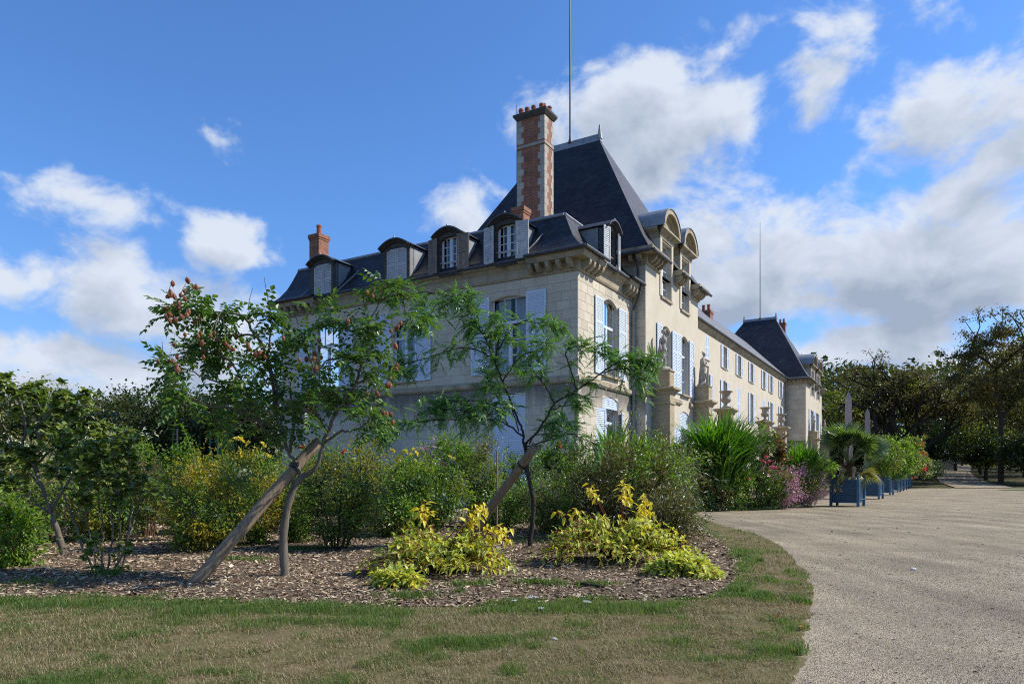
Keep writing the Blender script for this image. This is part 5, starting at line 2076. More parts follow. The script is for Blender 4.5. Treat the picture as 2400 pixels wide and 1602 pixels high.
# ---- general shrub
def shrub(name, label, cat, ext, d, lt, ls, mat, bark, n=1500, rdepth=None, nstem=7, sr=.018, per=14, hollow=.45, seed=0, group=None, up=.2, loose=.10, base_z=0.0, flowers=None, zbase=None, rough=.55, base_u=None, twig_mat=None):
    """ext: photo extents of the foliage (x0, x1, top, bottom in display pixels), d: distance"""
    rg = np.random.default_rng(seed + 100)
    if lt is LL and d > 13:
        lt = LM
    x0, x1, yt, yb = [e * K for e in ext]
    A, B = at(x0, yt, d), at(x1, yb, d)
    rx, rz = abs(B[0] - A[0]) / 2 * 1.12, abs(A[2] - B[2]) / 2 * 1.04
    n = int(n * 1.55)
    ls *= 1.15
    ry = rdepth or rx * .8
    c = np.array([(A[0] + B[0]) / 2, d, max((A[2] + B[2]) / 2, base_z + rz * .8)])
    bx = c[0] if base_u is None else (base_u * K - CXP) / FPX * d
    base = np.array([bx, d, base_z if base_z else 0.0])
    t = thing(name, label, cat, tuple(base), group)
    ncl = max(8, n // per)
    dr = rdir3(ncl, rg)
    az = np.arctan2(dr[:, 1], dr[:, 0])
    lump = .74 + rough * .95 * vnoise(az * 1.3 + 7 * seed, dr[:, 2] * 2.2 + seed, 1.1, seed) + (rg.uniform(0, 1, ncl) < .10) * rg.uniform(.1, .45, ncl) * (dr[:, 2] > -.3)
    rad = (hollow + (1 - hollow) * rg.uniform(0, 1, ncl) ** .6) * lump
    C = c + dr * rad[:, None] * np.array([rx, ry, rz])
    C[:, 2] = np.maximum(C[:, 2], base[2] + .05)
    st = MB()
    stems = []
    for k in range(nstem):
        a = 2 * np.pi * (k + rg.uniform(-.3, .3)) / nstem
        top = c + np.array([math.cos(a) * rx * .45, math.sin(a) * ry * .45, rz * rg.uniform(-.1, .55)])
        b0 = base + np.array([math.cos(a), math.sin(a), 0]) * min(.16, rx * .18) * rg.uniform(.4, 1.2)
        mid = b0 * .5 + top * .5 + np.array([rg.normal(0, rx * .12), rg.normal(0, ry * .12), -rz * .05])
        P = bez(b0, mid, top, 8)
        st.tube(P, np.linspace(sr, sr * .45, 8), 6)
        stems.append(P)
    SP = np.concatenate([s[2:] for s in stems])
    tips, tdir = [], []
    for q in C:
        j = np.argmin(np.linalg.norm(SP - q + np.array([0, 0, .25 * rz]), axis=1))
        a = SP[j]
        m = (a + q) / 2 + np.array([0, 0, .12 * np.linalg.norm(q - a)])
        P = bez(a, m, q, 3)
        if len(tdir) % 5 < 3:
            st.tube(P, np.linspace(sr * .35, sr * .12, 3), 3, cap=False)
        tdir.append(nrm(P[-1] - P[-2]))
    st.build('stems', bark, t, kind='stuff')
    tdir = np.array(tdir)
    idx = np.repeat(np.arange(ncl), per)
    m = len(idx)
    back = rg.uniform(0, 1, m) ** 1.5
    L_ = loose * (1 + rx)
    P = C[idx] - tdir[idx] * (back * L_ * 1.6)[:, None] + rg.normal(0, L_ * .38, (m, 3))
    P[:, 2] = np.maximum(P[:, 2], base[2] + .02)
    out = nrm(P - c)
    f = nrm(tdir[idx] * .4 + rdir3(m, rg) * .8 + out * .45 + np.array([0, 0, -.1]))
    u = nrm(rdir3(m, rg) * .55 + np.array([0, 0, 1.0]) * (.7 + up) + out * .3)
    s = ls * rg.uniform(.6, 1.25, m)
    if isinstance(mat, (list, tuple)):
        pick = vnoise(P[:, 0] * 2.6 + seed, P[:, 2] * 2.6 + P[:, 1], 1.0, seed + 5) + rg.normal(0, .12, m)
        cut = np.quantile(pick, np.cumsum([w for _, w in mat])[:-1])
        g = np.digitize(pick, cut)
        for k, (mm, _) in enumerate(mat):
            b = MB()
            sel = g == k
            scatter(b, lt[0], lt[1], P[sel], f[sel], u[sel], s[sel])
            b.build('foliage', mm, t, kind='stuff')
    else:
        b = MB()
        scatter(b, lt[0], lt[1], P, f, u, s)
        b.build('foliage', mat, t, kind='stuff')
    if flowers:
        for (px, py, fr_, me) in flowers:
            q = at(px * K, py * K, d - ry * .55)
            o = link('flower', me, t, Matrix.Translation(Vector(q - wloc[t.name])) @ Matrix.Rotation(rg.uniform(0, 6), 4, 'Z') @ Matrix.Rotation(rg.uniform(.5, 1.1), 4, 'X') @ Matrix.Scale(fr_, 4))
    return t


G = {}
G['bark_rust'] = surf('rusty_brown_stem', (.09, .05, .035), (.17, .10, .07), 9, .8, .2)
G['bark'] = surf('grey_bark', (.08, .065, .05), (.20, .17, .135), 9, .9, .15, .5, 40, stretch=(3, 3, .6))
G['bark_dark'] = surf('dark_bark', (.025, .02, .017), (.07, .058, .046), 6, .9, .1, .5, 30, stretch=(3, 3, .6))
G['bark_red'] = surf('red_bark', (.16, .022, .014), (.26, .05, .028), 9, .6, .3)
G['bark_pale'] = surf('pale_stem', (.17, .14, .09), (.30, .25, .17), 9, .8, .2)
G['stem_green'] = surf('green_stem', (.06, .10, .025), (.11, .16, .05), 9, .7, .2)
G['rain'] = leafmat('golden_rain_leaf', [(0.034, 0.089, 0.019), (0.062, 0.142, 0.027), (0.109, 0.196, 0.037), (0.072, 0.118, 0.017)], .26, .42, .5)
G['locust'] = leafmat('honey_locust_leaf', [(0.057, 0.149, 0.035), (0.099, 0.218, 0.046), (0.169, 0.309, 0.071)], .25, .35, .6)
G['round'] = leafmat('round_leaf', [(0.054, 0.101, 0.019), (0.100, 0.162, 0.030), (0.162, 0.212, 0.044), (0.224, 0.243, 0.055)], .25, .38, .5)
G['green'] = leafmat('mid_green_leaf', [(0.061, 0.129, 0.016), (0.109, 0.199, 0.022), (0.184, 0.279, 0.030)], .35, .4, .5)
G['bright'] = leafmat('bright_green_leaf', [(0.070, 0.140, 0.011), (0.116, 0.209, 0.016), (0.186, 0.253, 0.026)], .42, .42, .4)
G['dark'] = leafmat('dark_green_leaf', [(0.028, 0.063, 0.013), (0.055, 0.108, 0.021), (0.096, 0.157, 0.031)], .2, .35, .55)
G['olive'] = leafmat('olive_leaf', [(0.087, 0.106, 0.024), (0.145, 0.166, 0.034), (0.194, 0.194, 0.041), (0.116, 0.078, 0.027)], .3, .45, .4)
G['yellowgreen'] = leafmat('yellow_green_leaf', [(0.173, 0.201, 0.021), (0.288, 0.273, 0.029), (0.374, 0.316, 0.029), (0.144, 0.173, 0.029)], .4, .45, .4, (1.6, 1.5, .5))
G['amber'] = leafmat('amber_leaf', [(.34, .27, .022), (.42, .34, .03), (.27, .28, .03)], .4, .45, .4, (1.5, 1.3, .5))
G['reddish'] = leafmat('reddish_leaf', [(.10, .045, .022), (.14, .065, .03), (.06, .07, .02), (.08, .03, .02)], .3, .45, .4)
G['willow'] = leafmat('grey_willow_leaf', [(0.059, 0.068, 0.020), (0.101, 0.103, 0.033), (0.151, 0.138, 0.052), (0.119, 0.068, 0.023)], .25, .4, .5)
G['reed'] = leafmat('giant_grass_blade', [(.035, .10, .010), (.06, .155, .015), (.10, .20, .02)], .45, .38, .5, (1.7, 2.0, .6))
G['reed_dark'] = leafmat('old_grass_blade', [(.02, .05, .012), (.04, .08, .018)], .35, .45, .4)
G['dog'] = leafmat('golden_dogwood_leaf', [(0.543, 0.543, 0.071), (0.354, 0.448, 0.059), (0.637, 0.614, 0.106), (0.212, 0.330, 0.047), (0.700, 0.700, 0.307), (0.448, 0.507, 0.071), (0.307, 0.401, 0.059)], .4, .5, .3, (1.5, 1.4, .5))
G['dog_top'] = leafmat('yellow_dogwood_leaf', [(.62, .55, .045), (.70, .60, .06), (.55, .54, .06)], .4, .42, .4, (1.35, 1.2, .5))
G['autumn'] = leafmat('autumn_leaf', [(.10, .082, .028), (.14, .105, .035), (.085, .09, .028), (.07, .055, .022)], .3, .5, .3)
G['wood'] = leafmat('wood_leaf', [(0.019, 0.034, 0.010), (0.035, 0.053, 0.012), (0.056, 0.070, 0.017)], .25, .45, .4)
G['wood2'] = leafmat('wood_leaf_olive', [(0.054, 0.062, 0.015), (0.081, 0.086, 0.020), (0.108, 0.099, 0.022)], .25, .45, .4)
G['limegreen'] = leafmat('lime_leaf', [(0.086, 0.115, 0.017), (0.130, 0.158, 0.023), (0.173, 0.187, 0.029)], .35, .45, .4)
G['palm'] = leafmat('palm_leaf', [(.055, .10, .03), (.085, .14, .045), (.12, .17, .065)], .3, .32, .6)
G['palm_old'] = leafmat('old_palm_leaf', [(.12, .13, .05), (.16, .15, .06)], .3, .4, .4)
G['pod'] = leafmat('papery_pod', [(.26, .10, .05), (.33, .15, .08), (.20, .075, .04), (.38, .20, .11)], .35, .6, .2, (1.5, 1.1, .8))
G['yel_fl'] = leafmat('yellow_petal', [(.72, .60, .05), (.80, .70, .10), (.66, .55, .08)], .3, .5, .2, (1.2, 1.2, .8))
G['cream_fl'] = leafmat('cream_petal', [(.72, .68, .36), (.80, .76, .50), (.70, .70, .60)], .3, .5, .2, (1.1, 1.1, 1))
G['pink_fl'] = leafmat('pink_petal', [(.62, .14, .24), (.70, .22, .32), (.55, .10, .20)], .3, .5, .2, (1.2, 1, 1))
G['pale_pink'] = leafmat('pale_pink_petal', [(.58, .28, .38), (.64, .40, .48), (.52, .20, .32), (.46, .30, .44)], .3, .5, .2, (1.1, 1, 1))
G['red_fl'] = leafmat('red_petal', [(.50, .02, .03), (.60, .05, .06)], .3, .5, .2, (1.2, 1, 1))
G['coral_fl'] = leafmat('coral_petal', [(.70, .12, .07), (.62, .08, .06)], .3, .5, .2, (1.2, 1, 1))
G['white_fl'] = leafmat('white_petal', [(.72, .73, .70), (.80, .80, .78)], .3, .5, .2, (1, 1, 1))
G['fibre'] = surf('palm_fibre', (.05, .028, .014), (.16, .085, .04), 14, .95, .1, .9, 60)


def flower_mesh(mat, rings=3, n=9, name='flower'):
    rg = np.random.default_rng(5)
    b = MB()
    t = t_small(.55, .08)
    for r in range(rings):
        el = .25 + .45 * r
        for k in range(n - r):
            a = 2 * np.pi * (k + .5 * r) / (n - r) + rg.uniform(-.1, .1)
            f = np.array([math.cos(a) * math.cos(el), math.sin(a) * math.cos(el), math.sin(el)])
            V = orient(t[0], (0, 0, .03 * r), f, np.array([-f[0] * .3, -f[1] * .3, 1.0]), .5 * (1 - .18 * r))
            b.add(V, t[1])
    return b.mesh(name, mat)


FL_Y = flower_mesh(G['yel_fl'])
FL_C = flower_mesh(G['cream_fl'])
FL_P = flower_mesh(G['pink_fl'])
FL_PP = flower_mesh(G['pale_pink'])
FL_R = flower_mesh(G['red_fl'])
FL_W = flower_mesh(G['white_fl'])
FL_CO = flower_mesh(G['coral_fl'])


# ---- the two young trees in front: limbs follow the photograph, twigs and leaves grow on them
def young_tree(name, label, cat, d, trunk, limbs, bark, tmpl, mat, leaf_len, seed, ntw, twl, per, droop, r_trunk, r_limb, spread=.9, leaf_n=300, dz=.7):
    rg = np.random.default_rng(seed)
    TP_ = np.array([at(u, v, d) for u, v in trunk])
    TP_[0, 2] = -.03
    base = np.array([TP_[0, 0], TP_[0, 1], 0])
    t = thing(name, label, cat, tuple(base))
    b = MB()
    n = len(TP_)
    P = np.array(smooth_line3(TP_, 4))
    rr = np.interp(np.linspace(0, 1, len(P)), [0, .03, .10, .9, 1], [r_trunk * 1.7, r_trunk * 1.25, r_trunk * 1.06, r_trunk * .85, r_trunk * .8])
    b.tube(P, rr * (1 + .05 * rg.normal(0, 1, len(P))), 12)
    b.build('trunk', bark, t, smooth=True)
    lb, tw = MB(), MB()
    Pl, Fl, Ul, Sl = [], [], [], []
    ends = []
    for (pts, dd0, dd1, t0, wgt) in limbs:
        m = len(pts)
        A = np.array([at(u, v, d + dd0 + (dd1 - dd0) * (k / (m - 1)) ** 1.2) for k, (u, v) in enumerate(pts)])
        Q = np.array(smooth_line3(A, 5))
        Q[1:-1] += rg.normal(0, .008, Q[1:-1].shape)
        L = np.linspace(0, 1, len(Q))
        r0 = r_limb * wgt
        lb.tube(Q, r0 * (1 - L) ** .8 + .0045, 7)
        ends.append(Q)
        T = nrm(np.gradient(Q, axis=0))
        ln = np.linalg.norm(np.diff(Q, axis=0), axis=1).sum()
        for k in range(max(3, int(ntw * ln))):
            s = t0 + (1 - t0) * rg.uniform(0, 1) ** .8
            if k == 0:
                s = 1.0
            j = min(int(s * (len(Q) - 1)), len(Q) - 1)
            p, tg = Q[j], T[j]
            dr = nrm(tg * .75 + rdir3(1, rg)[0] * spread + np.array([0, 0, .12]))
            le = twl * rg.uniform(.45, 1.15) * (1.1 - .4 * s)
            e = p + dr * le
            mid = p + dr * le * .5 + np.array([0, 0, .14 * le])
            e = e - np.array([0, 0, droop * le])
            W_ = bez(p, mid, e, 5)
            tw.tube(W_, np.linspace(.0055, .0022, 5), 4, cap=False)
            for q in range(per):
                tt_ = rg.uniform(.25, 1.0) if q else 1.0
                pos = bez(p, mid, e, 21)[int(tt_ * 20)]
                f = nrm(dr * .45 + rdir3(1, rg)[0] * .85 + np.array([0, 0, .05]))
                f[2] = f[2] * .6 - .12
                Pl.append(pos)
                Fl.append(nrm(f))
                Ul.append(nrm(np.array([0, 0, 1.0]) + rdir3(1, rg)[0] * .35))
                Sl.append(leaf_len * rg.uniform(.6, 1.2))
    lb.build('branches', bark, t, smooth=True, kind='stuff')
    tw.build('twigs', bark, t, kind='stuff')
    meshes = [t_mesh(x, 'leaf', mat) for x in tmpl]
    leaf_objects(t, meshes, np.array(Pl), np.array(Fl), np.array(Ul), np.array(Sl), 'leaf', leaf_n, tmpl, mat)
    return t, np.concatenate(ends), np.array(Pl)


def smooth_line3(P, n=5):
    P = np.asarray(P, float)
    out = []
    for i in range(len(P) - 1):
        p0, p1, p2, p3 = P[max(i - 1, 0)], P[i], P[i + 1], P[min(i + 2, len(P) - 1)]
        for k in range(n):
            t = k / n
            out.append(.5 * ((2 * p1) + (-p0 + p2) * t + (2 * p0 - 5 * p1 + 4 * p2 - p3) * t * t + (-p0 + 3 * p1 - 3 * p2 + p3) * t ** 3))
    out.append(P[-1])
    return out


TR1 = [(670, 1361), (665, 1300), (665, 1244), (674, 1186), (690, 1140), (706, 1119)]
L1 = [
    ([(706, 1121), (696, 1087), (674, 1054), (667, 1022)], 0, 0, .9, 1.25),
    ([(680, 1060), (684, 1030), (687, 996), (685, 964), (681, 907), (669, 862)], 0, .15, .35, .9),
    ([(672, 1054), (664, 1012), (646, 964), (648, 907), (635, 869), (630, 827), (634, 785), (636, 760), (632, 745)], 0, -.15, .35, .9),
    ([(664, 1052), (637, 1018), (615, 1002), (586, 939), (554, 900), (500, 892), (446, 869), (394, 866)], 0, -.5, .3, .9),
    ([(646, 960), (630, 850), (589, 767), (557, 735), (493, 732), (442, 735), (415, 722)], 0, -.25, .4, .8),
    ([(646, 930), (610, 800), (560, 786), (520, 786), (474, 800)], 0, .5, .3, .7),
    ([(600, 965), (550, 958), (490, 950), (430, 925)], -.1, -.7, .2, .7),
    ([(592, 950), (560, 880), (520, 830), (470, 830), (410, 850)], 0, .6, .3, .7),
    ([(640, 1000), (590, 985), (540, 1000), (500, 985)], 0, .7, .2, .6),
    ([(685, 960), (720, 930), (740, 880), (720, 820), (705, 770)], 0, .6, .3, .6),
    ([(706, 1121), (724, 1107), (745, 1088), (758, 1040), (777, 987), (796, 955), (815, 923), (834, 900), (844, 850), (854, 795), (863, 757), (889, 709), (905, 672)], 0, -.1, .32, 1.25),
    ([(761, 1036), (796, 1012), (828, 1008), (866, 985)], 0, -.5, .25, .7),
    ([(815, 923), (775, 918), (732, 935), (705, 960)], 0, -.4, .2, .7),
    ([(834, 900), (866, 880), (888, 860)], 0, .3, .2, .6),
    ([(854, 795), (820, 773), (785, 754), (745, 752)], 0, .3, .2, .6),
    ([(844, 850), (803, 838), (764, 846), (740, 880)], 0, -.6, .2, .7),
    ([(886, 712), (924, 688), (944, 706), (950, 730)], 0, .1, .2, .6),
    ([(790, 960), (830, 940), (865, 930), (880, 900)], 0, .5, .2, .6),
    ([(765, 1010), (740, 960), (745, 920)], 0, .6, .3, .6),
]
rg1 = np.random.default_rng(21)
T1_T = [t_pinnate(4, .38, .60, 60, .30, rg1), t_pinnate(5, .33, .58, 56, .45, rg1), t_pinnate(4, .40, .62, 64, .15, rg1)]
rain, ends1, leaf1 = young_tree('golden_rain_tree', 'young golden rain tree with brown papery seed pods, propped by the thick stake', 'tree', 9.34, TR1, L1, G['bark'], T1_T, G['rain'], .28, 5, 7.6, .34, 5, .25, .054, .022)
bare = MB()
for P, dd in (([(634, 779), (636, 741), (627, 696), (622, 668), (619, 649)], -.1), ([(442, 709), (425, 690), (436, 664)], -.25), ([(410, 700), (398, 676), (404, 664)], -.25), ([(594, 760), (582, 720), (592, 676)], 0),
              ([(388, 872), (370, 858), (352, 846)], -.5), ([(395, 860), (382, 826), (380, 800)], -.5), ([(470, 800), (430, 795), (395, 770)], .4), ([(854, 720), (850, 690), (841, 660)], 0), ([(700, 760), (690, 735), (684, 708)], .3)):
    bare.tube(np.array(smooth_line3([at(u, v, 9.34 + dd) for u, v in P], 4)), np.linspace(.007, .0025, 4 * (len(P) - 1) + 1), 5)
bare.build('bare_twigs', G['bark_dark'], rain, kind='stuff')
PODS = [(172, 140), (282, 117), (325, 165), (345, 165), (155, 200), (160, 225), (130, 235), (185, 235), (230, 225), (258, 195), (265, 255), (218, 300), (215, 320), (172, 305), (87, 353), (120, 325), (140, 340), (150, 365), (122, 382),
        (150, 410), (190, 405), (235, 380), (290, 350), (275, 370), (330, 420), (375, 405), (262, 515), (185, 590), (378, 505), (360, 530), (385, 580), (405, 635), (398, 680), (450, 525), (480, 505), (495, 550), (515, 630), (562, 580),
        (585, 605), (620, 625), (640, 530), (725, 590), (730, 615), (110, 660), (130, 700), (145, 715), (205, 680), (65, 712), (170, 715), (205, 760), (185, 845), (228, 840), (585, 745), (635, 840), (745, 665), (780, 660), (810, 650),
        (835, 690), (850, 680), (985, 540), (1250, 555), (1250, 610), (1215, 655), (1155, 695), (1185, 705), (1210, 690), (1240, 715), (1105, 700), (1130, 765), (1185, 760), (1225, 765), (1100, 760), (1265, 680), (1460, 415),
        (1850, 430), (1825, 460), (1812, 474), (1775, 485), (1810, 600), (1820, 740), (1816, 765), (1775, 840), (1750, 885), (1771, 890), (1685, 960), (1672, 940), (1720, 1090), (1745, 1100), (1775, 1100), (1790, 1160), (1603, 205), (1640, 230),
        (1600, 950), (1210, 1075), (1165, 1065), (160, 215), (145, 228), (215, 285), (200, 745), (210, 770), (392, 572), (380, 590)]
pv, pf = MB(), None
pv.lathe([(.0, -.62), (.22, -.5), (.46, -.15), (.48, .12), (.30, .40), (.10, .56), (.0, .62)], (0, 0, 0), 6)
POD = [pv.mesh('seed_pod', G['pod'])]
stalk = MB()
for k, (x, y) in enumerate(PODS):
    dd = rg1.normal(-.5, .3)
    p = at(350 + x / 3.137, 620 + y / 3.137, 9.34 + dd)
    s = .055 * rg1.uniform(.8, 1.2)
    m = Matrix.Translation(Vector(p - wloc[rain.name])) @ Matrix.Rotation(rg1.uniform(0, 6.3), 4, 'Z') @ Matrix.Rotation(rg1.normal(0, .35), 4, 'X') @ Matrix.Diagonal((s * .95, s * .95, s * 1.15, 1))
    link('seed_pod', POD[0], rain, m)
    j = np.argmin(np.linalg.norm(leaf1 - p + np.array([0, 0, -.12]), axis=1))
    a = leaf1[j]
    stalk.tube(bez(p + (0, 0, s * .6), (p + a) / 2 + (0, 0, .10), a, 5), [.0016] * 5, 3, cap=False)
stalk.build('pod_stalks', G['bark_pale'], rain, kind='stuff')

TR2 = [(1241, 1289), (1243, 1260), (1247, 1234), (1250, 1173), (1241, 1127), (1235, 1089), (1233, 1055), (1228, 1036)]
L2 = [
    ([(1228, 1040), (1225, 1010), (1211, 976), (1190, 922), (1176, 890), (1162, 855), (1145, 810), (1127, 778), (1105, 741), (1085, 705)], 0, .2, .45, 1.2),
    ([(1098, 730), (1085, 700), (1040, 690), (1000, 684), (960, 690), (935, 700)], .2, .1, .1, .6),
    ([(1127, 778), (1110, 720), (1080, 690), (1050, 712), (1000, 740), (985, 760)], .2, -.5, .2, .6),
    ([(1160, 850), (1168, 801), (1172, 760), (1165, 738)], .1, -.3, .2, .7),
    ([(1168, 820), (1200, 770), (1230, 752), (1265, 760), (1306, 766)], .1, .4, .15, .7),
    ([(1156, 840), (1122, 821), (1079, 815), (1050, 822), (1000, 838), (950, 852), (930, 860)], .1, -.2, .12, .7),
    ([(1178, 893), (1200, 860), (1230, 830), (1260, 820), (1290, 800)], 0, -.5, .15, .7),
    ([(1190, 922), (1150, 900), (1140, 870)], 0, .5, .3, .5),
    ([(1232, 1042), (1274, 990), (1300, 944), (1351, 916), (1409, 873), (1450, 850), (1509, 840), (1525, 850)], 0, -.2, .35, 1.1),
    ([(1351, 916), (1340, 870), (1325, 825), (1355, 812), (1400, 818), (1440, 830)], -.05, .3, .2, .6),
    ([(1409, 873), (1450, 866), (1490, 870), (1500, 900)], -.1, -.4, .2, .5),
    ([(1300, 944), (1275, 900), (1250, 870), (1235, 850)], 0, .4, .25, .6),
    ([(1290, 960), (1330, 950), (1370, 950)], 0, .4, .3, .5),
    ([(1227, 1022), (1180, 990), (1130, 980), (1060, 982), (1000, 986), (940, 992), (908, 1004)], 0, -.3, .12, .8),
    ([(1190, 993), (1150, 950), (1110, 938), (1060, 942), (1030, 952)], 0, .4, .15, .6),
    ([(1120, 982), (1080, 960), (1020, 965), (970, 975)], -.1, .5, .15, .5),
    ([(1215, 1010), (1200, 960), (1170, 945), (1140, 960)], 0, -.6, .2, .5),
    ([(1235, 1046), (1290, 1030), (1330, 1018), (1366, 1026), (1390, 1040)], 0, -.2, .15, .6),
    ([(1240, 1040), (1270, 1000), (1310, 985), (1340, 990)], 0, .5, .2, .5),
]
T2_T = [t_pinnate(11, .20, .46, 68, .38, rg1), t_pinnate(10, .21, .46, 66, .22, rg1), t_pinnate(12, .19, .46, 70, .5, rg1)]
young_tree('honey_locust_tree', 'young honey locust with ferny leaves in front of the house corner', 'tree', 13.17, TR2, L2, G['bark_dark'], T2_T, G['locust'], .26, 9, 14.0, .36, 6, .20, .044, .016, 1.0)

# ---- left: round-leaved small tree and its many-stemmed neighbour
TR3 = [(153, 1312), (141, 1265), (131, 1232), (119, 1206)]
L3 = [
    ([(120, 1208), (103, 1149), (79, 1094), (52, 1053), (10, 1040), (-40, 1015)], 0, -.3, .35, 1.2),
    ([(79, 1094), (95, 1020), (90, 950), (75, 905)], 0, .3, .3, .8),
    ([(52, 1053), (60, 990), (40, 930), (10, 900)], 0, .1, .2, .7),
    ([(79, 1094), (130, 1040), (170, 970), (185, 930)], 0, -.2, .3, .7),
    ([(120, 1200), (175, 1105), (235, 1045), (285, 1020)], 0, -.3, .4, .8),
    ([(119, 1206), (60, 1160), (0, 1130), (-40, 1120)], 0, -.4, .3, .7),
    ([(103, 1149), (60, 1100), (20, 1080)], 0, .6, .3, .6),
    ([(90, 1000), (130, 950), (145, 925)], 0, -.3, .2, .5),
    ([(30, 1045), (0, 980), (-20, 930)], 0, -.3, .2, .5),
    ([(130, 1060), (200, 1020), (240, 1000), (270, 1010)], 0, .5, .3, .5),
]
T3_T = [t_round(.25), t_round(.45), t_round(.1)]
young_tree('round_leaved_tree', 'small leaning grey barked tree with round leaves at the left edge of the bed', 'tree', 11.66, TR3, L3, G['bark'], T3_T, G['round'], .10, 12, 15.0, .45, 16, .22, .05, .026, .95, 300)
MS = [([(222, 1352), (186, 1256), (148, 1152), (131, 1087), (150, 1010)], 0, .1, .5, .8), ([(241, 1346), (238, 1273), (241, 1221), (231, 1163), (234, 1108), (240, 1040)], 0, .2, .5, .7),
      ([(275, 1342), (282, 1273), (279, 1204), (272, 1135), (265, 1060)], 0, -.2, .5, .7), ([(286, 1338), (303, 1239), (308, 1170), (306, 1087), (300, 1030)], 0, 0, .5, .8),
      ([(250, 1346), (262, 1250), (256, 1160), (215, 1090), (190, 1060)], 0, -.3, .5, .7), ([(232, 1350), (210, 1260), (196, 1180), (180, 1110)], 0, .4, .5, .6),
      ([(265, 1345), (300, 1260), (325, 1190), (335, 1120)], 0, .4, .55, .6), ([(248, 1350), (240, 1320), (222, 1296), (210, 1280)], -.1, -.3, .2, .4), ([(262, 1350), (275, 1320), (290, 1300)], -.1, -.3, .2, .4)]
young_tree('many_stemmed_shrub', 'tall thin stemmed shrub with round leaves beside the leaning grey tree', 'shrub', 9.6, [(252, 1354), (252, 1346), (252, 1340)], MS, G['bark'], T3_T, G['round'], .085, 14, 12.0, .38, 14, .2, .04, .015, .95, 200)

LM = (np.array([(0, 0, 0), (.5, 0, -.03), (1, 0, -.2), (.42, .25, .08), (.42, -.25, .08)], float), [np.array([(0, 1, 3), (1, 2, 3), (0, 4, 1), (1, 4, 2)])])
LS, LL, LLONG = t_small(.5), t_leaf(.5), (LM[0] * np.array([1, .42, .6]), LM[1])
shrub('leafy_shrub', 'bright leafy bush touching the left edge of the picture, lowest at the turf', 'shrub', (-70, 92, 1120, 1330), 10.2, LL, .065, G['bright'], G['bark'], 2600, seed=1)
shrub('leafy_shrub', 'big olive bush behind the leaning grey tree at the left edge', 'shrub', (-120, 150, 1020, 1260), 13.6, LL, .07, [(G['olive'], .5), (G['green'], .5)], G['bark'], 4200, seed=2)
shrub('leafy_shrub', 'mid green bush seen between the thin stems of the many stemmed shrub', 'shrub', (120, 330, 1070, 1245), 14.3, LL, .07, [(G['green'], .7), (G['yellowgreen'], .3)], G['bark'], 3000, seed=3)
shrub('red_stemmed_shrub', 'bush with bare reddish stems and brownish green leaves', 'shrub', (292, 388, 1055, 1175), 15.4, LL, .06, [(G['olive'], .45), (G['reddish'], .55)], G['bark_rust'], 1500, nstem=14, sr=.014, seed=4)
shrub('white_flowered_shrub', 'far bush dotted with whitish flowers behind the round leaved tree', 'shrub', (150, 345, 985, 1090), 18.5, LS, .08, [(G['green'], .72), (G['cream_fl'], .28)], G['bark'], 2600, seed=5)
shrub('white_flowered_shrub', 'pale flowered bush at the far left behind the olive bush', 'shrub', (-60, 130, 1000, 1120), 17.5, LS, .08, [(G['olive'], .7), (G['cream_fl'], .3)], G['bark'], 2200, seed=55)
tall = shrub('tall_shoot_shrub', 'shrub with two tall upright leafy shoots left of the yellow flowers', 'shrub', (365, 470, 1010, 1180), 14.6, LL, .075, G['green'], G['stem_green'], 1500, seed=6)
for (pts, nm) in (([(398, 1085), (405, 1010), (412, 950), (409, 925)], 0), ([(455, 1060), (440, 1010), (428, 985), (420, 975)], 1), ([(440, 1120), (432, 1080), (447, 1040)], 2)):
    b, f_ = MB(), MB()
    Q = np.array(smooth_line3([at(u * 1.0, v * 1.0 + 20, 14.4) for u, v in pts], 6))
    b.tube(Q, np.linspace(.016, .005, len(Q)), 6)
    b.build('shoot', G['stem_green'], tall)
    q = np.repeat(np.arange(2, len(Q)), 3)
    rgx = np.random.default_rng(nm)
    ff = rdir3(len(q), rgx)
    ff[:, 2] = .25
    scatter(f_, LL[0], LL[1], Q[q], nrm(ff), np.tile([0, 0, 1.0], (len(q), 1)), rgx.uniform(.08, .13, len(q)))
    f_.build('shoot_leaves', G['green'], tall, kind='stuff')
shrub('yellowing_shrub', 'tall yellow and green mottled bush left of the slanting stake', 'shrub', (365, 580, 1045, 1275), 12.6, LS, .062, [(G['dark'], .16), (G['green'], .32), (G['yellowgreen'], .34), (G['amber'], .18)], G['bark'], 4800, seed=7,
      flowers=[(541, 1078, .09, FL_C), (553, 1083, .11, FL_C), (562, 1079, .09, FL_C), (568, 1088, .09, FL_C), (548, 1090, .08, FL_C), (575, 1082, .07, FL_C), (482, 1092, .08, FL_C)])
shrub('yellowing_shrub', 'amber leaved bush directly behind the slanting stake and the rain tree trunk', 'shrub', (520, 660, 1075, 1255), 13.8, LS, .062, [(G['dark'], .22), (G['green'], .38), (G['yellowgreen'], .2), (G['amber'], .20)], G['bark'], 2600, seed=8)
dahl = [(519, 1002, .16), (527, 1012, .18), (541, 1008, .19), (551, 1006, .2), (556, 1013, .18), (505, 1020, .14), (537, 1020, .12), (570, 1015, .14), (566, 1022, .13), (585, 1028, .13), (602, 1018, .16), (607, 1024, .15), (548, 1037, .13),
        (611, 1043, .15), (618, 1047, .14), (529, 1048, .12), (508, 1052, .12), (500, 1046, .13), (556, 1050, .12), (598, 1056, .13), (515, 988, .11), (575, 1040, .1)]
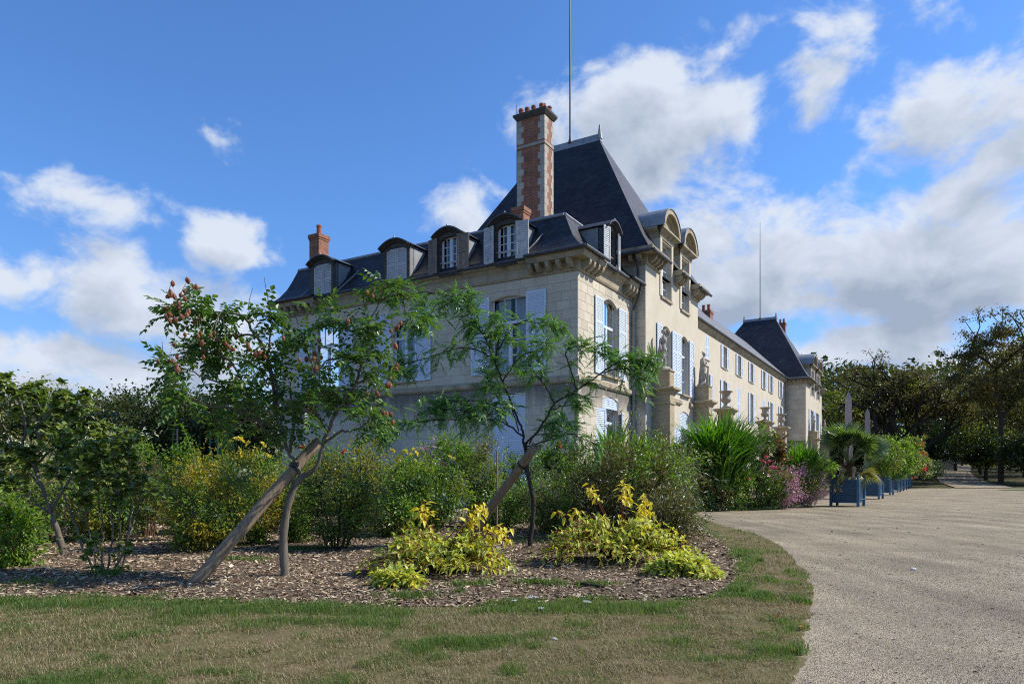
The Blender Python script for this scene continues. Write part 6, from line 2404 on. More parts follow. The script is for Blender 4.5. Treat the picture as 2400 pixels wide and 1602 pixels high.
dd_ = shrub('yellow_dahlia', 'tall clump of yellow dahlias left of the golden rain tree fork', 'flowering plant', (480, 630, 1028, 1130), 16.6, LL, .085, [(G['green'], .72), (G['yellowgreen'], .28)], G['stem_green'], 2300, seed=9, flowers=[(x, y, s, FL_Y) for x, y, s in dahl])
b = MB()
for x, y, s in dahl:
    p = at(x * K, y * K, 16.6 - .75)
    b.tube([p - (0, 0, .01), p + (.02, .2, -.5), p + (.03, .45, -1.0)], [.008, .010, .012], 4)
b.build('flower_stalks', G['stem_green'], dd_, kind='stuff')
shrub('azalea', 'low dark azalea with bare forking stems right of the rain tree trunk', 'shrub', (676, 880, 1072, 1238), 12.8, LS, .05, [(G['dark'], .45), (G['bright'], .38), (G['limegreen'], .17)], G['bark_dark'], 4600, nstem=11, sr=.022, hollow=.6, seed=10, base_u=772)
shrub('loose_shrub', 'loose yellow green shrub with tiny leaves behind the azalea', 'shrub', (700, 905, 1000, 1190), 17.2, LS, .07, [(G['olive'], .18), (G['yellowgreen'], .62), (G['green'], .20)], G['bark_dark'], 3600, nstem=14, seed=11, loose=.13, hollow=.3,
      flowers=[(862, 1012, .2, FL_Y), (868, 1020, .18, FL_Y), (858, 1022, .14, FL_Y), (872, 1030, .2, FL_Y), (866, 1034, .18, FL_Y), (838, 1012, .14, FL_Y), (752, 1010, .2, FL_Y), (742, 1012, .16, FL_Y), (736, 1018, .12, FL_Y), (790, 1030, .12, FL_Y), (800, 1022, .1, FL_Y), (778, 1080, .12, FL_Y), (700, 1028, .12, FL_CO), (692, 1026, .14, FL_CO), (785, 1040, .14, FL_CO), (790, 1034, .12, FL_CO)])
shrub('yellow_dahlia', 'yellow dahlia plant in front of the grey wall between the two young trees', 'flowering plant', (880, 975, 1050, 1150), 18.4, LL, .085, G['green'], G['stem_green'], 1500, seed=12,
      flowers=[(900, 1034, .2, FL_Y), (916, 1052, .24, FL_Y), (910, 1056, .2, FL_Y), (930, 1036, .2, FL_Y), (924, 1040, .18, FL_Y), (948, 1033, .22, FL_Y), (954, 1040, .2, FL_Y), (943, 1044, .18, FL_Y), (952, 1056, .12, FL_Y), (966, 1062, .12, FL_Y), (1032, 1048, .14, FL_Y), (1042, 1052, .13, FL_Y)])
shrub('leafy_shrub', 'dense fresh green bush behind the left golden dogwood', 'shrub', (870, 1075, 1062, 1212), 16.4, LL, .085, [(G['dark'], .15), (G['green'], .4), (G['bright'], .3), (G['limegreen'], .15)], G['bark'], 4200, seed=13)
shrub('upright_perennial', 'upright green perennial with pinkish seed heads against the grey wall', 'flowering plant', (962, 1095, 1000, 1110), 21, LLONG, .16, [(G['green'], .55), (G['bright'], .35), (G['pale_pink'], .10)], G['stem_green'], 2000, seed=14, up=-.3)
shrub('climbing_bean', 'tall light green column of hanging leaves left of the strapped stake', 'plant', (1052, 1165, 1000, 1205), 18.2, LL, .085, [(G['olive'], .4), (G['bright'], .35), (G['limegreen'], .25)], G['bark_pale'], 2800, seed=15, nstem=9, hollow=.2)
shrub('leafy_shrub', 'small bush at the strapped stake foot, right behind the honey locust trunk', 'shrub', (1165, 1345, 1090, 1205), 17.0, LS, .065, [(G['green'], .55), (G['olive'], .25), (G['dark'], .2)], G['bark'], 2800, seed=16, nstem=12,
      flowers=[(1318, 1098, .12, FL_PP), (1322, 1104, .1, FL_PP), (1330, 1112, .08, FL_PP), (1240, 1112, .08, FL_PP)])
shrub('coral_salvia', 'dark leafy plant with a coral red flower spike beside the house corner', 'flowering plant', (1225, 1350, 1012, 1120), 23.0, LL, .13, [(G['dark'], .4), (G['green'], .6)], G['stem_green'], 1800, seed=17,
      flowers=[(1284, 1012, .16, FL_CO), (1285, 1019, .18, FL_CO), (1285, 1026, .16, FL_CO), (1268, 1008, .1, FL_CO), (1296, 1045, .14, FL_R), (1303, 1050, .12, FL_R)])
shrub('willow_shrub', 'large feathery grey green bush with narrow leaves behind the right golden dogwood', 'shrub', (1275, 1600, 1005, 1265), 15.2, LLONG, .12, [(G['willow'], .75), (G['green'], .25)], G['bark_dark'], 12000, nstem=16, sr=.012, hollow=.25, seed=18, loose=.12)
shrub('willow_shrub', 'lower right fringe of the feathery grey green bush reaching the gravel', 'shrub', (1440, 1605, 1130, 1300), 12.6, LLONG, .10, [(G['willow'], .7), (G['dark'], .3)], G['bark_dark'], 3600, nstem=10, sr=.009, hollow=.25, seed=19, loose=.12)
shrub('dark_perennial', 'dark leaved tall perennials in the border left of the giant grass', 'flowering plant', (1440, 1590, 1000, 1120), 25.5, LL, .14, [(G['dark'], .5), (G['reddish'], .2), (G['green'], .3)], G['stem_green'], 2000, seed=20)


# ---- grasses
def reed(label, ext, d, n, mats, seed, wide=.03, arch=.5, base_w=.35):
    rg = np.random.default_rng(seed)
    x0, x1, yt, yb = [e * K for e in ext]
    A, B = at(x0, yt, d), at(x1, yb, d)
    cx = (A[0] + B[0]) / 2
    H_, W_ = A[2], (B[0] - A[0]) / 2
    t = thing('giant_grass', label, 'grass clump', (cx, d, 0.0))
    for mi, (mm, frac) in enumerate(mats):
        k = int(n * frac)
        b = MB()
        a = rg.uniform(0, 2 * np.pi, k)
        lean = rg.uniform(0, 1, k) ** .8
        z0 = rg.uniform(0, .45, k) * H_                      # leaves leave the canes at every height
        r0 = base_w * W_ * rg.uniform(0, 1, k) ** .5 + z0 / H_ * lean * W_ * .4
        p0 = np.stack([cx + np.cos(a) * r0, d + np.sin(a) * r0 * .8, z0], -1)
        L_ = (H_ - z0) * rg.uniform(.55, 1.08, k)
        out = np.stack([np.cos(a), np.sin(a) * .8, np.zeros(k)], -1)
        p1 = p0 + out * (lean * W_ * .35)[:, None] + np.stack([0 * a, 0 * a, L_ * .68], -1)
        p2 = p0 + out * (lean * W_ * (.75 + arch * .5))[:, None] + np.stack([0 * a, 0 * a, L_ * (1.0 - arch * lean * .55)], -1)
        p2[:, :2] += rg.normal(0, .22 * W_, (k, 2))
        p1[:, :2] += rg.normal(0, .10 * W_, (k, 2))
        p2[:, 2] -= (rg.uniform(0, 1, k) < .4) * L_ * .22
        s = np.stack([-np.sin(a), np.cos(a), np.zeros(k)], -1) * (wide * rg.uniform(.6, 1.3, k))[:, None]
        m = 7
        ts = np.linspace(0, 1, m)
        C = ((1 - ts) ** 2)[None, :, None] * p0[:, None] + (2 * ts * (1 - ts))[None, :, None] * p1[:, None] + (ts ** 2)[None, :, None] * p2[:, None]
        wv = np.array([.5, .9, 1, .9, .7, .4, .03])
        V = np.stack([C - s[:, None] * wv[None, :, None] / 2, C + s[:, None] * wv[None, :, None] / 2], 2).reshape(-1, 3)
        i = (np.arange(k)[:, None] * (2 * m) + np.arange(m - 1)[None, :] * 2).ravel()
        b.add(V, [np.stack([i, i + 1, i + 3, i + 2], -1)])
        b.build('blades', mm, t, kind='stuff')
    return t


reed('huge arching clump of giant green grass in the border by the vase piers', (1548, 1752, 935, 1170), 28.2, 1500, [(G['reed'], .75), (G['reed_dark'], .25)], 31, .075, .5)
reed('narrow tuft of giant grass standing before the pavilion window', (1360, 1450, 955, 1060), 24.6, 260, [(G['reed'], 1.0)], 32, .07, .3)
reed('small tuft of giant grass beside the tower drainpipe', (1440, 1520, 985, 1070), 25.2, 160, [(G['reed'], .6), (G['reed_dark'], .4)], 33, .06, .5)
reed('lower clump of giant grass right of the castor oil plant', (1768, 1905, 1002, 1120), 33.0, 700, [(G['reed'], .85), (G['reed_dark'], .15)], 34, .08, .5)
shrub('castor_oil_plant', 'red and green castor oil plant between the two big grass clumps', 'plant', (1712, 1808, 985, 1110), 30.6, LL, .2, [(G['reddish'], .45), (G['dark'], .25), (G['green'], .3)], G['bark_red'], 1300, seed=35)
shrub('leafy_perennial', 'bright green leafy border plant next to the palm box', 'plant', (1800, 1905, 1040, 1120), 33.8, LL, .16, G['bright'], G['stem_green'], 1500, seed=36)
shrub('dark_perennial', 'dark tangled stems at the foot of the giant grass clump', 'plant', (1555, 1680, 1075, 1175), 27.4, LLONG, .2, [(G['dark'], .7), (G['willow'], .3)], G['bark_dark'], 1800, seed=37)
shrub('pink_rose_bush', 'rose bush with round pink blooms at the foot of the giant grass', 'flowering plant', (1648, 1730, 1065, 1160), 28.0, LS, .1, [(G['green'], .8), (G['bright'], .2)], G['stem_green'], 1400, seed=38,
      flowers=[(1669, 1078, .22, FL_P), (1675, 1073, .16, FL_P), (1664, 1083, .24, FL_P), (1690, 1076, .26, FL_P), (1692, 1085, .2, FL_P), (1678, 1092, .22, FL_P), (1687, 1095, .2, FL_P), (1693, 1098, .16, FL_P), (1672, 1067, .14, FL_P), (1717, 1098, .2, FL_P)])
shrub('pink_rose_bush', 'dark leaved rose bush with pale pink blooms along its top', 'flowering plant', (1690, 1800, 1070, 1165), 28.6, LS, .11, [(G['dark'], .75), (G['green'], .25)], G['stem_green'], 1700, seed=39,
      flowers=[(1758, 1048, .2, FL_P), (1748, 1058, .26, FL_P), (1753, 1060, .22, FL_P), (1765, 1060, .26, FL_P), (1771, 1072, .24, FL_P), (1778, 1074, .22, FL_P), (1763, 1090, .2, FL_PP), (1756, 1085, .16, FL_PP)])
shrub('pink_flower_drift', 'hazy drift of small pink and mauve flowers left of the palm box', 'flowering plant', (1745, 1838, 1064, 1158), 28.8, LS, .075, [(G['olive'], .38), (G['limegreen'], .17), (G['pale_pink'], .45)], G['stem_green'], 2600, seed=40, loose=.14)
shrub('pink_flower_drift', 'right hand part of the pink flower drift, ending at the palm box', 'flowering plant', (1800, 1900, 1066, 1154), 30.6, LS, .075, [(G['olive'], .36), (G['limegreen'], .22), (G['pale_pink'], .42)], G['stem_green'], 2600, seed=41, loose=.14)
shrub('silver_perennial', 'low silvery plant at the turf edge under the giant grass', 'plant', (1610, 1668, 1108, 1165), 27.6, LLONG, .14, [(G['willow'], 1.0)], G['stem_green'], 600, seed=42)
shrub('leafy_shrub', 'greenery along the foot of the shaded end wall behind the yellow dahlias', 'shrub', (640, 900, 1040, 1190), 23.5, LL, .13, [(G['dark'], .55), (G['green'], .45)], G['bark'], 3200, seed=43, rdepth=1.2)
shrub('leafy_shrub', 'deep green bush closing the gap below the dahlias left of the rain tree', 'shrub', (380, 660, 1060, 1190), 20.0, LL, .11, [(G['dark'], .6), (G['green'], .4)], G['bark'], 3400, seed=44, rdepth=1.2)
shrub('leafy_shrub', 'shadowy low bush behind the red stemmed shrub', 'shrub', (150, 420, 1070, 1190), 20.5, LL, .11, [(G['dark'], .8), (G['green'], .2)], G['bark'], 3200, seed=45, rdepth=1.2)


for k, (x0, x1, yt, yb, d, mats, lab) in enumerate((
        (600, 760, 1035, 1185, 18.8, [(G['green'], .6), (G['olive'], .4)], 'leafy bush between the amber bush and the azalea, at the rain tree trunk'),
        (905, 1010, 1045, 1180, 19.6, [(G['green'], .7), (G['limegreen'], .3)], 'leafy bush directly under the yellow dahlias by the grey wall'),
        (1130, 1260, 1030, 1190, 19.8, [(G['dark'], .5), (G['green'], .5)], 'shady bush behind the honey locust trunk and its stake'),
        (1330, 1470, 1035, 1160, 21.5, [(G['olive'], .5), (G['green'], .5)], 'bush behind the feathery willow like bush, below the pavilion window'),
        (225, 385, 1035, 1190, 17.0, [(G['green'], .5), (G['olive'], .5)], 'bush between the many stemmed shrub and the tall leafy shoots'),
        (640, 715, 1120, 1240, 14.0, [(G['green'], .5), (G['limegreen'], .5)], 'low loose bush right behind the rain tree trunk'),
        (845, 965, 1140, 1225, 15.4, [(G['green'], .6), (G['limegreen'], .4)], 'low leafy bush between the azalea and the left golden dogwood'),
        (1075, 1215, 1120, 1205, 17.4, [(G['green'], .7), (G['dark'], .3)], 'low bush around the foot of the pale stick'),
        (395, 520, 1150, 1262, 13.6, [(G['green'], .6), (G['yellowgreen'], .4)], 'low mottled bush at the foot of the tall yellowing one'),
        (185, 300, 1130, 1240, 15.0, [(G['green'], .7), (G['olive'], .3)], 'low bush behind the stems of the many stemmed shrub'),
        (1215, 1330, 1130, 1215, 16.2, [(G['green'], .6), (G['olive'], .4)], 'low bush right of the honey locust trunk'),
        (-40, 120, 1060, 1230, 15.6, [(G['green'], .6), (G['dark'], .4)], 'bush at the far left between the two olive bushes'))):
    shrub('leafy_shrub', lab, 'shrub', (x0, x1, yt, yb), d, LL, .085, mats, G['bark'], 2200 if yt < 1100 else 1200, seed=80 + k)


# ---- golden dogwoods: every large leaf of the front ones stands alone
def dogwood(label, base_uv, ext, d, n_st, tall, seed, depth):
    rg = np.random.default_rng(seed)
    b0 = gnd(base_uv[0] * K, base_uv[1] * K)
    t = thing('golden_dogwood', label, 'shrub', (b0[0], b0[1], 0), 'golden dogwoods in the bed')
    x0, x1, yt, yb = [e * K for e in ext]
    A, B = at(x0, yt, d), at(x1, yb, d)
    cx, rx = (A[0] + B[0]) / 2, (B[0] - A[0]) / 2
    hz = A[2]
    st = MB()
    P, F_, U_, S_, topf = [], [], [], [], []
    tips = []
    for k in range(n_st):
        a = rg.uniform(0, 2 * np.pi)
        r = rg.uniform(.15, 1.0) ** .6
        z = hz * 1.0 * (1 - .82 * r ** 2.2) * rg.uniform(.55, 1.0)
        tips.append((np.array([cx + rx * r * math.cos(a), d + depth * r * math.sin(a), max(z, .07)]), False))
    for (x, y, dd) in tall:
        tips.append((at(x * K, y * K, d + dd), True))
    for tip, tl in tips:
        s0 = b0 + np.array([rg.normal(0, .07), rg.normal(0, .07), 0])
        h = tip - s0
        mid = s0 + np.array([h[0] * .35, h[1] * .35, h[2] * .5 + .18 + .12 * np.hypot(h[0], h[1])])
        Q = bez(s0, mid, tip, 14)
        st.tube(Q, np.linspace(.010, .004, 14), 5)
        T = nrm(np.gradient(Q, axis=0))
        nl = 11 if tl else 13
        for j in range(nl):
            q = 1 - (j / nl) ** 1.3 * (.20 if tl else .6)
            i = min(int(q * 13), 13)
            a = j * 2.4 + rg.uniform(-.4, .4)
            ref = np.array([0, 0, 1.0]) if abs(T[i][2]) < .9 else np.array([1.0, 0, 0])
            e1 = nrm(np.cross(T[i], ref))
            e2 = np.cross(T[i], e1)
            rad = e1 * math.cos(a) + e2 * math.sin(a)
            f = nrm(rad * .9 + T[i] * .45 + np.array([0, 0, -.55 if tl else -.15]))
            P.append(Q[i] + rg.normal(0, .02, 3))
            F_.append(f)
            U_.append(nrm(np.array([0, 0, 1.0]) + rg.normal(0, .3, 3)))
            S_.append((.125 if tl else .098) * rg.uniform(.7, 1.2))
            topf.append(tl)
    st.build('stems', G['bark_red'], t, kind='stuff')
    P, F_, U_, S_, topf = map(np.array, (P, F_, U_, S_, topf))
    P[:, 2] = np.maximum(P[:, 2], .05)
    tm = [t_leaf(.46, .25, .08), t_leaf(.42, .42, .10), t_leaf(.5, .12, .06)]
    nt_ = int(topf.sum())
    kt = min(nt_, 150)
    leaf_objects(t, [t_mesh(x, 'leaf', G['dog_top']) for x in tm], P[topf], F_[topf], U_[topf], S_[topf], 'leaf', kt, tm, G['dog_top'])
    leaf_objects(t, [t_mesh(x, 'leaf', G['dog']) for x in tm], P[~topf], F_[~topf], U_[~topf], S_[~topf], 'leaf', 300 - kt, tm, G['dog'])
    return t


dogwood('golden dogwood on the left, its upright yellow tips in front of the stake', (1008, 1318), (825, 1185, 1190, 1345), 9.6, 185, [(972, 1148, 0), (980, 1165, .1), (965, 1170, -.1), (1108, 1152, .1), (1112, 1172, 0), (1098, 1180, -.1), (1118, 1160, .2), (1158, 1205, 0), (1165, 1215, .1), (1150, 1222, -.1), (1085, 1200, .1), (1172, 1235, .1)], 51, .75)
dogwood('golden dogwood on the right, spreading low over red stems to the bed edge', (1420, 1288), (1205, 1630, 1165, 1330), 10.6, 265, [(1345, 1112, .3), (1352, 1125, .2), (1432, 1100, .2), (1442, 1112, .1), (1425, 1128, 0), (1484, 1138, .1), (1492, 1150, 0), (1478, 1160, -.1), (1496, 1168, .1), (1480, 1190, 0), (1310, 1165, .1), (1275, 1175, .2), (1445, 1135, .1)], 52, .95)
dogwood('low outlying tuft of the right dogwood nearest the gravel curve', (1570, 1330), (1470, 1660, 1262, 1366), 9.4, 140, [], 53, .4)
dogwood('low yellow sprays at the front left of the left dogwood', (900, 1352), (838, 985, 1300, 1372), 8.45, 60, [], 54, .35)


# ---- fan palm in the nearest box
def frond_mesh(nseg, seed, mat, hang=0.0):
    rg = np.random.default_rng(seed)
    b = MB()
    Q = bez(np.zeros(3), np.array([.55, 0, .04 + .06 * (hang > 0) - hang * .2]), np.array([1.0, 0, -.03 - .09 * (hang > 0) - hang]), 5)
    b.tube(Q, [.020, .014, .012, .011, .010], 4)
    end, dr = Q[-1], nrm(Q[-1] - Q[-2])
    y = np.array([0, 1.0, 0])
    z = np.cross(dr, y)
    for k in range(nseg):
        a = R_(-95 + 190 * k / (nseg - 1))
        L_ = .80 * (1 - .22 * (abs(a) / 1.7) ** 2) * rg.uniform(.92, 1.05)
        f = dr * math.cos(a) + y * math.sin(a) - z * .05
        sd = nrm(np.cross(z, f))
        w = .045
        dz = -z * (-.03 if k % 2 else .03)
        m = end + f * L_ * .55
        tip = end + f * L_ * .97 + np.array([0, 0, -.10 - .12 * rg.uniform()]) * L_
        V = [end, m + sd * w, tip, m - sd * w, m - z * (-.018)]
        b.add(V, [(0, 4, 1), (1, 4, 2), (0, 3, 4), (3, 2, 4)])
    return b.mesh('frond', mat)


def palm(base, center):
    rg = np.random.default_rng(61)
    t = thing('fan_palm', 'fan palm with stiff green fans rising from the nearest blue box', 'palm', base)
    b = MB()
    c = np.array(center)
    ts = np.linspace(0, 1, 9)
    b.tube(np.array(base) + (c - base) * ts[:, None], .15 * (1 + .12 * np.sin(ts * 19)) * (1.05 - .25 * ts), 12)
    b.build('trunk', G['fibre'], t)
    h = MB()
    for k in range(160):
        q = np.array(base) + (c - base) * rg.uniform(.15, 1.05)
        a = rg.uniform(0, 6.3)
        o = np.array([math.cos(a), math.sin(a), .55])
        h.tube([q + o * (.12, .12, 0), q + o * .2, q + o * (.30, .30, .3)], [.012, .010, .003], 3)
    h.build('leaf_bases', G['fibre'], t, kind='stuff')
    A = [frond_mesh(21, i, G['palm']) for i in range(3)]
    O = [frond_mesh(19, 9 + i, G['palm_old'], .25) for i in range(2)]

    def put(az, el, s, me, roll=0.0):
        f = Vector((math.cos(az) * math.cos(el), math.sin(az) * math.cos(el), math.sin(el)))
        yv = Vector((0, 0, 1)).cross(f)
        if yv.length < .05:
            yv = Vector((0, 1, 0))
        yv.normalize()
        m = Matrix((f, yv, f.cross(yv))).transposed().to_4x4()
        m = Matrix.Translation(Vector(c - wloc[t.name])) @ m @ Matrix.Rotation(roll, 4, 'X') @ Matrix.Scale(s, 4)
        link('frond', me, t, m)
    for k in range(40):
        el = R_(30 + 58 * ((k * .618) % 1) ** .8)
        put(k * 2.4 + .3, el, rg.uniform(.95, 1.25), A[k % 3], rg.uniform(-1.3, 1.3))
    for az, el, s in ((-2.7, -.20, .8), (-1.9, -.55, .62), (-.9, -.50, .72), (-.1, .02, .95), (-.35, -.55, .78), (3.0, -.12, .85), (-2.4, -.62, .85), (2.5, -.3, .9), (-1.35, -.75, .55), (.5, .0, .9)):
        put(az, el, s, O[int(abs(az) * 7) % 2], rg.normal(0, .5))


palm(pc[0], np.array(pc[0]) + (.02, 0, .72))
LP = t_leaf(.42, .15)


def box_plant(name, label, i, ext, dens, ls, mat, bark, seed, nstem=5, **kw):
    q = pc[i]
    shrub(name, label, 'shrub', ext, q[1], LP, ls, mat, bark, dens, seed=seed, nstem=nstem, base_z=q[2], sr=.03, **kw)


box_plant('tub_shrub', 'loose leafy shrub in the box right behind the palm', 1, (1985, 2062, 1000, 1092), 2200, .13, [(G['green'], .6), (G['limegreen'], .4)], G['bark'], 71)
box_plant('tub_shrub', 'large round glossy shrub in the third box, greenest of the row', 2, (2028, 2098, 1002, 1090), 2600, .15, [(G['green'], .55), (G['bright'], .45)], G['bark'], 72, hollow=.6)
box_plant('tub_shrub', 'rounded shrub in the fourth box beside the oleander', 3, (2062, 2112, 1004, 1090), 2200, .16, [(G['limegreen'], .5), (G['green'], .5)], G['bark'], 73)
box_plant('oleander', 'oleander with red flower clusters along its right side', 4, (2078, 2124, 1006, 1085), 1500, .18, [(G['green'], .8), (G['red_fl'], .2)], G['bark'], 74)
box_plant('standard_shrub', 'pale leaved little standard shrub on a thin bare stem', 5, (2098, 2134, 1040, 1088), 1200, .16, [(G['limegreen'], .55), (G['cream_fl'], .12), (G['olive'], .33)], G['bark_pale'], 75, 1)
box_plant('tub_shrub', 'dark small shrub in the box past the thin stemmed standard', 6, (2108, 2136, 1062, 1102), 800, .16, G['dark'], G['bark'], 76)
box_plant('tub_shrub', 'dark shrub with red flecks in the second last box', 7, (2112, 2142, 1050, 1100), 800, .18, [(G['dark'], .9), (G['red_fl'], .1)], G['bark'], 77)
box_plant('tub_shrub', 'blackish green shrub in the farthest box', 8, (2122, 2160, 1066, 1106), 900, .18, G['dark'], G['bark'], 78)


# ---- large trees
def big_tree(name, label, u, d, vtop, crown_w, trunk_top, mats, bark, n_leaf, ls, seed, group, density='full', trunk_r=.45, lean=0.0, forks=1, du=0, flat=False):
    """trunk that divides again and again; leaf clumps sit on the twig ends"""
    rg = np.random.default_rng(seed)
    g0 = float(terrain(d))
    bx = (u - CXP) / FPX * d
    H_ = CAMH + (HZP - vtop) / FPX * d - g0
    t = thing(name, label, 'tree', (bx, d, g0), group)
    base = np.array([bx, d, g0 - .2])
    tips = []
    W_ = crown_w / 2
    cz = g0 + trunk_top + (H_ - trunk_top) * .5
    cc = np.array([bx + lean, d, cz])
    rad = np.array([W_, W_ * .8, (H_ - trunk_top) * .5])
    tk, br = MB(), MB()

    def grow(p, v, L_, r, lev):
        q = p + v * L_
        m = (p + q) / 2 + rg.normal(0, L_ * .07, 3)
        (tk if lev == 0 else br).tube(bez(p, m, q, 6 if lev < 3 else 4), np.linspace(r, r * .68, 6 if lev < 3 else 4), 8 if lev < 2 else (5 if lev < 4 else 3), cap=False)
        e = (q - cc) / rad
        if lev >= 5 or (lev > 2 and e @ e > 1.05):
            tips.append((q, nrm(v)))
            return
        k = 3 if lev in (1, 2) else 2 + (rg.uniform() < .4)
        for j in range(k):
            w = nrm(v * .75 + rdir3(1, rg)[0] * (.85 if lev else .7) + (cc + rad * rdir3(1, rg)[0] * .7 - q) / np.linalg.norm(rad) * .45 + np.array([0, 0, .10]))
            grow(q, w, L_ * rg.uniform(.62, .82), r * .64, lev + 1)
    for k in range(forks):
        v0 = nrm(np.array([lean * .02 + (k - (forks - 1) / 2) * .42, rg.normal(0, .06), 1.0]))
        grow(base + np.array([(k - (forks - 1) / 2) * trunk_r * 1.5, 0, 0]), v0, trunk_top, trunk_r, 0)
    tk.build('trunk', bark, t, smooth=True)
    br.build('branches', bark, t, kind='stuff')
    Q = np.array([a for a, _ in tips])
    V_ = np.array([b for _, b in tips])
    if density != 'bare':
        ncl = 260 if density == 'full' else 330
        dr = rdir3(ncl, rg)
        az = np.arctan2(dr[:, 1], dr[:, 0])
        lump = .66 + .5 * vnoise(az * 1.5 + 3 * seed, dr[:, 2] * 2.5 + seed, 1.2, seed)
        Q2 = cc + dr * (.55 + .45 * rg.uniform(0, 1, ncl) ** .5)[:, None] * lump[:, None] * rad
        Q = np.concatenate([Q, Q2])
        V_ = np.concatenate([V_, dr])
    per = max(1, n_leaf // len(Q))
    idx = np.repeat(np.arange(len(Q)), per)
    m = len(idx)
    cl = (W_ * .11 if density == 'full' else W_ * .05)
    P = Q[idx] + rg.normal(0, cl, (m, 3)) * np.array([1, 1, .75])
    f = nrm(rdir3(m, rg) + np.array([0, 0, -.2]))
    uu = nrm(rdir3(m, rg) * .6 + np.array([0, 0, 1.0]) + nrm(P - cc) * .4)
    s = ls * rg.uniform(.6, 1.3, m)
    lf = t_small(.62)
    pick = vnoise(P[:, 0] * .35 + seed * 9, P[:, 2] * .35 + P[:, 1] * .3, 1.0, seed) + rg.normal(0, .1, m)
    cut = np.quantile(pick, np.cumsum([w for _, w in mats])[:-1]) if len(mats) > 1 else []
    g = np.digitize(pick, cut)
    for k, (mm, _) in enumerate(mats):
        sel = g == k
        b = MB()
        scatter(b, lf[0], lf[1], P[sel], f[sel], uu[sel], s[sel])
        b.build('crown', mm, t, kind='stuff')
    return t


WL = 'dark trees of the park behind the left end of the house'
for k, (u, d, vt, w, lab, mats) in enumerate((
        (65, 44, 893, 9, 'park tree with a rounded crown rising above the round leaved tree at far left', [(G['limegreen'], .5), (G['wood2'], .5)]),
        (-20, 40, 925, 8, 'park tree cut by the left edge of the picture', [(G['wood2'], .6), (G['wood'], .4)]),
        (222, 50, 920, 9, 'first dark park tree right of the rounded far left one', [(G['wood2'], .4), (G['wood'], .6)]),
        (285, 52, 918, 8, 'clipped looking dark park tree with a flat lit top', [(G['wood2'], .45), (G['wood'], .55)]),
        (345, 48, 905, 8.5, 'tallest dark park tree left of the golden rain tree crown', [(G['wood2'], .35), (G['wood'], .65)]),
        (420, 46, 912, 9, 'dark park tree behind the left limbs of the golden rain tree', [(G['wood'], .8), (G['wood2'], .2)]),
        (500, 44, 915, 9, 'dark park tree behind the middle of the golden rain tree', [(G['wood'], .9), (G['wood2'], .1)]),
        (580, 46, 925, 8, 'dark park tree next to the hidden left corner of the house', [(G['wood'], .9), (G['wood2'], .1)]),
        (140, 38, 960, 8, 'lower dark park tree behind the white flowered bush', [(G['wood'], .8), (G['wood2'], .2)]))):
    big_tree('park_tree', lab, u, d, vt, w, 1.8, mats, G['bark_dark'], 9000, .26, 200 + k, WL, trunk_r=.25)
hd = MB()
WR = 'trees of the park beyond the forecourt'
big_tree('chestnut_tree', 'broad half bare chestnut with dark forking boughs, left one of the pair', 2094, 96, 806, 17, 5.2, [(G['autumn'], .6), (G['wood2'], .4)], G['bark_dark'], 5200, .34, 221, WR, 'bare', .62, forks=2)
big_tree('chestnut_tree', 'half bare chestnut leaning right, right one of the pair with long slanting boughs', 2138, 98, 803, 21, 5.0, [(G['autumn'], .55), (G['wood2'], .3), (G['limegreen'], .15)], G['bark_dark'], 6000, .34, 222, WR, 'bare', .6, lean=6.0, forks=2)
big_tree('autumn_tree', 'tall thin topped autumn tree with a straight trunk near the right edge', 2346, 88, 754, 13, 8.5, [(G['autumn'], .65), (G['wood2'], .35)], G['bark_dark'], 20000, .30, 223, WR, 'airy', .36)
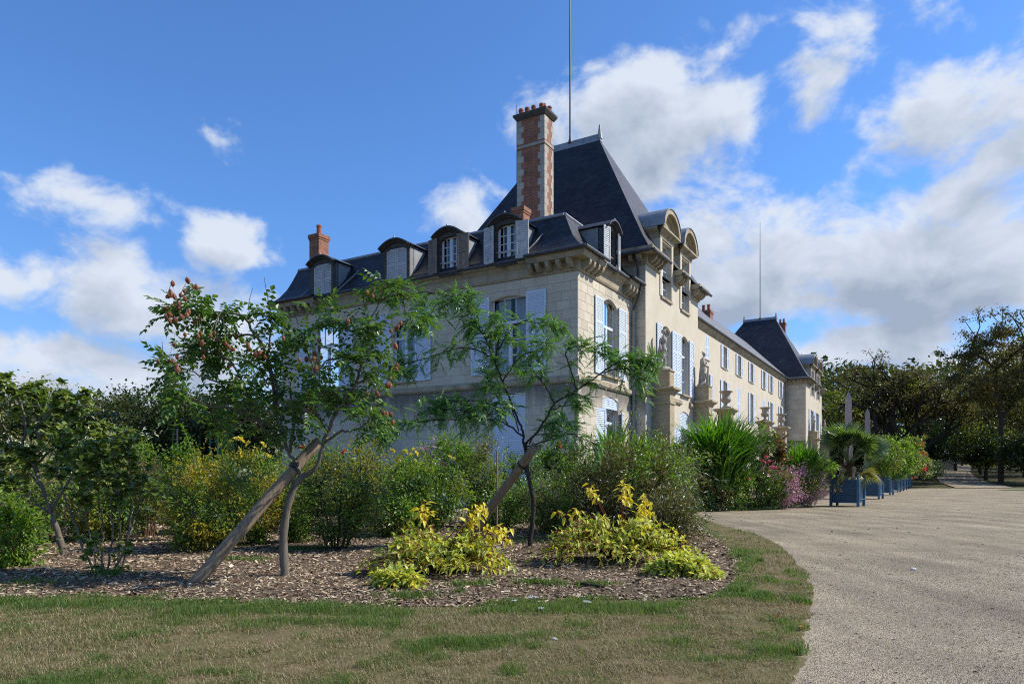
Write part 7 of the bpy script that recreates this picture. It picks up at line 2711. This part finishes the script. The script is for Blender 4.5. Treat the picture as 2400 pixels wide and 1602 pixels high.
for k, (u, d, vt, w, lab, mats, bk) in enumerate((
        (1990, 112, 850, 14, 'dark tree filling the gap between the far tower and the left chestnut', [(G['wood'], .5), (G['wood2'], .5)], 0),
        (1962, 104, 905, 9, 'sunlit yellow green tree close beside the far tower', [(G['limegreen'], .8), (G['autumn'], .2)], 0),
        (1938, 118, 866, 8, 'slim tree peeping over the far end of the house', [(G['wood2'], .6), (G['limegreen'], .4)], 0),
        (2060, 128, 850, 18, 'dark tree behind the crowns of the two chestnuts, on their left', [(G['wood'], .6), (G['autumn'], .4)], 0),
        (2170, 130, 850, 20, 'olive tree behind the gap between the chestnuts', [(G['wood2'], .5), (G['limegreen'], .3), (G['wood'], .2)], 0),
        (2240, 124, 838, 16, 'dark tree behind the right chestnut, up the slope', [(G['wood'], .6), (G['wood2'], .4)], 0),
        (2185, 108, 955, 11, 'low blue green tree beyond the path mouth', [(G['wood'], .5), (G['dark'], .5)], 0),
        (2300, 112, 800, 21, 'brown leaved tree left behind the tall autumn tree', [(G['autumn'], .8), (G['wood'], .2)], 0),
        (2400, 104, 765, 19, 'dense tree at the right edge, behind the tall autumn tree', [(G['autumn'], .5), (G['wood2'], .5)], 0),
        (2480, 90, 790, 14, 'dark tree cut by the right edge of the picture', [(G['wood'], .6), (G['autumn'], .4)], 0),
        (2310, 96, 985, 9, 'small bright green tree under the tall autumn tree, left of its trunk', [(G['limegreen'], .6), (G['wood'], .4)], 0),
        (2420, 84, 1010, 8, 'low dark evergreen at the right edge beneath the brown trees', [(G['wood'], 1.0)], 0),
        (2255, 150, 930, 20, 'far dark tree closing the end of the park path', [(G['wood'], .8), (G['wood2'], .2)], 0),
        (2120, 110, 1000, 12, 'shadowy undergrowth tree behind the planter row', [(G['wood'], .9), (G['dark'], .1)], 0),
        (2040, 100, 1010, 10, 'dark bushy tree behind the second obelisk', [(G['wood'], .8), (G['autumn'], .2)], 0),
        (2480, 108, 785, 20, 'broad tree beyond the right edge, nearest the bend of the park path', [(G['wood'], .5), (G['wood2'], .5)], 0),
        (2495, 130, 805, 21, 'tall tree beyond the right edge, further up the slope', [(G['wood'], .6), (G['wood2'], .4)], 0),
        (2440, 120, 800, 18, 'tree beyond the right edge of the picture shading the park path', [(G['wood'], .6), (G['autumn'], .4)], 0),
        (2405, 138, 835, 18, 'tree up the slope behind the brown trees at the right', [(G['wood'], .7), (G['wood2'], .3)], 0),
        (2325, 142, 860, 17, 'tree standing right of the far end of the park path', [(G['wood'], .7), (G['autumn'], .3)], 0),
        (1950, 98, 985, 7, 'reddish brown bushy tree at the right foot of the far tower', [(G['autumn'], .5), (G['wood'], .5)], 0))):
    big_tree('park_tree', lab, u, d, vt, w, 1.6 if vt > 900 else 3.5, mats, G['bark_dark'], 6400, .42, 240 + k, WR, trunk_r=.3)
# the wooded slope closing the view
fw = MB()
rgw = np.random.default_rng(90)
nw = 34000
wx = rgw.uniform(-60, 230, nw)
wy = rgw.uniform(156, 205, nw)
wz = terrain(wy) + rgw.uniform(0, 1, nw) ** .7 * (19 + 10 * fbm(wx, wy, .06, 4, 3))
sel = (wx > 50) | (wx < -5)
P = np.stack([wx, wy, wz], -1)[sel]
lt_ = t_small(.7)
scatter(fw, lt_[0], lt_[1], P, rdir3(len(P), rgw), nrm(rdir3(len(P), rgw) * .7 + np.array([0, 0, 1.0])), rgw.uniform(1.0, 2.2, len(P)))
fw.build('far_wood', G['wood'], None, kind='stuff')

# ------------------------------------------------------------------ small things
sh = np.array([(2211 - CXP) / FPX * 128, 128.0])
zt = float(terrain(128))
s_ = thing('garden_hut', 'small pale plastered hut in the shade where the park path ends', 'hut', (sh[0], sh[1], zt))
b = MB()
b.box((sh[0] - 1.6, sh[1] - 1.5, zt - .2), (sh[0] + 1.6, sh[1] + 1.5, zt + 2.9))
b.build('wall', M['trim'], s_)
b = MB()
b.add([(sh[0] - 1.8, sh[1] - 1.7, zt + 2.9), (sh[0] + 1.8, sh[1] - 1.7, zt + 2.9), (sh[0] + 1.8, sh[1] + 1.7, zt + 2.9), (sh[0] - 1.8, sh[1] + 1.7, zt + 2.9), (sh[0] - 1.0, sh[1], zt + 3.7), (sh[0] + 1.0, sh[1], zt + 3.7)],
      [(0, 1, 5, 4), (1, 2, 5), (2, 3, 4, 5), (3, 0, 4), (0, 3, 2, 1)])
b.build('roof', M['zinc'], s_)

M['green_paint'] = surf('green_post_paint', (.008, .06, .035), (.014, .09, .05), 6, .5, .4)


def trellis(label, u0, u1, vt, d):
    a, c = at(u0, vt, d), at(u1, vt, d)
    t = thing('plant_support', label, 'plant support', (a[0], d, 0), 'green plant supports')
    for p in (a, c) if u1 > u0 else (a,):
        b = MB()
        b.tube([(p[0], d, 0), (p[0], d, p[2])], .022, 6)
        b.build('post', M['green_paint'], t)
    if u1 > u0:
        for z in np.arange(a[2] - .28, .3, -.32):
            b = MB()
            b.tube([(a[0], d, z), (c[0], d, z)], .012, 5)
            b.build('rung', M['green_paint'], t)


trellis('green ladder like support left of the yellow dahlias', 492, 510, 1010, 17.6)
trellis('single dark green post against the shaded wall right of the rain tree', 891, 891, 998, 19.5)
tag(MB().tube([at(415, 1005, 15.2) * (1, 1, 0), at(415, 1005, 15.2)], .022, 6).build('support_rod', M['iron'], None), 'thin dark rod beside the tall leafy shoots', 'rod')
tag(MB().tube([(-.35, 15.8, 0), (-.33, 15.8, 1.0), (-.34, 15.8, 1.95)], .02, 6).build('support_rod', G['bark_pale'], None), 'thin pale stick standing just left of the honey locust trunk', 'stick')
for lab, u, v, hh in (('short brown stump post behind the azalea', 879, 1222, .45), ('short brown post in the mulch right of the rain tree stake', 650, 1230, .5)):
    g = gnd(u * 1.0, v * 1.02)
    tag(MB().tube([g, g + (0.01, 0, hh)], .035, 8).build('short_post', M['stake'], None), lab, 'post')
g0 = gnd(1307 * K, 1352 * K)
tag(MB().tube([g0 + (0, 0, .05), g0 + (.16, -.06, .09), g0 + (.36, -.16, .07), g0 + (.46, -.2, .05)], [.016, .02, .017, .008], 7).build('fallen_branch', G['bark_dark'], None), 'dark broken branch lying in the mulch between the dogwoods', 'branch')


def lump(name, label, cat, g, s, mat, sq=.7, seed=0):
    rg = np.random.default_rng(seed)
    b = MB()
    an = np.linspace(0, 2 * np.pi, 9, endpoint=False)
    prof = [(.35, -.1), (.9, .1), (1.0, .4), (.75, .75), (.3, .95), (.05, 1.0)]
    b.lathe(prof, (0, 0, 0), 9)
    V = b.V[0] * (1 + rg.normal(0, .09, (len(b.V[0]), 1)))
    b.V[0] = V * np.array([s, s * sq, s * .7]) + g
    tag(b.build(name, mat, None, smooth=True), label, cat)


M['white_stone'] = surf('white_stone', (.50, .48, .44), (.66, .64, .60), 20, .8, .2)
lump('pebble', 'single white pebble lying in the dry lawn', 'pebble', gnd(1272 * K, 1468 * K) + (0, 0, .005), .030, M['white_stone'], .8, 1)
lump('pebble', 'white stone at the foot of the thick stake', 'stone', gnd(424 * K, 1340 * K) + (0, 0, .02), .055, M['white_stone'], .8, 2)
lump('pebble', 'pale flat stone in the mulch left of the left dogwood', 'stone', gnd(775 * K, 1364 * K) + (0, 0, .015), .06, M['white_stone'], .6, 3)
lump('pebble', 'bright scrap of stone on the gravel right of the lawn curve', 'stone', gnd(2095 * K, 1307 * K) + (0, 0, .004), .05, M['white_stone'], .5, 4)
M['brown_leaf'] = leafmat('fallen_leaf', [(.26, .10, .03), (.34, .13, .03), (.20, .09, .04)], .2, .6, .2)
fl_ = t_leaf(.7, -.1, .2)
FLM = t_mesh(fl_, 'fallen_leaf', M['brown_leaf'])
for k, (u, v, s, lab) in enumerate(((592, 1348, .10, 'orange fallen leaf on the mulch left of the rain tree trunk'), (730, 1332, .08, 'orange fallen leaf on the mulch right of the rain tree trunk'), (1847, 1447, .07, 'orange fallen leaf where lawn meets gravel'),
                                    (1775, 1422, .09, 'pale brown fallen leaf on the right tip of the lawn'), (645, 1372, .08, 'rusty fallen leaf at the mulch edge below the rain tree'))):
    g = gnd(u * K, min(v, 1560) * K)
    o = link('fallen_leaf', FLM, None, Matrix.Translation((g[0], g[1], .04)) @ Matrix.Rotation(k * 1.7, 4, 'Z') @ Matrix.Scale(s, 4))
    tag(o, lab, 'leaf', 'fallen leaves')
# yarrow in the long turf, and rosettes of coarse grass
yr = MB()
for u, v in ((1222, 1382), (1230, 1384), (1216, 1384), (1334, 1382), (1344, 1394), (1352, 1396), (1182, 1392), (1240, 1410)):
    g = gnd(u * K, v * K)
    h = .07
    t_ = thing('yarrow', {1222: 'tallest white yarrow head in the long turf', 1230: 'white yarrow head next to the tallest one', 1216: 'white yarrow head left of the tallest one', 1334: 'white yarrow head right of the turf middle', 1344: 'low white yarrow head in front of the right hand one',
                          1352: 'rightmost low white yarrow head', 1182: 'leftmost white yarrow head in the long turf', 1240: 'white yarrow head lowest at the turf front'}[u], 'flower', (g[0], g[1], 0), 'yarrow in the long turf')
    b = MB()
    b.tube([g, g + (.005, 0, h)], .0025, 4)
    b.build('stem', G['stem_green'], t_)
    b = MB()
    rgy = np.random.default_rng(u)
    for q in range(12):
        o_ = rgy.normal(0, .016, 2)
        b.tube([g + (o_[0], o_[1], h), g + (o_[0], o_[1], h + .008)], [.007, .006], 5)
    b.build('flower_head', G['white_fl'], t_)
for k, (u, v, s, lab) in enumerate(((1700, 1362, .13, 'coarse dark grass tuft by the dogwood tip, near the gravel curve'), (1762, 1368, .08, 'small coarse grass tuft right of the bigger one'), (1700, 1278, .10, 'grass tuft on the lawn edge beside the mulch'),
                                   (1745, 1288, .09, 'grass tuft halfway across the narrow lawn strip'), (1830, 1500, .12, 'grass tuft spilling onto the gravel low on the right'), (1055, 1368, .12, 'weed with finely cut leaves in front of the left dogwood'))):
    g = gnd(u * K, v * K)
    t_ = thing('grass_tuft', lab, 'grass tuft', (g[0], g[1], 0), 'coarse grass tufts')
    b = MB()
    rgy = np.random.default_rng(300 + k)
    pp = np.stack([g[0] + rgy.normal(0, s * .35, 90), g[1] + rgy.normal(0, s * .3, 90), np.full(90, .008)], -1)
    b.add(*blades(pp, np.full(90, s), np.full(90, .007), 1.0, rgy))
    b.build('blades', M['grass'], t_, kind='stuff')
